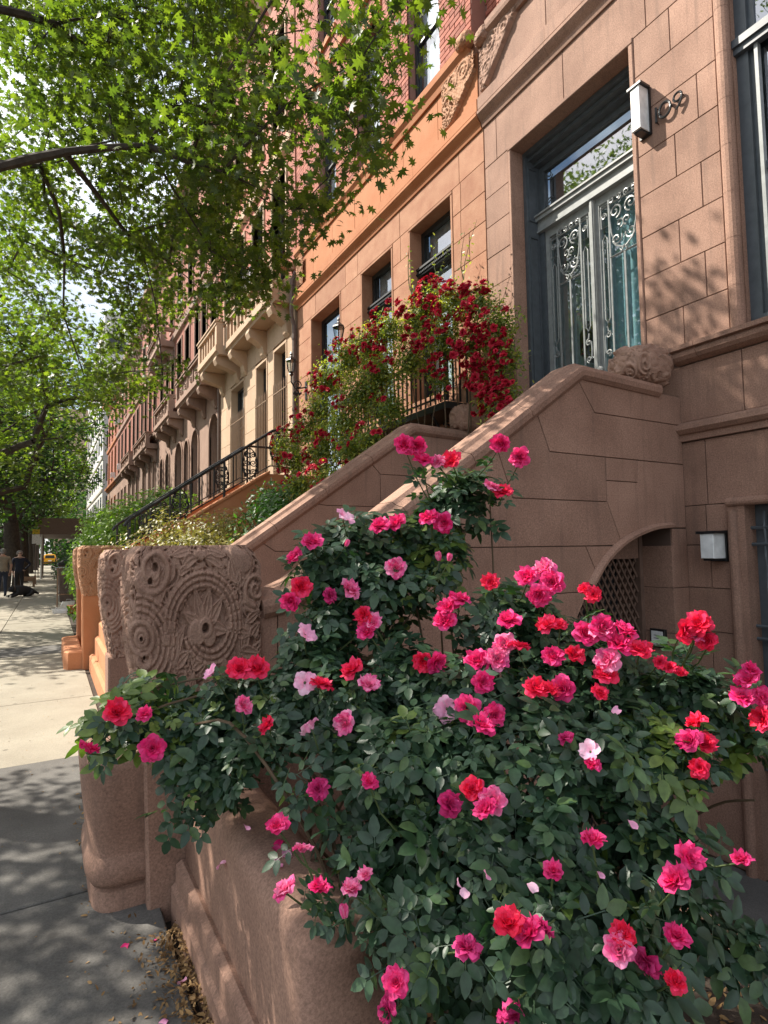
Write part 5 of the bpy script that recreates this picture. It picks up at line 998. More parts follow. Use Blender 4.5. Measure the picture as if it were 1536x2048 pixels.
# hood mould over the arch
q = MB()
hp = arch_c[3:]
hd = dense(hp, 6); hup = []
for i, a in enumerate(hd):
    b, c = hd[max(i-1,0)], hd[min(i+1,len(hd)-1)]; tv = Vector((c[0]-b[0], c[1]-b[1])).normalized(); hup.append((a[0]-tv.y*.045, a[1]+tv.x*.045))
V = []
for (a, b) in zip(hd, hup): V += [(a[0],YN-.012,a[1]+.002),(a[0],YN-.04,a[1]+.006),(b[0]*.6+a[0]*.4,YN-.045,b[1]*.6+a[1]*.4),(b[0],YN-.008,b[1]),(b[0],YN+.01,b[1]),(a[0],YN+.01,a[1]+.002)]
F = [(i*6+k, i*6+(k+1)%6, (i+1)*6+(k+1)%6, (i+1)*6+k) for i in range(len(hd)-1) for k in range(6)]+[tuple(range(6)), tuple(range((len(hd)-1)*6, len(hd)*6))]
q.add(V, F)
part('hood_mould', q, BROWN, ST)
# lattice under the stair
q = MB(); q.box(2.6, 4.2, 3.34, 3.36, AREA, 1.75); part('recess_shade_panel', q, SHADE_BACK, ST)  # dark sheet stands in for the shade under the stair
for sg in (-1, 1):
    for k in range(50):
        c = (1.9 if sg > 0 else 2.9)+k*.068
        pts = []
        # slats at about 57 degrees
        z0, z1 = -.8, 1.66
        x0, x1 = (c, c+sg*(z1-z0)*.62)
        # clip to the opening
        def lim(x, z): return 2.95 < x < 4.16
        P0, P1 = None, None
        for j in range(61):
            t = j/60; x = x0+(x1-x0)*t; z = z0+(z1-z0)*t
            if lim(x, z):
                if P0 is None: P0 = (x, z)
                P1 = (x, z)
        if P0 and P1 and abs(P1[1]-P0[1]) > .1:
            q = MB(); dx, dz = P1[0]-P0[0], P1[1]-P0[1]; L = math.hypot(dx, dz); nx, nz = -dz/L*.0085, dx/L*.0085
            y0 = 3.10 + (.012 if sg > 0 else 0)
            q.prism([(P0[0]-nx,P0[1]-nz),(P1[0]-nx,P1[1]-nz),(P1[0]+nx,P1[1]+nz),(P0[0]+nx,P0[1]+nz)], 'y', y0, y0+.010)
            part('lattice_slat', q, LATTICE, ST)
q = MB(); q.box(4.155, 4.198, 3.08, 3.13, AREA, 1.62); part('lattice_frame', q, LATTICE, ST)
# jamb stones of the arch
for z0, z1 in ((AREA,-.2),(-.2,.15),(.15,.50),(.50,.82),(.82,1.17),(1.17,1.50)):
    q = MB(); q.prism(rect(YN+.002, 3.095, z0+.002, z1-.002), 'x', 4.196, 4.22, ch=.002); part('jamb_stone', q, BROWN, ST)

def coping(parent, y0, y1, path, mat, cuts, ov=.035):
    """moulded coping swept along a path in XZ; one object per stone"""
    prof = [(y0-ov*.3,-.095),(y0-ov,-.07),(y0-ov*1.15,-.035),(y0-ov*.9,-.008),(y0-ov*.1,.0),(y0+.03,.012),(y0+.05,.035),(y1-.05,.035),(y1-.03,.012),(y1+ov*.9,-.008),(y1+ov*1.15,-.035),(y1+ov,-.07),(y1+ov*.3,-.095)]
    n = len(prof); path = [Vector(p) for p in path]
    fr = []
    for i, p in enumerate(path):
        t1 = (path[i]-path[i-1]).normalized() if i else (path[1]-path[0]).normalized()
        t2 = (path[i+1]-path[i]).normalized() if i < len(path)-1 else t1
        n1 = Vector((-t1.y, t1.x)); n2 = Vector((-t2.y, t2.x)); nn = (n1+n2).normalized(); nn = nn/max(.5, nn.dot(n1))
        fr.append((p, nn))
    for i in range(len(path)-1):
        (pa, na), (pb, nb) = fr[i], fr[i+1]
        k = max(1, cuts[i])
        for j in range(k):
            ta, tb = j/k, (j+1)/k
            g = .0025/max(.01,(pb-pa).length)
            ta2 = ta+(g if j else 0); tb2 = tb-(g if j < k-1 else 0)
            V = []
            for t in (ta2, tb2):
                p = pa.lerp(pb, t); nn = na.lerp(nb, t)
                V += [(p.x+nn.x*h, y, p.y+nn.y*h) for y, h in prof]
            F = [tuple(range(n))[::-1], tuple(range(n, 2*n))]+[(a, (a+1)%n, n+(a+1)%n, n+a) for a in range(n)]
            q = MB(); q.add(V, F); part('coping_stone', q, mat, parent)
up = [(.91,1.30),(1.0,1.315),(1.1,1.355),(1.23,1.44),(3.205,2.80),(3.25,2.815),(4.12,2.79)]
coping(ST, YN, YN+.26, [(x, z-.035) for x, z in up], BROWN, [1,1,1,4,1,1])
# far side wall
YFR = 5.0
q = MB(); q.prism([(.6,AREA),(4.398,AREA),(4.398,2.70),(3.25,2.70),(1.23,1.33),(.9,1.2),(.6,1.0)], 'y', YFR+.012, YFR+.25); part('side_wall', q, BROWN_D, ST)
S2 = [[cp(2.72),(2.84,2.25),(4.395,2.25),(4.395,2.695),cp(3.24)], [(2.84,1.925),(4.395,1.925),(4.395,2.25),(2.84,2.25)],
      [cp(2.10),(2.25,1.925),(2.84,1.925),(2.84,2.25),cp(2.72)], [cp(1.6),(1.75,1.5),(4.395,1.5),(4.395,1.925),(2.25,1.925),cp(2.10)], [(.7,.6),(4.395,.6),(4.395,1.5),(1.75,1.5),cp(1.6),cp(.95),(.7,1.1)]]
for p in S2:
    q = MB(); q.prism(offset_poly(p, .0028), 'y', YFR, YFR+.03, ch=.0025); part('stone_block', q, BROWN, ST)
coping(ST, YFR, YFR+.25, [(x, z-.035) for x, z in up], BROWN, [1,1,1,4,1,1])
# steps and landing
for k in range(11):
    x0 = .62+k*.255; z1 = G+.187*(k+1)
    q = MB(); q.prism([(x0-.02,z1-.05),(x0+.01,z1-.055),(x0+.01,-.6),(x0+.255,-.6),(x0+.255,z1),(x0-.02,z1)], 'y', YN+.27, YFR-.002); part('step', q, BROWN, ST)
q = MB(); q.box(3.42, 4.85, YN+.27, YFR-.002, 1.4, 2.02); part('landing', q, BROWN, ST)
# newels
n1 = newel_mesh('newel', 250, .305, .905, .70, 1.535, YN-.035, .36, CARVED)
nw = obj('carved_newel', n1, ST)
n2 = newel_mesh('newel_far', 110, .345, .905, .70, 1.535, YFR-.02, .34, CARVED)
obj('carved_newel', n2, ST)
q = MB(); q.prism([(.375,.72),(.90,.72),(.90,-.9),(.43,-.9)], 'y', YN-.012, YN+.29, ch=.012); part('newel_shaft', q, BROWN, ST)
q = MB(); q.prism([(.41,.705),(.90,.705),(.90,-.9),(.43,-.9)], 'y', YFR, YFR+.28, ch=.012); part('newel_shaft', q, BROWN, ST)
# rounded bottom-step block with torus foot, flanking the newel
def bowl(name, cx, cy, mat, parent):
    prof = [(.13,-.07),(.196,-.07),(.196,-.065),(.194,.030),(.190,.034),(.170,.036),(.168,.050),(.172,.054),(.205,.058),(.222,.085),(.226,.12),(.222,.155),(.208,.182),(.206,.19),(.213,.24),(.235,.40),(.252,.56),(.247,.60),(.215,.62),(.0,.625)]
    q = MB(); V = []; n = 30
    for r, z in prof:
        for k in range(n):
            w = 2*math.pi*k/n; c, s = math.cos(w), math.sin(w)
            e = .5
            V.append((cx+r*math.copysign(abs(c)**e, c)*.82, cy+(r+.09)*math.copysign(abs(s)**e, s), z))
    F = [(i*n+k, i*n+(k+1)%n, (i+1)*n+(k+1)%n, (i+1)*n+k) for i in range(len(prof)-1) for k in range(n)]
    q.add(V, F); return part(name, q, mat, parent, smooth=True)
bowl('step_pedestal', .345, 3.16, BROWN, ST)
# carved blocks that end the copings at the house wall
obj('carved_boss', carved_boulder('carved_boss', (4.10, YN+.13, 2.92), (.27,.20,.19), CARVED, 3, 140, 80, .17), ST)
obj('carved_boss', carved_boulder('carved_boss', (4.10, YFR+.11, 2.94), (.27,.18,.19), CARVED, 8, 110, 60, .17), ST)
# door bell panel on the arch jamb
bp_ = thing('bell_panel', 'small black framed white entry panel on the arch jamb below the stoop', 'doorbell', (4.19, 2.95, .77))
q = MB(); q.prism(rect(2.895, 3.022, .70, .845), 'x', 4.165, 4.195, ch=.004); part('frame', q, BLACK, bp_)
q = MB(); q.box(4.161, 4.166, 2.91, 3.008, .722, .83); part('panel', q, WHITEP, bp_)
q = MB()
for k in range(3): q.box(4.159, 4.1612, 2.925+.01*k, 2.985, .795-.022*k, .799-.022*k)
for k in range(3): q.lathe((4.158, 2.93+.027*k, .738), [(.006,0),(.006,.004)], 8, 'x')
part('push_button', q, SLATE, bp_)

# ================================================================== low garden wall in front of the rose bed
GW = thing('garden_wall', 'low rounded brown stone garden wall with a stepped foot under the roses', 'wall', (.66, 2, G))
def rsec(x0, x1, z0, z1, r, n=6):
    p = [(x0,z0),(x1,z0)]
    for k in range(n+1): w = R(90*k/n); p.append((x1-r+r*math.cos(w), z1-r+r*math.sin(w)))
    for k in range(n+1): w = R(90+90*k/n); p.append((x0+r+r*math.cos(w), z1-r+r*math.sin(w)))
    return p
q = MB(); V = []; n = None
# body with rounded end: sections shrink over the last 8 cm
secs = [(1.42,.045),(1.421,.039),(1.423,.031),(1.428,.022),(1.435,.013),(1.444,.006),(1.455,.002),(1.47,0),(1.50,0),(1.8,0),(2.2,0),(2.79,0)]
for y, sh in secs:
    p = rsec(.555+sh, .80, AREA, .535-sh*.9, .065-sh*.3, 8); n = len(p); V += [(x, y, z) for x, z in p]
F = [tuple(range(n))[::-1], tuple(range((len(secs)-1)*n, len(secs)*n))]
F += [(i*n+k, i*n+(k+1)%n, (i+1)*n+(k+1)%n, (i+1)*n+k) for i in range(len(secs)-1) for k in range(n)]
q.add(V, F); part('wall_body', q, BROWN, GW, smooth=True)
q = MB(); q.prism([(.495,-.9),(.56,-.9),(.56,.135),(.54,.14),(.515,.125),(.512,.05),(.495,.035)], 'y', 1.40, 2.79); part('foot_moulding', q, BROWN, GW)

# ================================================================== orange house
B0, B1 = 5.135, 11.15
HB = thing('orange_house', 'orange sandstone house with red brick upper storeys behind the climbing rose', 'house', (XF, 8, G))
opB = [(5.77,6.83,3.55,6.10), (7.27,8.31,3.55,6.10), (9.07,10.46,2.2,6.10)]
core(HB, B0, B1, -.9, 7.75, opB, ORANGE_D)
zsB = [-.6,-.2,.17,.54,.91,1.28,1.65,2.02,2.39,2.76,3.12,3.55,3.92,4.28,4.64,5.01,5.37,5.73,6.10,6.52]
ashlar(HB, B0, B1, zsB, opB, ORANGE, splits={18:[5.62,7.06,8.42,8.88,10.2], 17:[5.60,7.05], 16:[5.61], 15:[5.45,6.95,8.7], 14:[5.61], 13:[5.45,8.7], 12:[5.61], 11:[5.45], 10:[6.3,7.6], 9:[7,8.2], 8:[6.2,7.5], 7:[5.9,7,8.3], 6:[6.5,8], 5:[6,7.4]})
for (a, b, z0, z1) in opB: reveal(HB, a, b, z0, z1, ORANGE, w=.05, depth=.24)
run(HB, 'cornice', [(0,6.50),(.02,6.50),(.035,6.555),(.075,6.60),(.10,6.635),(.10,6.67),(.08,6.69),(.085,6.70),(.085,6.845),(0,6.88)], B0+.01, B1, ORANGE2, cuts=(6.55, 7.9, 9.3))
ashlar(HB, B0+.08, B1, [6.88, 7.53], [], ORANGE2, splits={0:[6.05,6.93,7.62,8.5,9.4,10.3]})
run(HB, 'upper_sill', [(0,7.53),(.03,7.53),(.045,7.60),(.085,7.66),(.09,7.74),(.07,7.755),(.07,7.78),(0,7.80)], B0+.18, B1, ORANGE2, cuts=(6.9,8.4,9.8))
obj('carved_bracket', relief_panel('carved_bracket', lambda a,b: (b > .62-a*.75+.35*np.sin(a*3.1)*0) & (b > .03), 5.22, 5.88, 6.90, 7.56, XF-.012, ORANGE_C, flip=True), HB)
obj('carved_bracket', relief_panel('carved_bracket', lambda a,b: (b < 1.2), 10.72, 11.08, 6.92, 7.5, XF-.012, ORANGE_C), HB)
obj('carved_lion_mask', carved_boulder('carved_lion_mask', (XF-.06, 5.36, 7.74), (.11,.14,.11), ORANGE_C, 7, 50, 30, .2), HB)
def win_b(ya, yb, za, zb):
    w = window(HB, ya+.05, yb-.05, za, zb-.05, XF+.19, BLACKF, GLASS_S, bars=(5.40,), fw=.07, bt=.05, blind=.97)
    q = MB(); q.box(XF+.11, XF+.20, ya+.05, yb-.05, 5.38, 5.47); q.box(XF+.09, XF+.20, ya+.05, yb-.05, 5.47, 5.50)
    n = int((yb-ya)/.035)
    for k in range(n): q.box(XF+.085, XF+.11, ya+.06+k*.035, ya+.078+k*.035, 5.405, 5.43)
    part('transom_bar', q, BLACKF, w)
win_b(*opB[0]); win_b(*opB[1])
wd = window(HB, 9.12, 10.41, 2.2, 6.05, XF+.22, BLACKF, GLASS_S, bars=(4.55,), fw=.08, bt=.08)
q = MB()
q.box(XF+.17, XF+.225, 10.36, 10.41, 3.9, 4.62); q.box(XF+.17, XF+.225, 9.7, 10.36, 4.58, 4.62); q.box(XF+.16, XF+.20, 9.15, 9.19, 3.6, 4.6)
part('tape_strip', q, BLUE, wd)
# upper storeys in brick
WB = [(5.98,6.76,7.80,10.05),(7.60,8.38,7.80,10.05),(9.22,9.98,7.80,10.05),(5.98,6.76,11.2,13.2),(7.60,8.38,11.2,13.2),(9.22,9.98,11.2,13.2)]
core(HB, B0+.17, B1, 7.80, 15.6, WB, BRICK_D, xf=XF+.01, name='upper_wall')
bl = []
z = 7.805; i = 0
while z < 14.2:
    y = B0+.18 - (.109 if i % 2 else 0)
    while y < B1:
        a, b = max(y, B0+.175), min(y+.210, B1)
        segs = [(a, b)]
        for (oa, ob, o0, o1) in WB:
            if min(z+.066, o1)-max(z, o0) > .02: segs = cut(segs, oa, ob)
        for s0, s1 in segs:
            if s1-s0 > .025: bl.append((s0, s1, z))
        y += .218
    z += .0762; i += 1
bl.sort(key=lambda t: (t[0]-0)**2*1.0+(t[2]-1.5)**2)
mbk = MB(); cache = {}
for k, (s0, s1, z) in enumerate(bl):
    if k < 300:
        L = round(s1-s0, 3)
        if L not in cache:
            q = MB(); q.prism(rect(0, L, 0, .066), 'x', 0, .03, ch=.003); cache[L] = q.mesh('brick', BRICK)
        inst('brick', cache[L], HB, Matrix.Translation((XF+rng.uniform(-.003,.002), s0, z)))
    else:
        mbk.box(XF+rng.uniform(-.003,.002), XF+.03, s0, s1, z, z+.066)
part('brick', mbk, BRICK, HB, kind='stuff')
for (a, b, z0, z1) in WB:
    window(HB, a, b, z0, z1-.02, XF+.13, BLACKF, GLASS_S, bars=(z0+(z1-z0)*.47,), fw=.05, bt=.035, blind=1.0)
    if z0 > 7.9 or True:
        q = MB(); q.prism(rect(a-.12, b+.12, z1, z1+.22), 'x', XF-.03, XF+.06, ch=.01); part('lintel', q, ORANGE2, HB)
    if z0 > 8:
        q = MB(); q.box(XF-.05, XF+.1, a-.08, b+.08, z0-.12, z0-.002); part('sill', q, ORANGE2, HB)
run(HB, 'belt_course', [(0,10.55),(.06,10.57),(.06,10.75),(0,10.8)], B0+.17, B1, ORANGE2)
run(HB, 'roof_cornice', [(0,14.3),(.25,14.45),(.45,14.7),(.5,15.1),(0,15.2)], B0, B1, ORANGE2)
q = MB(); q.box(XF+.4, XF+9, B0+.01, B1, 15.2, 15.6); part('roof', q, DARKSTONE, HB)
# downpipe between the orange and the beige house
q = MB()
q.tube([(XF-.02,11.19,7.35),(XF-.10,11.19,7.15),(XF-.12,11.19,6.5),(XF-.11,11.19,6.35),(XF-.06,11.19,6.2),(XF-.06,11.19,.2)], .045, 8)
for z in (5.9,4.4,3.0): q.tube([(XF-.06,11.19,z),(XF-.06,11.19,z+.05)], .055, 8)
part('downpipe', q, PIPE, HB)

def coach_lantern(x, y, z, s, label, wall=True):
    t = thing('coach_lantern', label, 'lamp', (x, y, z), 'black iron lanterns of the orange house')
    q = MB(); q.lathe((x,y,z), [(.02*s,-.18*s),(.05*s,-.15*s),(.035*s,-.12*s),(.06*s,-.10*s)], 6); q.lathe((x,y,z), [(.115*s,.12*s),(.10*s,.15*s),(.03*s,.21*s),(.02*s,.24*s),(.03*s,.26*s),(.004*s,.32*s)], 6)
    for k in range(6):
        w = R(60*k); q.tube([(x+.06*s*math.cos(w),y+.06*s*math.sin(w),z-.10*s),(x+.105*s*math.cos(w),y+.105*s*math.sin(w),z+.12*s)], .008*s, 4)
    part('cage', q, BLACK, t)
    q = MB(); q.lathe((x,y,z), [(.052*s,-.098*s),(.098*s,.118*s)], 6); part('glass', q, GLASS, t)
    q = MB()
    if wall:
        q.tube([(x,y,z-.15*s),(x,y,z-.30*s),(x+.08,y,z-.42*s),(x+.2,y,z-.40*s),(XF-.002,y,z-.36*s)], .016, 5)
        q.tube([(x+p[0]*1.0, y, z-.34*s+p[1]) for p in spiral((.14,0), .015, .10, 0, 620, 30)], .012, 5)
        q.tube([(x+p[0]*1.0, y, z-.50*s+p[1]) for p in spiral((.12,0), .012, .07, 180, 700, 26)], .011, 5)
        for k in range(6): q.ball((x+.05+.03*k, y, z-.52*s+.02*(k%2)), (.02,.012,.03), 6, 4)
        q.box(XF-.02, XF-.001, y-.04, y+.04, z-.62*s, z-.25*s)
    part('scroll_bracket', q, BLACK, t)
    return t
coach_lantern(4.08, 10.68, 5.13, 1.0, 'black coach lantern on a scrolled bracket beside the brown downpipe')
coach_lantern(4.22, 8.80, 5.18, 1.0, 'black coach lantern against the orange wall above the climbing rose')

# balconet before the two parlour windows
BL = thing('iron_balcony', 'black iron balcony rail half hidden by dark red climbing roses', 'railing', (4.05, 6.6, 3.15))
y0, y1, zb, zt, xb = 5.36, 8.5, 3.22, 3.80, 3.95
q = MB(); q.box(xb-.03, XF-.001, y0, y1, zb-.10, zb-.02); part('balcony_floor', q, BLACK, BL)
q = MB(); q.box(xb-.03, xb+.02, y0, y1, zt, zt+.03); q.box(xb-.01, xb+.01, y0, y1, zb+.05, zb+.07); q.box(xb+.02, XF-.001, y0, y0+.04, zt, zt+.03); part('top_rail', q, BLACK, BL)
pk = MB(); pk.box(-.009, .009, -.009, .009, 0, zt-zb); pk = pk.mesh('picket', BLACK)
k = 0
while y0+.03+k*.105 < y1: inst('picket', pk, BL, Matrix.Translation((xb, y0+.03+k*.105, zb))); k += 1
for k in range(1, 4): inst('picket', pk, BL, Matrix.Translation((xb+k*.1, y0+.02, zb)))
for y in (y0+.02, 6.9, y1-.02):
    q = MB(); q.box(xb-.022, xb+.022, y-.022, y+.022, zb, zt+.06); q.ball((xb,y,zt+.09), .035, 8, 5); part('rail_post', q, BLACK, BL)
for y in (5.7, 7.1, 8.3):
    q = MB(); q.tube([(xb,y,zb-.1),(4.1,y,zb-.3),(4.3,y,zb-.42),(4.398,y,zb-.5)], .02, 5); q.tube([(4.2+p[0],y,zb-.22+p[1]) for p in spiral((0,0),.01,.07,0,540,20)], .01, 5); part('bracket', q, BLACK, BL)

# ------------------------------------------------------------------ stoop of the orange house
SB = thing('orange_stoop', 'orange stone stoop with two carved newels and a black scrolled iron handrail', 'stoop', (2.2, 9.8, G))
YB0, YB1 = 9.0, 10.75
sl = .625; zs0 = lambda x: 2.64-(2.88-x)*sl
for y in (YB0, YB1):
    q = MB(); q.prism([(.9,-.9),(4.395,-.9),(4.395,2.75),(3.05,2.75),(.9,zs0(.9))], 'y', y, y+.22); part('stringer', q, ORANGE_BOUNCE, SB)
    for k in range(9):
        xa, xb_ = .95+k*.235, .95+(k+1)*.235-.004
        q = MB(); q.prism([(xa,zs0(xa)+.002),(xb_,zs0(xb_)+.002),(xb_,zs0(xb_)+.05),(xa,zs0(xa)+.05)], 'y', y-.03, y+.25, ch=.006); part('coping_stone', q, ORANGE_BOUNCE, SB)
for k in range(12):
    x0 = .62+k*.225; z1 = G+.19*(k+1)
    q = MB(); q.box(x0, x0+.24, YB0+.222, YB1-.002, -.6, z1) ; part('step', q, ORANGE_BOUNCE, SB)
q = MB(); q.box(3.2, 4.62, YB0+.222, YB1-.002, 1.5, 2.27); part('landing', q, ORANGE_BOUNCE, SB)
nb = newel_mesh('orange_newel', 90, .34, .95, .93, 1.62, YB0-.06, .36, ORANGE_C, relief=.035, taper=.06)
o = obj('carved_newel', nb, SB)
nb2 = newel_mesh('orange_newel_far', 60, .34, .95, .93, 1.62, YB1-.06, .36, ORANGE_C, relief=.035, taper=.06)
obj('carved_newel', nb2, SB)
for y in (YB0, YB1):
    q = MB(); q.prism([(.405,.95),(.93,.95),(.93,-.5),(.43,-.5)], 'y', y-.03, y+.27, ch=.015); part('newel_shaft', q, ORANGE_BOUNCE, SB)
q = MB(); q.prism([(.20,YB0+.16),(.25,YB0+.05),(.43,YB0+.02),(.43,YB1+.1),(.25,YB1+.06),(.20,YB1-.05)], 'z', .19, -.5, ch=.02); part('bottom_step', q, ORANGE_BOUNCE, SB)
# stepped low plinth beside the near newel
q = MB()
for (xa, xb_, z) in ((.50,.86,.16),(.56,.80,.40),(.60,.76,.60)):
    q.prism([(xa,-.5),(xb_,-.5),(xb_,z-.03),(xb_-.03,z),(xa+.03,z),(xa,z-.03)], 'y', 5.3, 8.9)
GB = thing('yard_kerb', 'stepped orange stone kerb wall between the dark newel and orange newel', 'wall', (.68, 7, G))
part('wall_body', q, ORANGE_BOUNCE, GB)
# iron handrail
for y, full in ((YB0+.11, True), (YB1+.11, True)):
    q = MB(); za = lambda x: 1.99+(x-.99)*.69
    q.tube([(.93,y,1.90),(.96,y,1.955),(1.02,y,za(1.02)),(3.15,y,za(3.15)),(3.3,y,3.52),(4.3,y,3.52)], .024, 8); part('handrail', q, BLACK, SB)
    q = MB(); q.tube([(1.0,y,zs0(1.0)+.12),(3.1,y,zs0(3.1)+.12),(4.3,y,2.86)], .011, 6); part('bottom_rail', q, BLACK, SB)
    for x in (1.0, 2.36, 3.25):
        q = MB(); q.box(x-.016, x+.016, y-.016, y+.016, zs0(min(x,3.1)), za(x)-.02); part('rail_post', q, BLACK, SB)
    for x in (1.16,1.28,1.42,1.55,1.86,2.02,2.20,2.50,2.64,2.90,3.04,3.14):
        q = MB(); q.box(x-.008, x+.008, y-.008, y+.008, zs0(x)+.1, za(x)-.02); part('baluster', q, BLACK, SB)
    for x in (1.70, 2.77, 1.46 if y > 10 else 3.22):
        q = MB(); zc = (zs0(x)+za(x))/2+.03; q.tube([(x,y,zs0(x)+.06),(x,y,za(x)-.03)], .010, 5)
        for s in (-1, 1):
            for (cz, r, a) in ((.13,.055,0),(.0,.065,180),(-.14,.05,0)):
                q.tube([(x+s*(.055+p[0]), y, zc+cz+p[1]) for p in spiral((0,0), .008, r, a, a+600, 24)], .009, 5)
            q.tube([(x+s*.01,y,zc+.24),(x+s*.09,y,zc+.16),(x+s*.125,y,zc),(x+s*.10,y,zc-.16),(x+s*.01,y,zc-.26)], .010, 5)
            for k in range(5):
                w = -1.2+k*.6
                q.ball((x+s*(.06+.05*math.cos(w)), y, zc-.2+.42*k/5), (.022,.008,.036), 6, 4)
        part('scroll_panel', q, BLACK, SB)

# ================================================================== generic row houses further up the street
def arch_poly(y0, y1, z0, z1, n=14):
    r = (y1-y0)/2; zc = z1-r
    return [(y0,z0)] + [((y0+y1)/2-r*math.cos(math.pi*k/n), zc+r*math.sin(math.pi*k/n)) for k in range(n+1)] + [(y1,z0)]

def arched_window(parent, y0, y1, z0, z1, wall, frame, glass, depth=.24):
    """semicircular head: spandrel stones, surround, curved frame"""
    r = (y1-y0)/2; zc = z1-r; ym = (y0+y1)/2; n = 14
    q = MB()
    arc = [(ym-r*math.cos(math.pi*k/n), zc+r*math.sin(math.pi*k/n)) for k in range(n+1)]
    for k in range(n):
        (a, za), (b, zb) = arc[k], arc[k+1]
        q.prism([(a,za),(b,zb),(b,z1+.001),(a,z1+.001)], 'x', XF+.012, XF+.36)
    part('spandrel', q, wall, parent)
    q = MB()
    ro = r+.09
    outer = [(ym-ro*math.cos(math.pi*k/n), zc+ro*math.sin(math.pi*k/n)) for k in range(n+1)]
    for k in range(n): q.prism([arc[k],arc[k+1],outer[k+1],outer[k]], 'x', XF-.03, XF+.05)
    q.prism(rect(y0-.09,y0,z0,zc), 'x', XF-.03, XF+.05); q.prism(rect(y1,y1+.09,z0,zc), 'x', XF-.03, XF+.05)
    part('window_surround', q, wall, parent)
    x = XF+depth; q = MB(); f = .06
    ri = r-f; inn = [(ym-ri*math.cos(math.pi*k/n), zc+ri*math.sin(math.pi*k/n)) for k in range(n+1)]
    for k in range(n): q.prism([arc[k],arc[k+1],inn[k+1],inn[k]], 'x', x, x+.06)
    q.box(x, x+.06, y0, y0+f, z0, zc); q.box(x, x+.06, y1-f, y1, z0, zc); q.box(x, x+.06, y0+f, y1-f, z0, z0+f)
    q.box(x, x+.06, y0+f, y1-f, zc-.10, zc-.03)
    w = part('window', q, frame, parent)
    q = MB(); q.prism([(y0+f,zc-.03)]+inn+[(y1-f,zc-.03)], 'x', x+.03, x+.034); part('pane', q, glass, w)
    q = MB(); q.box(x+.03, x+.034, y0+f, ym-.015, z0+f, zc-.10); part('pane', q, glass, w)
    q = MB(); q.box(x+.03, x+.034, ym+.015, y1-f, z0+f, zc-.10); part('pane', q, glass, w)
    q = MB(); q.box(x, x+.05, ym-.015, ym+.015, z0+f, zc-.10); part('mullion', q, frame, w)
    q = MB(); q.box(x+.5, x+.53, y0-.1, y1+.1, z0, z1+.1); part('shade_panel', q, SHADE_BACK, w)  # dark panel in place of the room's shade

def balcony(parent, y0, y1, z0, z1, out, mat, n, carved=False):
    """stone balcony: slab, posts, pierced parapet, brackets"""
    xo = XF-out
    q = MB(); q.profile_run([(0,z0),(out-.08,z0),(out-.06,z0+.05),(out,z0+.08),(out,z0+.24),(0,z0+.24)], ((XF, y0),(XF, y1))); part('balcony_slab', q, mat, parent)
    q = MB(); q.box(xo+.0, xo+.22, y0-.0, y1+.0, z1-.14, z1); q.box(xo-.03, xo+.25, y0-.03, y1+.03, z1-.06, z1-.02)
    for y in (y0, y1-.16): q.box(xo+.22, XF-.001, y, y+.16, z1-.14, z1)
    part('balcony_rail', q, mat, parent)
    for y in (y0+.002, y1-.162):
        q = MB(); q.prism([(xo+.02,y),(xo+.2,y),(xo+.2,y+.16),(xo+.02,y+.16)], 'z', z1-.142, z0+.241, ch=.0); part('balcony_post', q, mat, parent)
    if not carved:
        st = MB(); st.box(-.05, .05, -.045, .045, 0, z1-.14-z0-.242); st = st.mesh('baluster', mat)
        for k in range(n): inst('baluster', st, parent, Matrix.Translation((xo+.11, y0+.16+(y1-y0-.32)*(k+.5)/n, z0+.241)))
    else:
        q = MB(); q.box(xo+.10, xo+.14, y0+.16, y1-.16, z0+.241, z1-.141)
        part('parapet_panel', q, mat, parent)
        for k in range(n):
            yc = y0+.16+(y1-y0-.32)*(k+.5)/n; h = (z1-.14-z0-.24); q = MB()
            for s in (-1, 1):
                q.tube([(xo+.085, yc+s*(.09+p[0]), z0+.24+h/2+p[1]) for p in spiral((0,0), .02, .13, 90*s, 90*s+500, 18)], .028, 5)
            q.box(xo+.06, xo+.10, yc-.32, yc-.27, z0+.242, z1-.142)
            part('carved_panel', q, mat, parent)
    for k in range(2 if y1-y0 < 3 else 3):
        nb_ = 2 if y1-y0 < 3 else 3
        yc = y0+.3+(y1-y0-.6)*k/(nb_-1); q = MB()
        q.prism([(XF-.001,z0-.62),(XF-.001,z0-.002),(xo+.06,z0-.002),(xo+.03,z0-.10),(xo+.08,z0-.22),(xo+.18,z0-.26),(XF-.14,z0-.38),(XF-.10,z0-.54),(XF-.04,z0-.62)], 'y', yc-.13, yc+.13, ch=.01)
        part('bracket', q, mat, parent)

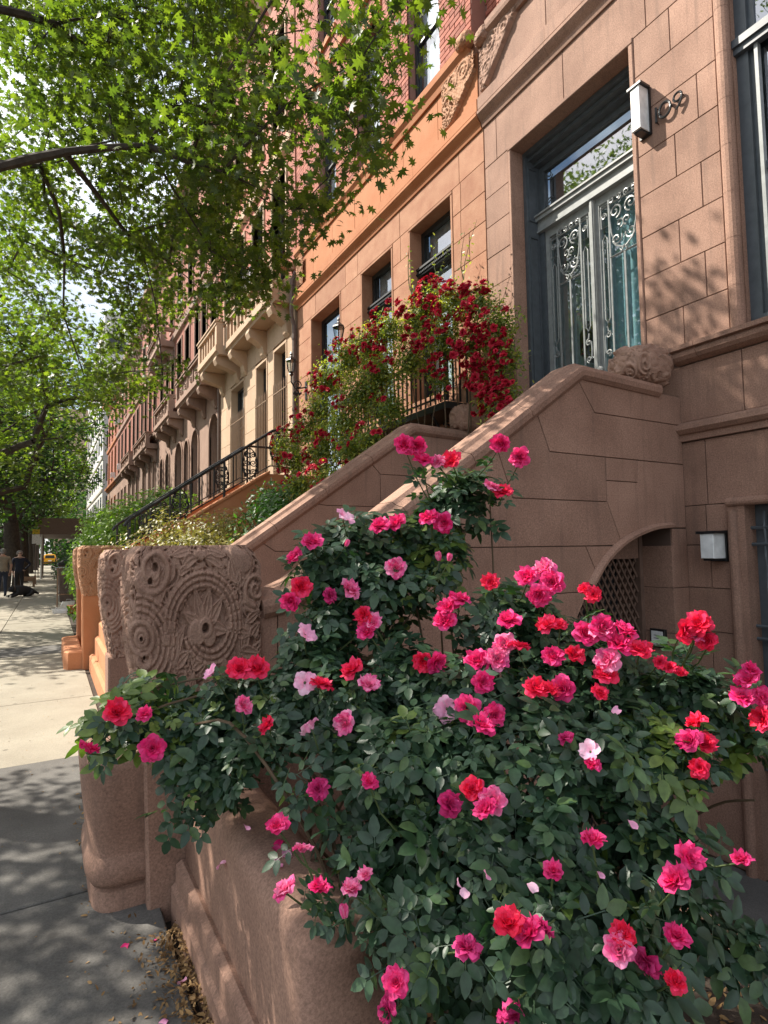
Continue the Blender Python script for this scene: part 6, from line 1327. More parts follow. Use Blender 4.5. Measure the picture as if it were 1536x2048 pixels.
def rowhouse(label, y0, y1, ground, trim, upper, frame, wins, upw, bal=None, top=15.5, cz=(6.9,7.2), glass=None, arch=False, grilles=False, stones=None, band=(10.3,10.6), ac=None, xu=0.0, gz0=2.9):
    t = thing('row_house', label, 'house', (XF, (y0+y1)/2, G))
    glass = glass or GLASS
    op = [(a, b, gz0+.3, z) for a, b, z in wins]
    core(t, y0, y1, -.9, cz[0], op, ground)
    if stones: ashlar(t, y0+.01, y1-.01, [-.6,.3,1.2,2.1,2.9,3.45,4.0,4.55,5.1,5.65,6.15,cz[0]-.02], [(a-.02,b+.02,c,d+.02) for a,b,c,d in op], stones, xf=XF-.02, auto=1.35)
    for a, b, c, z in op:
        if arch: arched_window(t, a, b, c, z, trim, frame, glass)
        else:
            reveal(t, a, b, c, z, trim, w=.07, depth=.2, proud=.03, sill=True)
            window(t, a+.07, b-.07, c, z-.07, XF+.16, frame, glass, bars=((c+z)/2+.3,), fw=.06, blind=.55 if not arch else None)
            if grilles:
                q = MB(); zt = c+(z-c)*.70
                for z_ in (c+.12, (c+zt)/2, zt-.18): q.box(XF-.045, XF-.025, a+.01, b-.01, z_-.012, z_+.012)
                part('grille_rail', q, BRONZE, t)
                nn = int((b-a)/.11)
                for k in range(nn):
                    y = a+.04+(b-a-.08)*k/(nn-1); q = MB(); q.tube([(XF-.035,y,c+.05),(XF-.035,y,zt-.03),(XF-.035,y,zt+.06)], [.011,.011,.002], 4); part('grille_bar', q, BRONZE, t)
    run(t, 'cornice', [(0,cz[0]-.02),(.06,cz[0]),(.10,cz[0]+.1),(.22,cz[0]+.16),(.24,cz[1]),(0,cz[1]+.05)], y0, y1, trim, cuts=((y0+y1)/2,))
    uop = [(a, b, c, d) for a, b, c, d in upw]
    core(t, y0+.01, y1-.01, cz[1]+.05, top-.6, uop, upper, xf=XF-xu, name='upper_wall')
    for a, b, c, d in uop:
        reveal(t, a-.07, b+.07, c, d+.07, trim, w=.07, depth=.15, proud=.04, xf=XF-xu, sill=c > cz[1]+.2)
        window(t, a, b, c, d, XF+.13-xu, frame, glass, bars=((c+d)/2,), fw=.045, bt=.035, mull=((a+b)/2,) if b-a > 1.1 else ())
    run(t, 'belt_course', [(0,band[0]),(.10+xu,band[0]+.05),(.12+xu,band[1]-.05),(0,band[1])], y0, y1, trim)
    run(t, 'roof_cornice', [(0,top-.6),(.12,top-.55),(.2,top-.35),(.5,top-.22),(.52,top),(0,top)], y0, y1, trim)
    nb_ = int((y1-y0)/.6)
    for k in range(nb_):
        yc = y0+.3+(y1-y0-.6)*k/(nb_-1); q = MB(); q.prism([(XF-.001,top-1.05),(XF-.001,top-.62),(XF-.18,top-.62),(XF-.16,top-.75),(XF-.06,top-.95)], 'y', yc-.07, yc+.07); part('bracket', q, trim, t)
    q = MB(); q.box(XF+.35, XF+9, y0, y1, top-.25, top-.02); part('roof', q, DARKSTONE, t)
    if bal:
        for b_ in bal: balcony(t, *b_[:5], trim, b_[5], b_[6])
    if ac:
        for (y, z) in ac:
            q = MB(); q.prism(rect(y-.3, y+.3, z, z+.42), 'x', XF-.32, XF+.1, ch=.02); a_ = part('air_conditioner', q, WHITEP, t)
            q = MB()
            for k in range(8): q.box(XF-.328, XF-.32, y-.26, y+.26, z+.05+k*.042, z+.07+k*.042)
            part('vent_slat', q, PIPE, a_)
    return t

HC = rowhouse('pale beige stone house with iron window grilles and a balustraded balcony', 11.23, 17.35, BEIGE_D, BEIGE, BRICK, BLACKF,
    [(11.72,12.6,6.10),(13.02,13.92,6.10),(14.86,16.22,6.10)],
    [(11.75,12.65,7.3,10.0),(13.3,14.2,7.3,10.0),(14.9,15.8,7.3,10.0),(16.2,16.9,7.3,10.0),(11.75,12.65,11.2,13.5),(13.3,14.2,11.2,13.5),(14.9,15.8,11.2,13.5),(16.2,16.9,11.2,13.5)],
    bal=[(11.32,15.05,6.72,7.62,.50,11,False),(15.1,17.25,6.70,7.62,.72,6,False)], glass=GLASS_S, grilles=True, stones=BEIGE, ac=[(13.75,8.0)])
q = MB(); q.tube([(XF-.05,17.38,7.2),(XF-.09,17.38,7.0),(XF-.06,17.38,6.6),(XF-.06,17.38,0)], .05, 8); part('downpipe', q, PIPE, HC)
HD = rowhouse('rose brown stone house with three tall round-arched windows', 17.42, 23.05, PINKSTONE, PINKSTONE, BRICK2, BLACKF,
    [(17.58,18.82,5.82),(20.40,21.52,5.82),(22.0,22.85,5.7)],
    [(17.8,18.6,7.3,10.0),(19.2,19.9,7.3,10.0),(20.3,21.0,7.3,10.0),(21.9,22.7,7.3,10.0),(17.8,18.6,11,13.4),(19.4,20.2,11,13.4),(21.4,22.2,11,13.4)],
    bal=[(17.6,21.3,6.55,7.5,.62,4,True)], arch=True, top=15.2, ac=[(22.3,7.32)])
HE = rowhouse('brown stone house with arched windows and a bracketed balcony past the first arches', 23.1, 29.0, PINKSTONE, PINKSTONE, BRICK2, BLACKF,
    [(23.2,24.7,5.87),(26.0,26.9,5.83),(27.6,28.4,5.8)],
    [(23.4,24.3,7.3,10),(24.9,25.6,7.3,10),(26.2,26.9,7.3,10),(27.6,28.4,7.3,10),(23.4,24.3,11,13.2),(25.2,26.0,11,13.2),(27.2,28.0,11,13.2)],
    bal=[(22.95,26.4,6.65,7.55,.6,4,True),(25.0,28.6,10.1,10.9,.6,4,True)], arch=True, top=15.0)
HF = rowhouse('dark brown stone house with square-headed windows', 29.05, 35.3, DARKSTONE, PINKSTONE, BRICK2, BLACKF,
    [(29.8,30.7,6.1),(31.2,32.1,6.1),(33.2,34.3,6.1)],
    [(29.6,30.5,7.4,10),(31.2,32.0,7.4,10),(32.8,33.6,7.4,10),(34.3,35,7.4,10),(29.6,30.5,11,13),(31.5,32.4,11,13),(33.6,34.5,11,13)],
    bal=[(29.3,34,6.5,7.3,.55,4,True)], top=14.6)
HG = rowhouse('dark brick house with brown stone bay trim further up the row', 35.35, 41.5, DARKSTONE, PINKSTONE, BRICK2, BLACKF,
    [(36,37,6.1),(37.9,38.9,6.1),(40,41,6.1)], [(36,36.9,7.4,10),(37.9,38.8,7.4,10),(39.9,40.8,7.4,10),(36,36.9,11,13),(37.9,38.8,11,13),(39.9,40.8,11,13)], top=14.0, bal=[(36,40.5,6.6,7.4,.55,4,True)])
HH_ = rowhouse('brick house with plain brown stone trim well up the row', 41.55, 48.5, PINKSTONE, PINKSTONE, BRICK2, BLACKF,
    [(42.3,43.3,6.1),(44.5,45.5,6.1),(46.7,47.7,6.1)], [(42.3,43.2,7.4,10),(44.5,45.4,7.4,10),(46.7,47.6,7.4,10),(42.3,43.2,11,13),(44.5,45.4,11,13),(46.7,47.6,11,13)], top=14.2, ac=[(44.9,7.45),(47,11.1)])
HI = rowhouse('tan brick house with orange stone bays near the end of the row', 48.55, 57.0, PINKSTONE, ORANGE2, BRICK2, BLACKF,
    [(49.5,50.6,6.1),(52.2,53.2,6.1),(54.9,55.9,6.1)], [(49.5,50.4,7.4,10),(52.2,53.1,7.4,10),(54.9,55.8,7.4,10),(49.5,50.4,11,13),(52.2,53.1,11,13),(54.9,55.8,11,13)], top=14.6, ac=[(50,7.45)])
# white apartment block that closes the row
HW = thing('apartment_block', 'white rendered apartment block rising beyond the brown stone row', 'building', (4, 70, G))
q = MB(); q.box(4.1, 18, 58.5, 84, -1, 24); part('wall', q, PALE, HW)
fm = MB(); fm.box(-.03, .0, 0, 1.5, 0, .08); fm.box(-.03, 0, 0, 1.5, 1.52, 1.6); fm.box(-.03, 0, 0, .07, .08, 1.52); fm.box(-.03, 0, 1.43, 1.5, .08, 1.52); fm.box(-.03, 0, .72, .78, .08, 1.52); fm = fm.mesh('window', BLACKF)
pm = MB(); pm.box(-.012, -.004, .07, 1.43, .08, 1.52); pm = pm.mesh('pane', GLASS)
for f in range(7):
    for k in range(8):
        M = Matrix.Translation((4.098, 59.4+k*3.1, 2.2+f*3.0)); o = inst('window', fm, HW, M)
        p = bpy.data.objects.new('pane', pm); COL.objects.link(p); p.parent = o
for f in range(7):
    q = MB(); q.box(4.03, 4.099, 58.5, 84, 4.2+f*3.0, 4.4+f*3.0); part('floor_band', q, CONC, HW)
for f in range(7):
    for k in range(4):
        q = MB(); q.box(4.4+k*3.2, 5.9+k*3.2, 58.47, 58.499, 2.2+f*3, 3.8+f*3); part('window', q, BLACKF, HW)
HZ = thing('brown_tower', 'tan brick apartment tower at the far corner above the treetops', 'building', (2, 130, G))
q = MB(); q.box(.5, 26, 128, 150, -1, 30); part('wall', q, BEIGE, HZ)
for f in range(9):
    for k in range(6):
        q = MB(); q.box(2+k*3.6, 3.5+k*3.6, 127.95, 127.999, 2+f*3.1, 3.7+f*3.1); part('window', q, BLACKF, HZ)

# ================================================================== leaf and petal templates
def tri_np(V, F): return np.array(V, float), np.array(F, int)
def oak_template():
    half = [(.02,-.02),(.09,.10),(.33,.03),(.16,.24),(.47,.37),(.15,.47),(.34,.74),(.09,.68)]
    pts = half + [(0,1.0)] + [(-x,y) for x,y in half[::-1]]
    V = [(0,.36,.02)] + [(x, y, -.55*x*x-.30*(y-.3)**2+.25*x*(y-.3)) for x, y in pts]
    n = len(pts)
    return tri_np(V, [(0, i+1, (i+1)%n+1) for i in range(n)])
def leaflet(L, W, fold=.12, droop=.12):
    mid = [(0,0),(0,.40),(0,.75),(0,1.0)]; rt = [(.27,.17),(.36,.45),(.22,.79)]
    V = [(x*W*2*.0, y*L, -droop*L*y*y) for x, y in mid]
    for s in (1, -1): V += [(s*x*W*1.4, y*L, fold*W*x*2-droop*L*y*y) for x, y in rt]
    F = []
    for b, s in ((4, 1), (7, -1)):
        q = [(0,b,1),(b,b+1,1),(b+1,2,1),(b+1,b+2,2),(b+2,3,2)]
        F += q if s > 0 else [(a, c, b_) for a, b_, c in q]
    return np.array(V), np.array(F)
def compound(L=.052):
    V = []; F = []
    def put(ang, x, y, sc):
        v, f = leaflet(L*sc, L*.56*sc, .16)
        c, s = math.cos(ang), math.sin(ang)
        w = np.stack([x+v[:,0]*c+v[:,1]*s, y-v[:,0]*s+v[:,1]*c, v[:,2]], 1)
        F.extend((f+len(V)).tolist()); V.extend(w.tolist())
    put(0, 0, L*1.35, 1.05)
    for s in (1, -1):
        put(s*1.0, s*.003, L*1.15, .95); put(s*1.25, s*.003, L*.45, .78)
    b = len(V); V += [(-.0012,0,-.001),(.0012,0,-.001),(.001,L*1.4,-.002),(-.001,L*1.4,-.002)]; F += [(b,b+1,b+2),(b,b+2,b+3)]
    return tri_np(V, F)
def rhomb():
    return tri_np([(0,0,0),(.32,.45,-.06),(0,1,-.12),(-.32,.45,-.06)], [(0,1,2),(0,2,3)])
def petal_grid(L, W, op, curl, cup, ruf, seed, nu=4, nv=4, shape=0):
    rs = np.random.RandomState(seed)
    ph = rs.rand()*6; V = []; r = .03*L; z = 0
    prev = 0
    for j in range(nv+1):
        v = j/nv
        a = R(op)*(.30+.70*v)+R(curl)*v*v
        if j: r += L/nv*math.sin(a); z += L/nv*math.cos(a)
        ww = W*(.30+.70*math.sin(math.pi*min(1, .12+.60*v)))*(1 if v < .95 else .78)
        for i in range(nu+1):
            u = -1+2*i/nu
            k = cup*u*u*L*(.2+.8*v)
            rr = r-k*math.cos(a)*.9; zz = z+k*math.sin(a)*.9
            zz += ruf*L*v*v*math.sin(3.1*u+ph+2*v); rr += ruf*.6*L*v*v*math.cos(2.7*u+ph)
            if v > .95: rr += -.05*L*abs(u)
            V.append((u*ww*L, rr, zz))
    F = []
    for j in range(nv):
        for i in range(nu):
            a = j*(nu+1)+i; F.append((a, a+1, a+nu+2, a+nu+1))
    return V, F
def ring_into(q, n, L, W, op, curl, cup, ruf, seed, a0=0.0, nu=4, nv=4):
    for k in range(n):
        V, F = petal_grid(L*(1+.12*math.sin(k*7+seed)), W, op*(1+.12*math.sin(k*5.1+seed)), curl, cup, ruf, seed*31+k, nu, nv)
        w = a0+2*math.pi*k/n+.15*math.sin(k*3+seed); c, s = math.cos(w), math.sin(w)
        q.add([(x*c-y*s, x*s+y*c, z) for x, y, z in V], F)
def bloom_mesh(kind, mat, seed, full=False, lo=False):
    """unit-diameter bloom, axis +z. full = with its outermost petals joined in"""
    q = MB(); g = 2 if lo else 4
    if kind == 's':
        if full: ring_into(q, 5, .50, .46, 78, 18, .16, .07, seed, 0, g, g)
        q.cm = 1; q.ball((0,0,.03), (.07,.07,.04), 8, 4)
        for k in range(0 if lo else 10): q.ball((.09*math.cos(k*.63),.09*math.sin(k*.63),.06), .014, 4, 3)
    elif kind == 'b':
        ring_into(q, 3, .55, .34, 8, -6, .30, .02, seed, 0, g, g); ring_into(q, 3, .60, .40, 14, 4, .30, .03, seed+1, .5, g, g)
        q.cm = 1; q.lathe((0,0,-.14), [(.03,0),(.09,.06),(.08,.14),(.05,.18)], 6)
    else:
        dr = 25 if kind == 'd' else 0
        ring_into(q, 4, .27, .40, 14, 18, .42, .09, seed, 0, g, g)
        ring_into(q, 5, .36, .42, 32+dr*.5, 26, .36, .13, seed+1, .4, g, g)
        ring_into(q, 6, .44, .40, 50+dr, 34, .30, .15, seed+2, .9, g, g)
        ring_into(q, 6, .49, .40, 66+dr, 36, .22, .15, seed+4, .1, g, g)
        if full: ring_into(q, 5, .53, .44, 82+dr, 34, .14, .15, seed+3, .2, g, g)
        q.cm = 1; q.lathe((0,0,-.08), [(.02,0),(.07,.05),(.09,.09),(.03,.10)], 6)
    return q.mesh('rose_bloom', [mat, CANE], smooth=True)
def outer_petal_mesh(kind, mat, seed):
    op, L, W, cup = (78, .50, .46, .16) if kind == 's' else ((103, .52, .46, .14) if kind == 'd' else (84, .54, .45, .14))
    V, F = petal_grid(L, W, op, 32, cup, .14, seed); q = MB(); q.add(V, F); return q.mesh('petal', mat, smooth=True)

OAK = oak_template(); COMP = compound(); LEAFLET = leaflet(1.0, .42); RH = rhomb()

# ================================================================== the pink rose bush
YOUNG_AT = [(.2,2.09,.95),(.31,2.17,1.0),(1.66,1.06,.77),(1.38,1.88,1.36),(1.58,1.11,.82)]
RB = thing('rose_bush', 'big rose bush with hot pink and red double blooms spilling over the low wall', 'rose bush', (1.6, 2.0, -.1))
lum = np.array(ROSE_LUMPS)
def sample_lumps(lum, n, inner=.72, deep=.62):
    w = lum[:,3]**2; idx = np.random.choice(len(lum), n, p=w/w.sum())
    d = np.random.normal(size=(n,3)); d /= np.linalg.norm(d, axis=1)[:,None]
    rr = np.random.uniform(inner, 1.06, n)
    P = lum[idx,:3]+d*(lum[idx,3]*rr)[:,None]
    dist = np.linalg.norm(P[:,None,:]-lum[None,:,:3], axis=2)/lum[None,:,3]
    keep = dist.min(axis=1) > deep
    return P[keep], d[keep]
P, D = sample_lumps(lum, 8200, inner=.50, deep=.45)
hol = np.sin(13*P[:,0]+1.0)+np.sin(15*P[:,1]+2.6)+np.sin(14*P[:,2]+.4)+.8*np.sin(27*P[:,0]+19*P[:,2])
sel = hol > -.75; P, D = P[sel], D[sel]
keep = ~((P[:,0] < .83) & (P[:,2] < .56) & (P[:,1] > 1.40))        # nothing inside the garden wall
keep &= ~((P[:,0] < 1.0) & (P[:,1] > 2.70)); keep &= ~((P[:,0] < .84) & (P[:,1] < 1.62) & (P[:,2] < .50)); keep &= ~((P[:,0] < .60) & (P[:,2] < .66) & (P[:,1] < 1.95)); keep &= ~((P[:,2] < .36) & (P[:,0]*.35+P[:,1] < 1.55) & (np.random.rand(len(P)) < .6)); keep &= ~((P[:,0] < .76) & (P[:,1] > 1.5) & (P[:,1] < 2.0) & (P[:,2] < .74)); keep &= P[:,2] > -.05
P, D = P[keep], D[keep]
N = D*.70+np.array([-.10,-.30,.80])+np.random.normal(size=P.shape)*.30
Rm = frames(N); S = np.random.uniform(.55, 1.2, len(P))
order = np.argsort(view_dist(P))
near, rest = order[:300], order[300:]
yl = np.array([lum[np.argmin(np.linalg.norm(lum[:,:3]-np.array(a), axis=1)),:3] for a in YOUNG_AT])
yng = (np.linalg.norm(P[:,None,:]-yl[None], axis=2).min(axis=1) < .19) & (np.random.rand(len(P)) < .5) | (np.random.rand(len(P)) < .025)
ry = rest[yng[rest]]; rest = rest[~yng[rest]]
V, F = scatter(*COMP, Rm[ry], P[ry], S[ry]); obj('young_foliage', np_mesh('young_foliage', V, F, LEAF_YOUNG, True), RB, 'stuff')
V, F = scatter(*COMP, Rm[rest], P[rest], S[rest])
obj('foliage', np_mesh('foliage', V, F, LEAF_ROSE, True), RB, 'stuff')
cm = np_mesh('leaf', *COMP, LEAF_ROSE, True)
cmy = np_mesh('young_leaf', *COMP, LEAF_YOUNG, True)
for i in near: inst('leaf', cmy if yng[i] else cm, RB, to_mat(Rm[i], P[i], S[i]))
# canes
def smooth_path(P, n=4):
    out = []
    for i in range(len(P)-1):
        p0, p1, p2, p3 = P[max(i-1,0)], P[i], P[i+1], P[min(i+2,len(P)-1)]
        for k in range(n):
            t = k/n
            out.append(.5*((2*p1)+(p2-p0)*t+(2*p0-5*p1+4*p2-p3)*t*t+(3*p1-p0-3*p2+p3)*t**3))
    return out+[P[-1]]
q = MB()
for k, l in enumerate(lum):
    b = Vector((1.25+.5*math.sin(k*2.4), 1.9+.45*math.cos(k*1.7), -.12))
    if l[1] < 1.5 and l[0] > 1: b = Vector((1.5+.3*math.sin(k), 1.5, -.12))
    e = Vector(l[:3]); mid = b.lerp(e, .5)+Vector((rng.uniform(-.08,.08), rng.uniform(-.08,.08), .18 if e.x > .75 else .55))
    pts = [b, b.lerp(mid,.5)+Vector((.12,0,.05)), mid, mid.lerp(e,.6)+Vector((0,0,.04)), e]
    q.tube([Vector(p) for p in smooth_path(pts)], [.0075-.0045*i/16 for i in range(17)], 5)
part('cane', q, CANE_B, RB)
# blooms
MATS = dict(r=PET_R, m=PET_M, p=PET_P, s=PET_S, d=PET_D, b=PET_P)
bm_c = {}; pm_c = {}
def bmesh_of(t, v, full):
    k = (t, v, full)
    if k not in bm_c: bm_c[k] = bloom_mesh(t, MATS[t], 3+v*17, full)
    return bm_c[k]
def pmesh_of(t, v):
    if (t, v) not in pm_c: pm_c[(t, v)] = outer_petal_mesh(t, MATS[t], 5+v)
    return pm_c[(t, v)]
big = sorted(range(len(BLOOMS)), key=lambda i: -BLOOMS[i][3]/(1e-3+np.linalg.norm(np.array(BLOOMS[i][:3])-CAM)))
big = [i for i in big if BLOOMS[i][4] != 'b'][:60]
stalk_leaves = []
for i, (x, y, z, dm, t) in enumerate(BLOOMS):
    p = np.array([x, y, z]); v = CAM-p; v = v/np.linalg.norm(v)
    r3 = np.array([rng.gauss(0,1) for _ in range(3)])
    ax = v*.62 + np.array([0,0,.55]) + r3*.34
    if t == 'd': ax = v*.5+np.array([0,0,-.25])+r3*.4
    if t == 'b': ax = np.array([0,0,1.])+r3*.4
    ax /= np.linalg.norm(ax)
    dm = min(max(dm*1.08, .045), .092)*(.95 if t != 's' else 1)
    full = i not in big
    Rq = frames(ax[None,:])[0]; M = to_mat(Rq, p-ax*dm*.1, dm)
    var = i % 3
    o = inst('rose_bloom', bmesh_of(t, var, full), RB, M)
    if not full:
        for k in range(5):
            c = bpy.data.objects.new('petal', pmesh_of(t, (i+k) % 3)); COL.objects.link(c); c.parent = o
            c.matrix_basis = Matrix.Rotation(2*math.pi*k/5+.2*rng.uniform(-1,1), 4, 'Z') @ Matrix.Rotation(R(rng.uniform(-8,10)), 4, 'X')
    # stalk down to the nearest part of the bush
    j = int(np.argmin(np.linalg.norm(lum[:,:3]-p, axis=1)-lum[:,3]*.3+np.maximum(0, lum[:,2]-z+.04)*4)); e = Vector(lum[j,:3]); s = Vector(p-ax*dm*.15)
    q = MB(); q.tube([s, s.lerp(e,.35)-Vector(ax)*.02+Vector((0,0,-.01)), s.lerp(e,.8)], [.0022,.0028,.003], 4); part('flower_stalk', q, CANE, RB)
    for k in range(3): stalk_leaves.append((s.lerp(e, .25+.22*k), rng.uniform(0, 6.3)))
sl_p = np.array([tuple(a) for a, b in stalk_leaves]); sl_n = np.array([(math.cos(b)*.6, math.sin(b)*.6-.2, .8) for a, b in stalk_leaves])
V, F = scatter(*COMP, frames(sl_n), sl_p, np.random.uniform(.55, .95, len(sl_p)))
obj('stalk_leaves', np_mesh('stalk_leaves', V, F, LEAF_ROSE, True), RB, 'stuff')
q = MB(); pl, pf = petal_grid(.5, .46, 60, 30, .2, .05, 3); q.add(pl, pf); lp = q.mesh('fallen_petal', PET_S, True)
for i, p in enumerate(LEAF_PETALS):
    n = np.array([rng.uniform(-.5,.5), -.8+rng.uniform(-.3,.3), .6]); o = inst('loose_petal', lp, RB, to_mat(frames(n[None,:])[0], np.array(p), .05))

# ================================================================== the dark red climbing rose
CRB = thing('climbing_rose', 'climbing rose with dark crimson clusters smothering the orange house front', 'climbing rose', (3.8, 7, 0))
cl = np.array(CLIMB_LUMPS)
P, D = sample_lumps(cl, 34000, inner=.1, deep=.0)
P = P + np.random.normal(size=P.shape)*.05
P[:,0] = np.minimum(P[:,0], 4.36)
N = D*.5+np.array([-.45,.15,.7])+np.random.normal(size=P.shape)*.5
V, F = scatter(*LEAFLET, frames(N), P, np.random.uniform(.032,.058,len(P)))
obj('foliage', np_mesh('foliage', V, F, LEAF_CLIMB, True), CRB, 'stuff')
q = MB()
for k, l in enumerate(cl):
    b = Vector((3.95+.1*math.sin(k), 5.6+(l[1]-5.6)*.75, .0)); e = Vector(l[:3])
    m_ = b.lerp(e,.55)+Vector((rng.uniform(-.2,.15), rng.uniform(-.25,.25), .25))
    q.tube([b, b.lerp(m_,.5), m_, m_.lerp(e,.6)+Vector((0,.05,.1)), e, e+Vector((-.05, rng.uniform(-.2,.2), rng.uniform(.05,.3)))], [.013,.011,.009,.006,.004,.002], 5)
part('cane', q, CANE_B, CRB)
# airy shoots above the mass
q = MB(); sp = []
for x, y, z in ((3.95,8.0,4.0),(3.95,8.4,4.1),(4.0,7.4,4.35),(4.05,6.2,4.75),(4.1,5.7,4.8),(3.9,8.7,3.9),(4.1,5.2,4.6)):
    for k in range(2):
        p0 = Vector((x, y, z)); d = Vector((rng.uniform(-.2,.1), rng.uniform(-.25,.3), rng.uniform(.35,.65)))
        pts = [p0+d*t+Vector((0,.05*math.sin(4*t),0)) for t in (0,.33,.66,1)]
        q.tube(pts, [.005,.004,.003,.0015], 4)
        for t in np.linspace(.1,1,13): sp.append(p0+d*t+Vector((rng.uniform(-.05,.05), rng.uniform(-.05,.05), 0)))
part('shoot', q, CANE, CRB)
sp = np.array([tuple(v) for v in sp]); V, F = scatter(*LEAFLET, frames(np.random.normal(size=sp.shape)+np.array([-.4,0,.6])), sp, np.random.uniform(.035,.055,len(sp)))
obj('shoot_leaves', np_mesh('shoot_leaves', V, F, LEAF_CLIMB, True), CRB, 'stuff')
cb = [bloom_mesh('m', PET_C, 40+k*9, True, lo=True) for k in range(3)]
wts = np.array([1.5,1.6,1.4,1.6,1.6,1.5,1.3,1.2,1.3,1.2,1,.9,.8,.5,.7,.5,.7,.5,.3,.7,.6,.5,.6,.35,.4,.3,.7,1.2,1.0,.6,.6]); wts = wts[:len(cl)]/wts[:len(cl)].sum()
def bloom_spot(k):
    l = cl[k]; d = np.random.normal(size=3); d[0] = -abs(d[0])*1.3; d /= np.linalg.norm(d)
    return l[:3]+d*l[3]*rng.uniform(.7,1.15), d
P = []; A = []
for k in np.random.choice(len(cl), 165, p=wts):
    c, d = bloom_spot(k)
    for j in range(rng.choice((1,2,3,4))):
        p = c+np.random.normal(size=3)*.05; p[0] = min(p[0], 4.33); P.append(p); A.append(d*.6+np.array([-.5,-.1,.5])+np.random.normal(size=3)*.4)
small = cb[1]; tv = np.array([tuple(v.co) for v in small.vertices]); tq = np.array([tuple(p.vertices) for p in small.polygons if len(p.vertices) == 4])
V, F = scatter(tv, tq, frames(np.array(A)), np.array(P), np.random.uniform(.055,.09,len(P)))
obj('more_blooms', np_mesh('more_blooms', V, F, PET_C, True), CRB, 'stuff')
nb_ = 0
while nb_ < 292:
    l = cl[np.random.choice(len(cl), p=wts)]
    d = np.random.normal(size=3); d[0] = -abs(d[0])*1.2; d /= np.linalg.norm(d)
    c = l[:3]+d*l[3]*rng.uniform(.8,1.1)
    for k in range(rng.choice((1,2,3,3,4))):
        if nb_ >= 292: break
        p = c+np.random.normal(size=3)*.045; p[0] = min(p[0], 4.33)
        ax = d*.6+np.array([-.4,-.1,.5])+np.random.normal(size=3)*.4; ax /= np.linalg.norm(ax)
        inst('rose_bloom', cb[nb_%3], CRB, to_mat(frames(ax[None,:])[0], p, rng.uniform(.075,.112))); nb_ += 1

# ================================================================== shrubs in the front yards
def shrub(name, label, cat, lumps, n, mat, size, tpl, up=.6, stems=True, inner=.3):
    t = thing(name, label, cat, (lumps[0][0], lumps[0][1], G))
    L = np.array(lumps, float); P, D = sample_lumps(L, n, inner=inner, deep=0)
    N = D*.6+np.array([-.2,-.1,up])+np.random.normal(size=P.shape)*.45
    V, F = scatter(*tpl, frames(N), P, np.random.uniform(size*.7, size*1.25, len(P)))
    obj('foliage', np_mesh('foliage', V, F, mat, True), t, 'stuff')
    q = MB()
    for l in lumps:
        b = Vector((lumps[0][0]+rng.uniform(-.15,.15), lumps[0][1]+rng.uniform(-.3,.3), G)); e = Vector(l[:3])
        q.tube([b, b.lerp(e,.5)+Vector((.05,0,.1)), e, e+Vector((rng.uniform(-.2,.2),rng.uniform(-.2,.2),l[3]*.7))], [.022,.016,.01,.003], 5)
    part('stem', q, CANE_B, t)
    return t
shrub('variegated_shrub', 'yellow-edged variegated shrub behind the two carved newels', 'shrub', [(1.9,7.6,1.7,.38),(2.2,8.2,1.8,.36),(1.6,8.2,1.5,.4),(1.0,6.7,1.25,.42),(1.3,6.4,1.45,.38),(1.55,7.0,1.62,.36),(.92,7.6,1.4,.40),(1.7,6.1,1.35,.36),(1.25,7.5,1.75,.33),(1.1,7.0,.6,.5)], 8500, LEAF_VAR, .052, LEAFLET)
shrub('broadleaf_shrub', 'glossy green shrub under the climbing rose beside the dark side wall', 'shrub', [(2.7,8.3,2.1,.32),(2.95,8.5,2.3,.3),(2.1,6.5,1.6,.42),(2.45,6.8,1.95,.36),(1.95,6.0,1.4,.38),(2.6,7.4,2.15,.30),(2.3,6.0,1.7,.34),(2.2,6.6,.8,.5),(2.95,7.6,2.3,.24)], 4200, LEAF_BROAD, .075, LEAFLET)
shrub('yew_shrub', 'bright green feathery yew overhanging the pavement past the orange newels', 'shrub', [(.98,12.7,1.05,.62),(1.2,12.0,1.9,.60),(.80,14.0,1.0,.55),(1.65,12.3,2.15,.60),(.95,15.4,1.15,.6),(.85,12.8,.45,.48),(1.95,11.8,2.25,.55),(1.1,13.2,2.0,.55),(1.0,14.8,1.9,.55),(2.3,12.4,2.3,.5),(.78,13.4,1.5,.45)], 15000, LEAF_YEW, .085, RH, up=.5, inner=.5)
shrub('boxy_hedge', 'dark green bushes in the yards well past the yew', 'hedge', [(1.0,24,.7,.8),(1.1,27,.8,.8),(1.0,31,.8,.9),(1.2,36,.9,1.0),(1.2,21,1.0,.8)], 5000, LEAF_DARK, .16, RH)

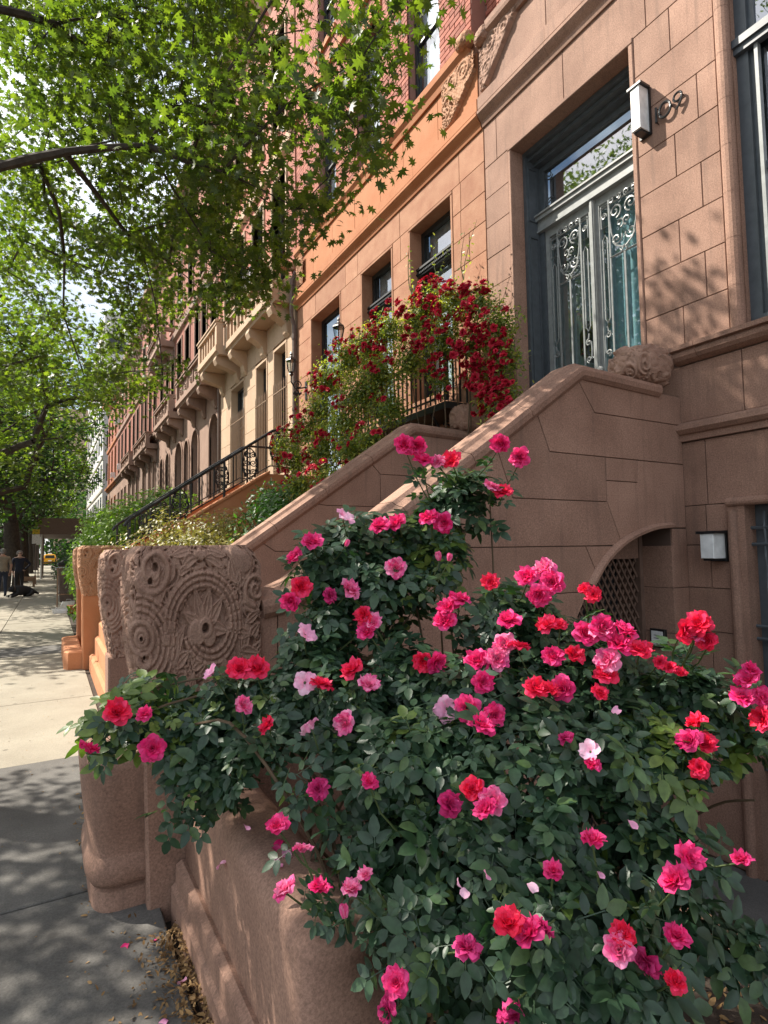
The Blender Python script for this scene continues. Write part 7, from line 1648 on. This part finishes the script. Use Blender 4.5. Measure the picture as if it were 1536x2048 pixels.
# ================================================================== the near street tree
def grow(root_pts, r0, targets, pull=.35):
    """skeleton: join each target to the nearest node that is closer to the trunk; radii from how many twigs hang on"""
    nodes = [Vector(p) for p in root_pts]; par = [max(0, i-1) for i in range(len(nodes))]; par[0] = -1
    base = len(nodes)-1
    tgt = sorted(targets, key=lambda p: (Vector(p)-nodes[base]).length)
    plen = [0.0]*len(nodes)
    for p in tgt:
        p = Vector(p); best, bi = 1e9, base
        for i in range(max(0, base-1), len(nodes)):
            d = (p-nodes[i]).length+pull*plen[i]
            if d < best: best, bi = d, i
        a = nodes[bi]; L = (p-a).length
        if L > 1.0:
            k = int(L/.6)
            prev = bi
            for s in range(1, k):
                f = s/k
                q = a.lerp(p, f)+Vector((rng.uniform(-.07,.07), rng.uniform(-.07,.07), .10*math.sin(math.pi*f)+rng.uniform(-.05,.05)))
                nodes.append(q); par.append(prev); plen.append(plen[prev]+L/k); prev = len(nodes)-1
            bi = prev; L = L/k
        nodes.append(p); par.append(bi); plen.append(plen[bi]+L)
    cnt = [1]*len(nodes)
    for i in range(len(nodes)-1, 0, -1): cnt[par[i]] += cnt[i] if par[i] >= 0 else 0
    return nodes, par, cnt
def limbs(nodes, par, cnt, rs, rmax, skip=1, n=6):
    q = MB()
    rad = [min(rmax, rs*math.sqrt(c)) for c in cnt]
    for i in range(skip, len(nodes)):
        p = par[i]
        if p < 0: continue
        q.tube([nodes[p], nodes[p].lerp(nodes[i],.5)+Vector((0,0,.01)), nodes[i]], [min(rad[p], rad[i]*1.5), (rad[i]*1.2), rad[i]], n if rad[i] > .02 else 4, cap=False)
    return q
def trunk(parent, x, y, h, r, z0=G):
    q = MB(); n = 14; V = []; prof = [(1.75,0),(1.35,.12),(1.12,.35),(1.0,.9),(.94,h*.6),(.86,h)]
    for f, z in prof:
        for k in range(n):
            w = 2*math.pi*k/n; rr = r*f*(1+.09*math.sin(3*w+x)+.05*math.sin(7*w+z))
            V.append((x+rr*math.cos(w)+.04*math.sin(z*1.3), y+rr*math.sin(w), z0+z))
    F = [(i*n+k, i*n+(k+1)%n, (i+1)*n+(k+1)%n, (i+1)*n+k) for i in range(len(prof)-1) for k in range(n)]
    q.add(V, F); return part('trunk', q, BARK, parent, smooth=True)
NT = thing('street_tree', 'near street tree whose lobed leaves hang over the top left of the view', 'tree', (-1.95, 5.9, G))
trunk(NT, -1.95, 5.9, 3.1, .17)
can = [tuple(c) for c in CANOPY]
nodes, par, cnt = grow([(-1.95,5.9,2.9),(-1.93,5.85,3.3)], .1, can, .30)
q = limbs(nodes, par, cnt, .0036, .050)
q2 = part('limb', q, BARK, NT)
cp_ = np.array(can)
vis = (cp_[:,0] > -.08*cp_[:,1]-.25) & (cp_[:,2] < 8.5)
edge = (cp_[:,0] > .28*cp_[:,1]) & (cp_[:,2] > 5.0)
npc = np.where(vis, np.where(edge, 36, 120), 40); npc[cp_[:,2] > 10.5] = 24
idx = np.repeat(np.arange(len(can)), npc)
off = np.random.normal(size=(len(idx),3))*np.array([.19,.19,.13])
P = cp_[idx]+off
N = np.array([.05,.0,.7])+np.random.normal(size=P.shape)*.62
Rm = frames(N); S = np.random.uniform(.065,.118,len(P))
order = np.argsort(view_dist(P)); near, rest = order[:300], order[300:]
V, F = scatter(*OAK, Rm[rest], P[rest], S[rest])
obj('crown', np_mesh('crown', V, F, LEAF_OAK), NT, 'stuff')
om = np_mesh('leaf', *OAK, LEAF_OAK)
for i in near: inst('leaf', om, NT, to_mat(Rm[i], P[i], S[i]))
# twigs inside the clusters
q = MB()
for i in range(len(can)):
    if not vis[i]: continue
    c = Vector(can[i])
    for k in range(4): q.tube([c, c+Vector((rng.gauss(0,.16), rng.gauss(0,.16), rng.gauss(-.03,.09)))], [.004,.0015], 3, cap=False)
part('twig', q, BARK, NT, kind='stuff')

# ================================================================== more street trees
def street_tree(x, y, h, rc, label, seed, mat, nl=2600, tr=.17, ls=.17, low=3.2, sq=1.0, group=None):
    t = thing('street_tree', label, 'tree', (x, y, G), group)
    rs = np.random.RandomState(seed)
    trunk(t, x, y, low-.2, tr)
    d = rs.normal(size=(85,3)); d /= np.linalg.norm(d, axis=1)[:,None]; d *= (rs.rand(85)**.45)[:,None]
    c = np.array([x+(.4 if x < -5 or y > 35 else .1), y, low+(h-low)*.5])+d*np.array([rc*sq, rc, (h-low)*.5])
    nodes, par, cnt = grow([(x,y,low-.4),(x+.02,y,low-.1)], .1, [tuple(v) for v in c], .25)
    part('limb', limbs(nodes, par, cnt, .017, tr*.8, n=5), BARK, t)
    idx = rs.randint(0, len(c), nl)
    P = c[idx]+rs.normal(size=(nl,3))*np.array([.38,.38,.24])
    N = np.array([0,0,.8])+rs.normal(size=P.shape)*.5
    V, F = scatter(*(OAK if y < 20 and x > -5 else RH), frames(N), P, rs.uniform(ls*.7, ls*1.3, nl))
    obj('crown', np_mesh('crown', V, F, mat), t, 'stuff')
    return t
KT = 'trees standing along the kerb'
street_tree(-1.9, 15.2, 8.2, 3.4, 'second street tree, just past the near tree by the kerb', 1, LEAF_OAK, 10500, .17, .13, 3.5)
street_tree(-1.75, 23.0, 10.5, 3.6, 'street tree between the second tree and the dark trunk behind the couple', 2, LEAF_FAR, 8500, .17, .15, 3.6)
street_tree(-1.45, 31.0, 11, 4.0, 'street tree with the thick dark trunk right behind the couple', 3, LEAF_DARK, 7500, .34, .20, 3.2)
street_tree(-1.35, 39.5, 11, 3.2, 'street tree with a bright green crown beside the sidewalk shed', 4, LEAF_FAR, 6500, .22, .22, 3.2)
street_tree(-1.5, 48.0, 12, 3.6, 'street tree beyond the sidewalk shed', 5, LEAF_DARK, 3600, .26, .26, 3.6)
street_tree(-1.4, 58.0, 12, 3.8, 'street tree in front of the white apartment block', 6, LEAF_FAR, 3400, .24, .30, 3.6)
street_tree(-1.3, 70.0, 12, 4.2, 'street tree far down the kerb, before the last one', 7, LEAF_DARK, 3000, .26, .36, 3.6)
street_tree(-1.3, 84.0, 12, 4.4, 'last street tree before the crossing', 8, LEAF_FAR, 3000, .26, .42, 3.6)
for k, (x, y, h) in enumerate(((-3.9,27.5,10),(-3.6,35.5,11),(-3.9,44,11),(-3.7,53,12),(-3.8,64,12))):
    street_tree(x, y, h, 3.4, ['dark tree on the road edge left of the couple', 'dark tree on the road edge behind the thick trunk', 'dark tree on the road edge level with the shed front', 'dark tree on the road edge beyond the shed', 'dark tree on the road edge before the white block'][k], 60+k, LEAF_DARK, 5200, .26, .26, 1.9)
for k, (x, y, h) in enumerate(((-14.5,-3,8.5),(-14.5,9,7.5),(-14.2,21,8),(-14.6,34,9),(-14.4,47,10),(-14.5,62,12),(-14.5,80,13))):
    t = street_tree(x, y, h, 4.2, 'leafy tree on the far side of the road, number of crowns merging', 20+k, LEAF_DARK, 2600, .25, .34, 3.2)
    t['label'] = ['leafy tree across the road level with the photographer', 'leafy tree across the road opposite the orange house', 'leafy tree across the road opposite the arched windows', 'leafy tree across the road opposite the dark brown stone house', 'leafy tree across the road opposite the sidewalk shed', 'leafy tree across the road opposite the white block', 'leafy tree across the road at its far end'][k]
# park at the end of the street, reads as one mass
P = np.random.rand(9000,3)*np.array([46,10,13])+np.array([-34,104,-.5])
P[:,2] *= .6+.4*np.sin(P[:,0]*.35)**2
V, F = scatter(*RH, frames(np.random.normal(size=P.shape)+np.array([0,-.3,.5])), P, np.random.uniform(.5,1.0,len(P)))
o = solo('far_wood', np_mesh('far_wood', V, F, LEAF_DARK), 'mass of green trees closing the end of the street', 'trees'); o['kind'] = 'stuff'

# ================================================================== litter and fallen petals
n = 900
P = np.stack([np.random.uniform(.28,.50,n), np.random.uniform(1.85,2.62,n), np.full(n, G)], 1)
P[:,0] = .50-np.abs(np.random.normal(size=n))*.085*(1-.5*np.abs(P[:,1]-2.25)); P[:,2] += np.random.rand(n)*.025*np.clip((P[:,0]-.3)/.15,0,1)+.004
m2 = 260
P2 = np.stack([np.random.uniform(.15,.52,m2), np.random.uniform(1.2,3.4,m2), np.full(m2, G+.004)], 1)
P2[:90,0] = np.random.uniform(.16,.24,90); P2[:90,1] = np.random.uniform(2.9,4.4,90)
P = np.concatenate([P, P2])
V, F = scatter(*LEAFLET, frames(np.random.normal(size=P.shape)*.55+np.array([0,0,1.])), P, np.random.uniform(.010,.030,len(P)))
o = solo('leaf_litter', np_mesh('leaf_litter', V, F, LITTER), 'dry brown petals and leaf litter gathered at the foot of the garden wall', 'leaf litter'); o['kind'] = 'stuff'
n = 2200
P = np.stack([np.random.uniform(.85,2.3,n), np.random.uniform(.9,2.7,n), np.random.uniform(-.118,-.10,n)], 1)
V, F = scatter(*LEAFLET, frames(np.random.normal(size=P.shape)*.5+np.array([0,0,1.])), P, np.random.uniform(.015,.045,len(P)))
o = solo('bed_litter', np_mesh('bed_litter', V, F, LITTER), 'dead leaves and twigs on the dark soil under the rose bush', 'leaf litter'); o['kind'] = 'stuff'
n = 700
P = np.stack([np.random.uniform(-1.6,.48,n), np.random.uniform(.8,12,n), np.full(n, G+.003)], 1)
V, F = scatter(*LEAFLET, frames(np.random.normal(size=P.shape)*.35+np.array([0,0,1.])), P, np.random.uniform(.006,.018,len(P)))
o = solo('pavement_litter', np_mesh('pavement_litter', V, F, LITTER), 'specks of dry leaf scattered over the pavement', 'leaf litter'); o['kind'] = 'stuff'
FP = [('pink petal on the pavement nearest the rounded step pedestal', .30,2.62,G,'m'),('pink petal beside the litter, close to the newel shaft', .40,2.58,G,'m'),
 ('white backed pink petal beside the middle of the litter pile', .37,2.14,G,'s'),('pale petal on top of the litter pile', .45,2.26,G+.02,'s'),
 ('pink petal at the near end of the litter pile', .44,1.90,G+.01,'m'),('curled pink petal just beyond the near end of the litter', .455,1.95,G+.01,'p'),
 ('pale petal farther out on the pavement than the litter', .36,1.86,G,'s'),
 ('pink petal on the wall top, farthest back under the leaves', .69,1.915,.537,'m'),('magenta petal on the wall top beside the farthest one', .65,1.89,.536,'m'),
 ('pale curled petal in the middle of the wall top', .675,1.845,.537,'s'),('pink petal on the street edge of the wall top', .63,1.83,.532,'p'),
 ('white edged petal near the rose spray on the wall top', .66,1.805,.537,'s'),('pink petal lowest on the wall top before the drooping blooms', .64,1.765,.535,'p'),
 ('thin pale petal sticking to the street face of the wall', .553,2.10,.42,'s')]
for lab, x, y, z, t in FP:
    V, F = petal_grid(.5, .42, 72, 40, .25, .08, int(x*100+y*50)); q = MB(); q.add(V, F)
    o = solo('fallen_petal', q.mesh('fallen_petal', MATS[t], True), lab, 'petal', 'fallen rose petals')
    o.rotation_euler = (R(-62) if z < .5 or z > .5 else 0, 0, rng.uniform(0,6.3)); o.scale = (.075,)*3; o.location = (x, y, z+.006)

# ================================================================== people, dog, things on the pavement
def skin_body(name, verts, edges, radii, mats, pick, sub=2, parent=None):
    """one continuous skinned surface over a joint skeleton; pick(co)->material index"""
    me = bpy.data.meshes.new(name); me.from_pydata(verts, edges, []); me.update()
    o = bpy.data.objects.new(name, me); COL.objects.link(o)
    md = o.modifiers.new('skin', 'SKIN'); md.use_smooth_shade = True
    sd = o.modifiers.new('sub', 'SUBSURF'); sd.levels = sub; sd.render_levels = sub
    for i, r in enumerate(radii):
        v = me.skin_vertices[0].data[i]; v.radius = r if hasattr(r, '__len__') else (r, r); v.use_root = i == 0
    dg = bpy.context.evaluated_depsgraph_get(); dg.update()
    ev = bpy.data.meshes.new_from_object(o.evaluated_get(dg))
    bpy.data.objects.remove(o); bpy.data.meshes.remove(me)
    ev.name = name
    ev.materials.clear()
    for mt in mats: ev.materials.append(mt)
    for p in ev.polygons: p.material_index = pick(p.center); p.use_smooth = True
    return obj(name, ev, parent)
SKIN = paint('skin', (.50,.30,.22), rough=.6); SKIN2 = paint('pale_skin', (.55,.36,.28), rough=.6)
KHAKI = paint('khaki_shirt', (.26,.22,.165), rough=.9, bump=.3); DENIM = paint('dark_denim', (.03,.04,.065), rough=.9, bump=.3)
NAVY = paint('navy_knit', (.012,.015,.03), rough=.95, bump=.4); BLKCL = paint('black_cloth', (.010,.010,.013), rough=.9, bump=.3)
GREYHAIR = paint('grey_hair', (.22,.20,.19), rough=.8, bump=.6); CAPC = paint('grey_cap', (.20,.20,.18), rough=.9)
DOGB = paint('black_fur', (.012,.012,.014), rough=.7, bump=.8); DOGW = paint('white_fur', (.6,.57,.5), rough=.8, bump=.6)

def person(label, x, y, zs, face, shirt, trousers, sleeves, skin, hip_arm=False, sc=1.0):
    """standing figure built facing -Y, then turned by face"""
    t = thing('person', label, 'person', (x, y, G))
    J = {}
    V = []; Rr = []; E = []
    def v(n, co, r, p=None):
        J[n] = len(V); V.append(co); Rr.append(r)
        if p: E.append((J[p], J[n]))
    v('pelvis', (0,0,.95), (.165,.125)); v('waist', (0,.0,1.10), (.150,.115), 'pelvis'); v('chest', (0,.0,1.30), (.175,.125), 'waist'); v('upper', (0,.01,1.43), (.15,.10), 'chest')
    v('neck', (0,.0,1.51), .058, 'upper'); v('skull0', (0,-.015,1.58), (.070,.082), 'neck'); v('skull1', (0,-.01,1.67), (.082,.095), 'skull0'); v('crown', (0,.0,1.735), (.060,.070), 'skull1')
    for s, n in ((1,'l'), (-1,'r')):
        v('sh'+n, (s*.19,.01,1.42), .068, 'upper')
        if hip_arm and s == 1:
            v('el'+n, (s*.40,.07,1.20), .048, 'sh'+n); v('wr'+n, (s*.21,-.02,1.02), .034, 'el'+n); v('ha'+n, (s*.17,-.05,.99), .034, 'wr'+n)
        elif hip_arm:
            v('el'+n, (s*.25,.0,1.16), .046, 'sh'+n); v('wr'+n, (s*.25,-.10,.93), .033, 'el'+n); v('ha'+n, (s*.24,-.12,.86), .034, 'wr'+n)
        else:
            v('el'+n, (s*.27,.02,1.15), .047, 'sh'+n); v('wr'+n, (s*.27,-.06,.92), .034, 'el'+n); v('ha'+n, (s*.26,-.08,.83), .036, 'wr'+n)
        v('th'+n, (s*.095,.0,.86), .098, 'pelvis'); v('kn'+n, (s*.10,-.01,.49), .066, 'th'+n); v('an'+n, (s*.105,.01,.10), .046, 'kn'+n); v('to'+n, (s*.12,-.13,.035), .040, 'an'+n)
    cut_ = 1.20 if sleeves == 'short' else .97
    def pick(c):
        if c.z > 1.475: return 0
        if c.z < .10: return 3
        if abs(c.x) > .165 and c.z < cut_ and c.z > .7:
            if sleeves == 'short' or c.z < .95 or (hip_arm and c.x > 0 and c.z < 1.0 and c.y < -.02): return 0
        if c.z < .93: return 2
        return 1
    Rz = Matrix.Rotation(face, 3, 'Z')
    VV = [Vector(p) for p in V]
    b = skin_body('body', [tuple(p) for p in VV], E, Rr, [skin, shirt, trousers, BLKCL], pick, 2, t)
    def place(o):
        o.data.transform(Matrix.Translation((x, y, G)) @ Rz.to_4x4() @ Matrix.Scale(sc, 4)); return o
    place(b)
    q = MB(); q.ball((0,-.098,1.625), (.014,.02,.022), 6, 4); place(part('nose', q, skin, t, True))
    q = MB()
    for s in (-1, 1): q.ball((s*.083,.0,1.635), (.012,.022,.032), 6, 4)
    place(part('ears', q, skin, t, True))
    q = MB(); q.box(-.024,.024,-.097,-.088,1.578,1.586); place(part('mouth', q, PET_D, t))
    # fingers: five short curled chains rooted in each palm
    q = MB()
    for n in ('l', 'r'):
        h = Vector(V[J['ha'+n]]); w = Vector(V[J['wr'+n]]); d = (h-w).normalized(); sd = d.cross(Vector((0,1,0))).normalized()
        for k in range(4):
            b0 = h+sd*(.024-.016*k)+d*.015; L = (.060,.072,.068,.052)[k]
            q.tube([b0, b0+d*L*.5, b0+d*L*.85+Vector((0,-.014,0)), b0+d*L*.95+Vector((0,-.026,0))], [.0085,.008,.007,.005], 5)
        b0 = h-d*.01+sd*.03; q.tube([b0, b0+sd*.02+d*.02, b0+sd*.022+d*.045+Vector((0,-.01,0))], [.010,.009,.006], 5)
    place(part('fingers', q, skin, t, True))
    return t, place
pm_, pl_ = person('man in a grey cap, khaki tee and dark trousers seen from behind', -1.50, 26.2, 0, R(200), KHAKI, DENIM, 'short', SKIN, sc=1.03)
q = MB(); q.lathe((0,.0,1.66), [(.092,-.02),(.098,.03),(.088,.075),(.05,.105),(.004,.115)], 14); q.prism([(-.07,-.08),(.07,-.08),(.055,-.17),(0,-.19),(-.055,-.17)], 'z', 1.675, 1.66); pl_(part('cap', q, CAPC, pm_, True))
q = MB(); q.lathe((0,.02,1.60), [(.06,-.03),(.085,.0),(.088,.05)], 12); pl_(part('hair', q, GREYHAIR, pm_, True))
pw_, pl_ = person('woman with short grey hair, sunglasses and black clothes, one hand on her hip', -1.02, 27.6, 0, R(8), NAVY, BLKCL, 'long', SKIN2, hip_arm=True, sc=.99)
q = MB(); q.ball((0,.018,1.69), (.105,.105,.085), 14, 8)
for k in range(18):
    w = k*.37; q.ball((.085*math.cos(w),.03+.08*math.sin(w),1.66+.03*math.sin(k*2.1)), .034, 6, 4)
hr = part('hair', q, GREYHAIR, pw_, True); pl_(hr)
q = MB()
for s in (-1, 1): q.ball((s*.033,-.094,1.640), (.028,.010,.018), 8, 5)
q.box(-.012,.012,-.103,-.095,1.642,1.648)
for s in (-1, 1): q.tube([(s*.06,-.092,1.645),(s*.085,-.02,1.645)], .004, 4)
pl_(part('sunglasses', q, BLACK, pw_))
q = MB(); q.tube([(.075*math.cos(R(200+14*k)), -.02+.085*math.sin(R(200+14*k)), 1.475-.02*math.sin(R(14*k*1.3))) for k in range(11)], .005, 4); pl_(part('necklace', q, SKIN, pw_))

DG = thing('dog', 'black dog with white paws lying on the pavement at the end of a lead', 'dog', (-.85, 26.3, G))
vv = [(-.25,0,.17),(0,.01,.19),(.25,.02,.17),(.42,.03,.12),(.60,.0,.05),(-.42,-.02,.22),(-.54,-.05,.23),(-.66,-.08,.19),
      (-.30,-.13,.09),(-.50,-.18,.035),(-.66,-.19,.03),(-.32,.12,.09),(-.52,.13,.035),(-.68,.12,.03),
      (.28,-.15,.11),(.10,-.22,.05),(-.02,-.22,.03),(.30,.16,.10),(.14,.2,.04),(.03,.2,.03)]
ee = [(0,1),(1,2),(2,3),(3,4),(0,5),(5,6),(6,7),(0,8),(8,9),(9,10),(0,11),(11,12),(12,13),(2,14),(14,15),(15,16),(2,17),(17,18),(18,19)]
rr = [(.15,.15),(.155,.145),(.15,.14),(.07,.06),.022,.095,.092,.045,.06,.038,.036,.06,.038,.036,.085,.045,.034,.085,.045,.034]
db = skin_body('body', vv, ee, rr, [DOGB, DOGW], lambda c: 1 if (c.x < -.60 and c.z < .07) else 0, 2, DG)
Md = Matrix.Translation((-.78, 26.0, G)) @ Matrix.Rotation(R(22), 4, 'Z') @ Matrix.Diagonal((.86,1.0,1.35,1))
db.data.transform(Md)
q = MB()
for s in (-1, 1): q.ball((-.50,-.05+s*.085,.245), (.04,.022,.065), 8, 5)
o = part('ears', q, DOGB, DG, True); o.data.transform(Md)
q = MB(); q.ball((-.705,-.09,.20), .02, 6, 4); o = part('nose', q, BLACK, DG, True); o.data.transform(Md)
q = MB(); q.lathe((0,0,0), [(.098,-.015),(.104,0),(.098,.015)], 14, 'x'); o = part('collar', q, PIPE, DG); o.data.transform(Md @ Matrix.Translation((-.42,-.02,.22)))
ld = thing('dog_lead', 'pale slack lead from the woman\'s hand to the black dog', 'lead', (-1.25, 26.9, .8))
q = MB(); q.tube([(-1.245,27.44,.80),(-1.25,27.2,.50),(-1.24,26.7,.35),(-1.22,26.2,.30),(-1.14,25.86,.29)], .012, 5); part('strap', q, DOGW, ld)
q = MB(); q.tube([(-1.245,27.44,.80),(-1.25,27.45,.86),(-1.255,27.44,.82),(-1.245,27.44,.78)], .012, 5); part('loop_handle', q, DOGW, ld)

# glass-topped stand with goods on the pavement
SD = thing('glass_topped_stand', 'tall thin brass stand with a pale glass top on the pavement by the yew', 'stand', (.42, 18.6, G))
x0, x1, y0, y1 = .22, .66, 18.2, 19.0
for x in (x0, x1):
    for y in (y0, y1):
        q = MB(); q.tube([(x,y,G),(x,y,1.13)], .014, 6); part('leg', q, BRONZE, SD)
q = MB(); q.prism(rect(x0-.05,x1+.05,y0-.08,y1+.08), 'z', 1.16, 1.13, ch=.006); part('glass_top', q, GLASS_S, SD)
q = MB()
for z in (.42, .95):
    for y in (y0, y1): q.tube([(x0,y,z),(x1,y,z)], .01, 5)
    for x in (x0, x1): q.tube([(x,y0,z),(x,y1,z)], .01, 5)
part('rail', q, BRONZE, SD)
q = MB(); q.box(x0+.01, x1-.01, y0+.01, y1-.01, .43, .44); part('shelf', q, GLASS, SD)
def bag(x, y, w, h, d, mat, label, lean=0.0):
    t = thing('paper_bag', label, 'bag', (x, y, G), 'white bags and papers under the stand')
    q = MB(); V = [(x-w/2,y-d/2,G),(x+w/2,y-d/2,G),(x+w/2,y+d/2,G),(x-w/2,y+d/2,G)]
    top = [(x-w*.42+lean,y-d*.3,G+h),(x+w*.45+lean,y-d*.25,G+h*.92),(x+w*.42+lean,y+d*.25,G+h),(x-w*.45+lean,y+d*.3,G+h*.95)]
    mid = [(a[0]*.5+b[0]*.5+rng.uniform(-.03,.03), a[1]*.5+b[1]*.5+rng.uniform(-.03,.03), G+h*.5) for a, b in zip(V, top)]
    q.add(V+mid+top, [(0,1,5,4),(1,2,6,5),(2,3,7,6),(3,0,4,7),(4,5,9,8),(5,6,10,9),(6,7,11,10),(7,4,8,11),(3,2,1,0)]); part('bag_body', q, mat, t)
    q = MB(); q.tube([(x-w*.2+lean,y-d*.2,G+h*.95),(x-w*.15+lean,y-d*.2,G+h*1.2),(x+w*.15+lean,y-d*.2,G+h*1.2),(x+w*.2+lean,y-d*.2,G+h*.93)], .006, 4); part('handle', q, mat, t)
bag(.30, 17.9, .34, .13, .25, WHITE, 'low flattened white bag in front of the brass stand', -.06)
bag(.48, 18.6, .34, .26, .25, DIFF, 'white bag standing under the brass stand', .02)
PT = thing('planter_box', 'small terracotta planter box at the foot of the yew', 'planter', (.60, 17.7, G))
q = MB(); q.prism([(.48,G),(.76,G),(.79,.12),(.45,.12)], 'y', 17.55, 17.85, ch=.01); part('box', q, ORANGE2, PT)
q = MB(); q.box(.44,.80,17.54,17.86,.12,.15); part('rim', q, ORANGE2, PT)
BN = thing('trash_bin', 'dark brown lidded bin on the pavement behind the brass stand', 'bin', (.62, 22.4, G))
q = MB(); q.prism([(.33,G),(.92,G),(.98,1.15),(.27,1.15)], 'y', 22.1, 22.75, ch=.02); part('bin_body', q, PIPE, BN)
q = MB(); q.prism([(.25,1.15),(1.0,1.15),(.98,1.24),(.80,1.33),(.45,1.33),(.27,1.24)], 'y', 22.07, 22.8, ch=.02); part('lid', q, BLACK, BN)
q = MB()
for x in (.38,.86): q.lathe((x,22.78,.05), [(.09,-.03),(.1,0),(.09,.03)], 12, 'x')
part('wheels', q, BLACK, BN)

# sidewalk shed
SH = thing('sidewalk_shed', 'dark sidewalk shed with steel posts over the pavement ahead', 'scaffold', (.5, 48, G))
for y in (44.2, 47.2, 50.2, 53.2, 56.2):
    for x in (-.42, 2.6):
        q = MB(); q.tube([(x,y,G),(x,y,2.85)], .06, 8); q.box(x-.12,x+.12,y-.12,y+.12,G,G+.03); part('post', q, PIPE if y > 45 else PALE, SH)
q = MB(); q.box(-.62, 2.85, 43.8, 56.6, 2.85, 3.02); part('deck', q, PIPE, SH)
q = MB(); q.box(-.64, -.58, 43.8, 56.6, 3.02, 3.9); q.box(-.58, 2.85, 43.8, 43.86, 3.02, 3.9); part('parapet', q, PIPE, SH)
q = MB()
for y in (44.2, 47.2, 50.2, 53.2): q.tube([(-.42,y,2.2),(-.42,y+3,2.8)], .03, 5); q.tube([(-.42,y,1.1),(-.42,y+3,1.1)], .025, 5)
part('brace', q, PIPE, SH)
for k, (x, y) in enumerate(((-.7, 41.0), (-.62, 46.3))):
    t = thing('parking_sign', ['white and yellow sign on a pole before the sidewalk shed', 'white sign on a pole alongside the sidewalk shed posts'][k], 'sign', (x, y, G), 'signs by the kerb')
    q = MB(); q.tube([(x,y,G),(x,y,2.9)], .03, 6); part('pole', q, PIPE, t)
    q = MB(); q.prism(rect(x-.2,x+.2,2.2,2.75), 'y', y-.05, y-.03, ch=.004); part('plate', q, WHITEP, t)
    if k == 0:
        q = MB(); q.prism(rect(x-.19,x+.19,2.76,3.05), 'y', y-.05, y-.03, ch=.004); part('plate', q, paint('yellow_plate', (.6,.42,.03)), t)
# tree-pit guard rails
for k, y in enumerate((33.5, 36.5)):
    t = thing('tree_guard', ['low timber tree-pit rail just behind the couple', 'low timber tree-pit rail nearer the sidewalk shed'][k], 'railing', (-1.0, y, G), 'tree-pit rails')
    for x in (-1.6, -.62):
        q = MB(); q.box(x-.05,x+.05,y-.05,y+.05,G,.42); part('post', q, BRONZE, t)
    q = MB(); q.box(-1.65,-.57,y-.03,y+.03,.24,.36); part('rail', q, BRONZE, t)
# yellow cab crossing at the end
TX = thing('taxi', 'yellow cab seen from behind at the far end of the pavement', 'taxi', (.1, 99, G))
YEL = paint('cab_yellow', (.75,.36,.015), rough=.3); RED = paint('lamp_red', (.5,.02,.02))
cx = .12
q = MB(); q.prism([(cx-.9,.30),(cx+.9,.30),(cx+.92,.62),(cx+.88,1.0),(cx+.70,1.52),(cx+.55,1.60),(cx-.55,1.60),(cx-.70,1.52),(cx-.88,1.0),(cx-.92,.62)], 'y', 97.6, 102, ch=.12); part('body', q, YEL, TX)
q = MB(); q.prism([(cx-.62,1.02),(cx+.62,1.02),(cx+.52,1.45),(cx-.52,1.45)], 'y', 97.585, 97.7); part('rear_window', q, BLACKF, TX)
q = MB(); q.box(cx-.93,cx-.60,98.4,101,1.02,1.42); q.box(cx+.60,cx+.93,98.4,101,1.02,1.42); part('side_window', q, BLACKF, TX)
for s in (-1, 1):
    for y in (98.5, 101.1):
        q = MB(); q.lathe((cx+s*.80,y,.30), [(.20,-.12),(.34,-.10),(.34,.10),(.20,.12)], 14, 'x'); part('wheel', q, BLACK, TX)
    q = MB(); q.box(cx+s*.78-.1,cx+s*.78+.1,97.56,97.66,.80,1.02); part('tail_light', q, RED, TX)
q = MB(); q.box(cx-.9,cx+.9,97.5,97.7,.36,.52); part('bumper', q, BLACK, TX)
q = MB(); q.prism(rect(cx-.26,cx+.26,1.6,1.78), 'y', 99.4, 99.7, ch=.02); part('roof_sign', q, DIFF, TX)
q = MB(); q.box(cx-.22,cx+.22,97.57,97.61,.62,.74); part('number_plate', q, WHITEP, TX)
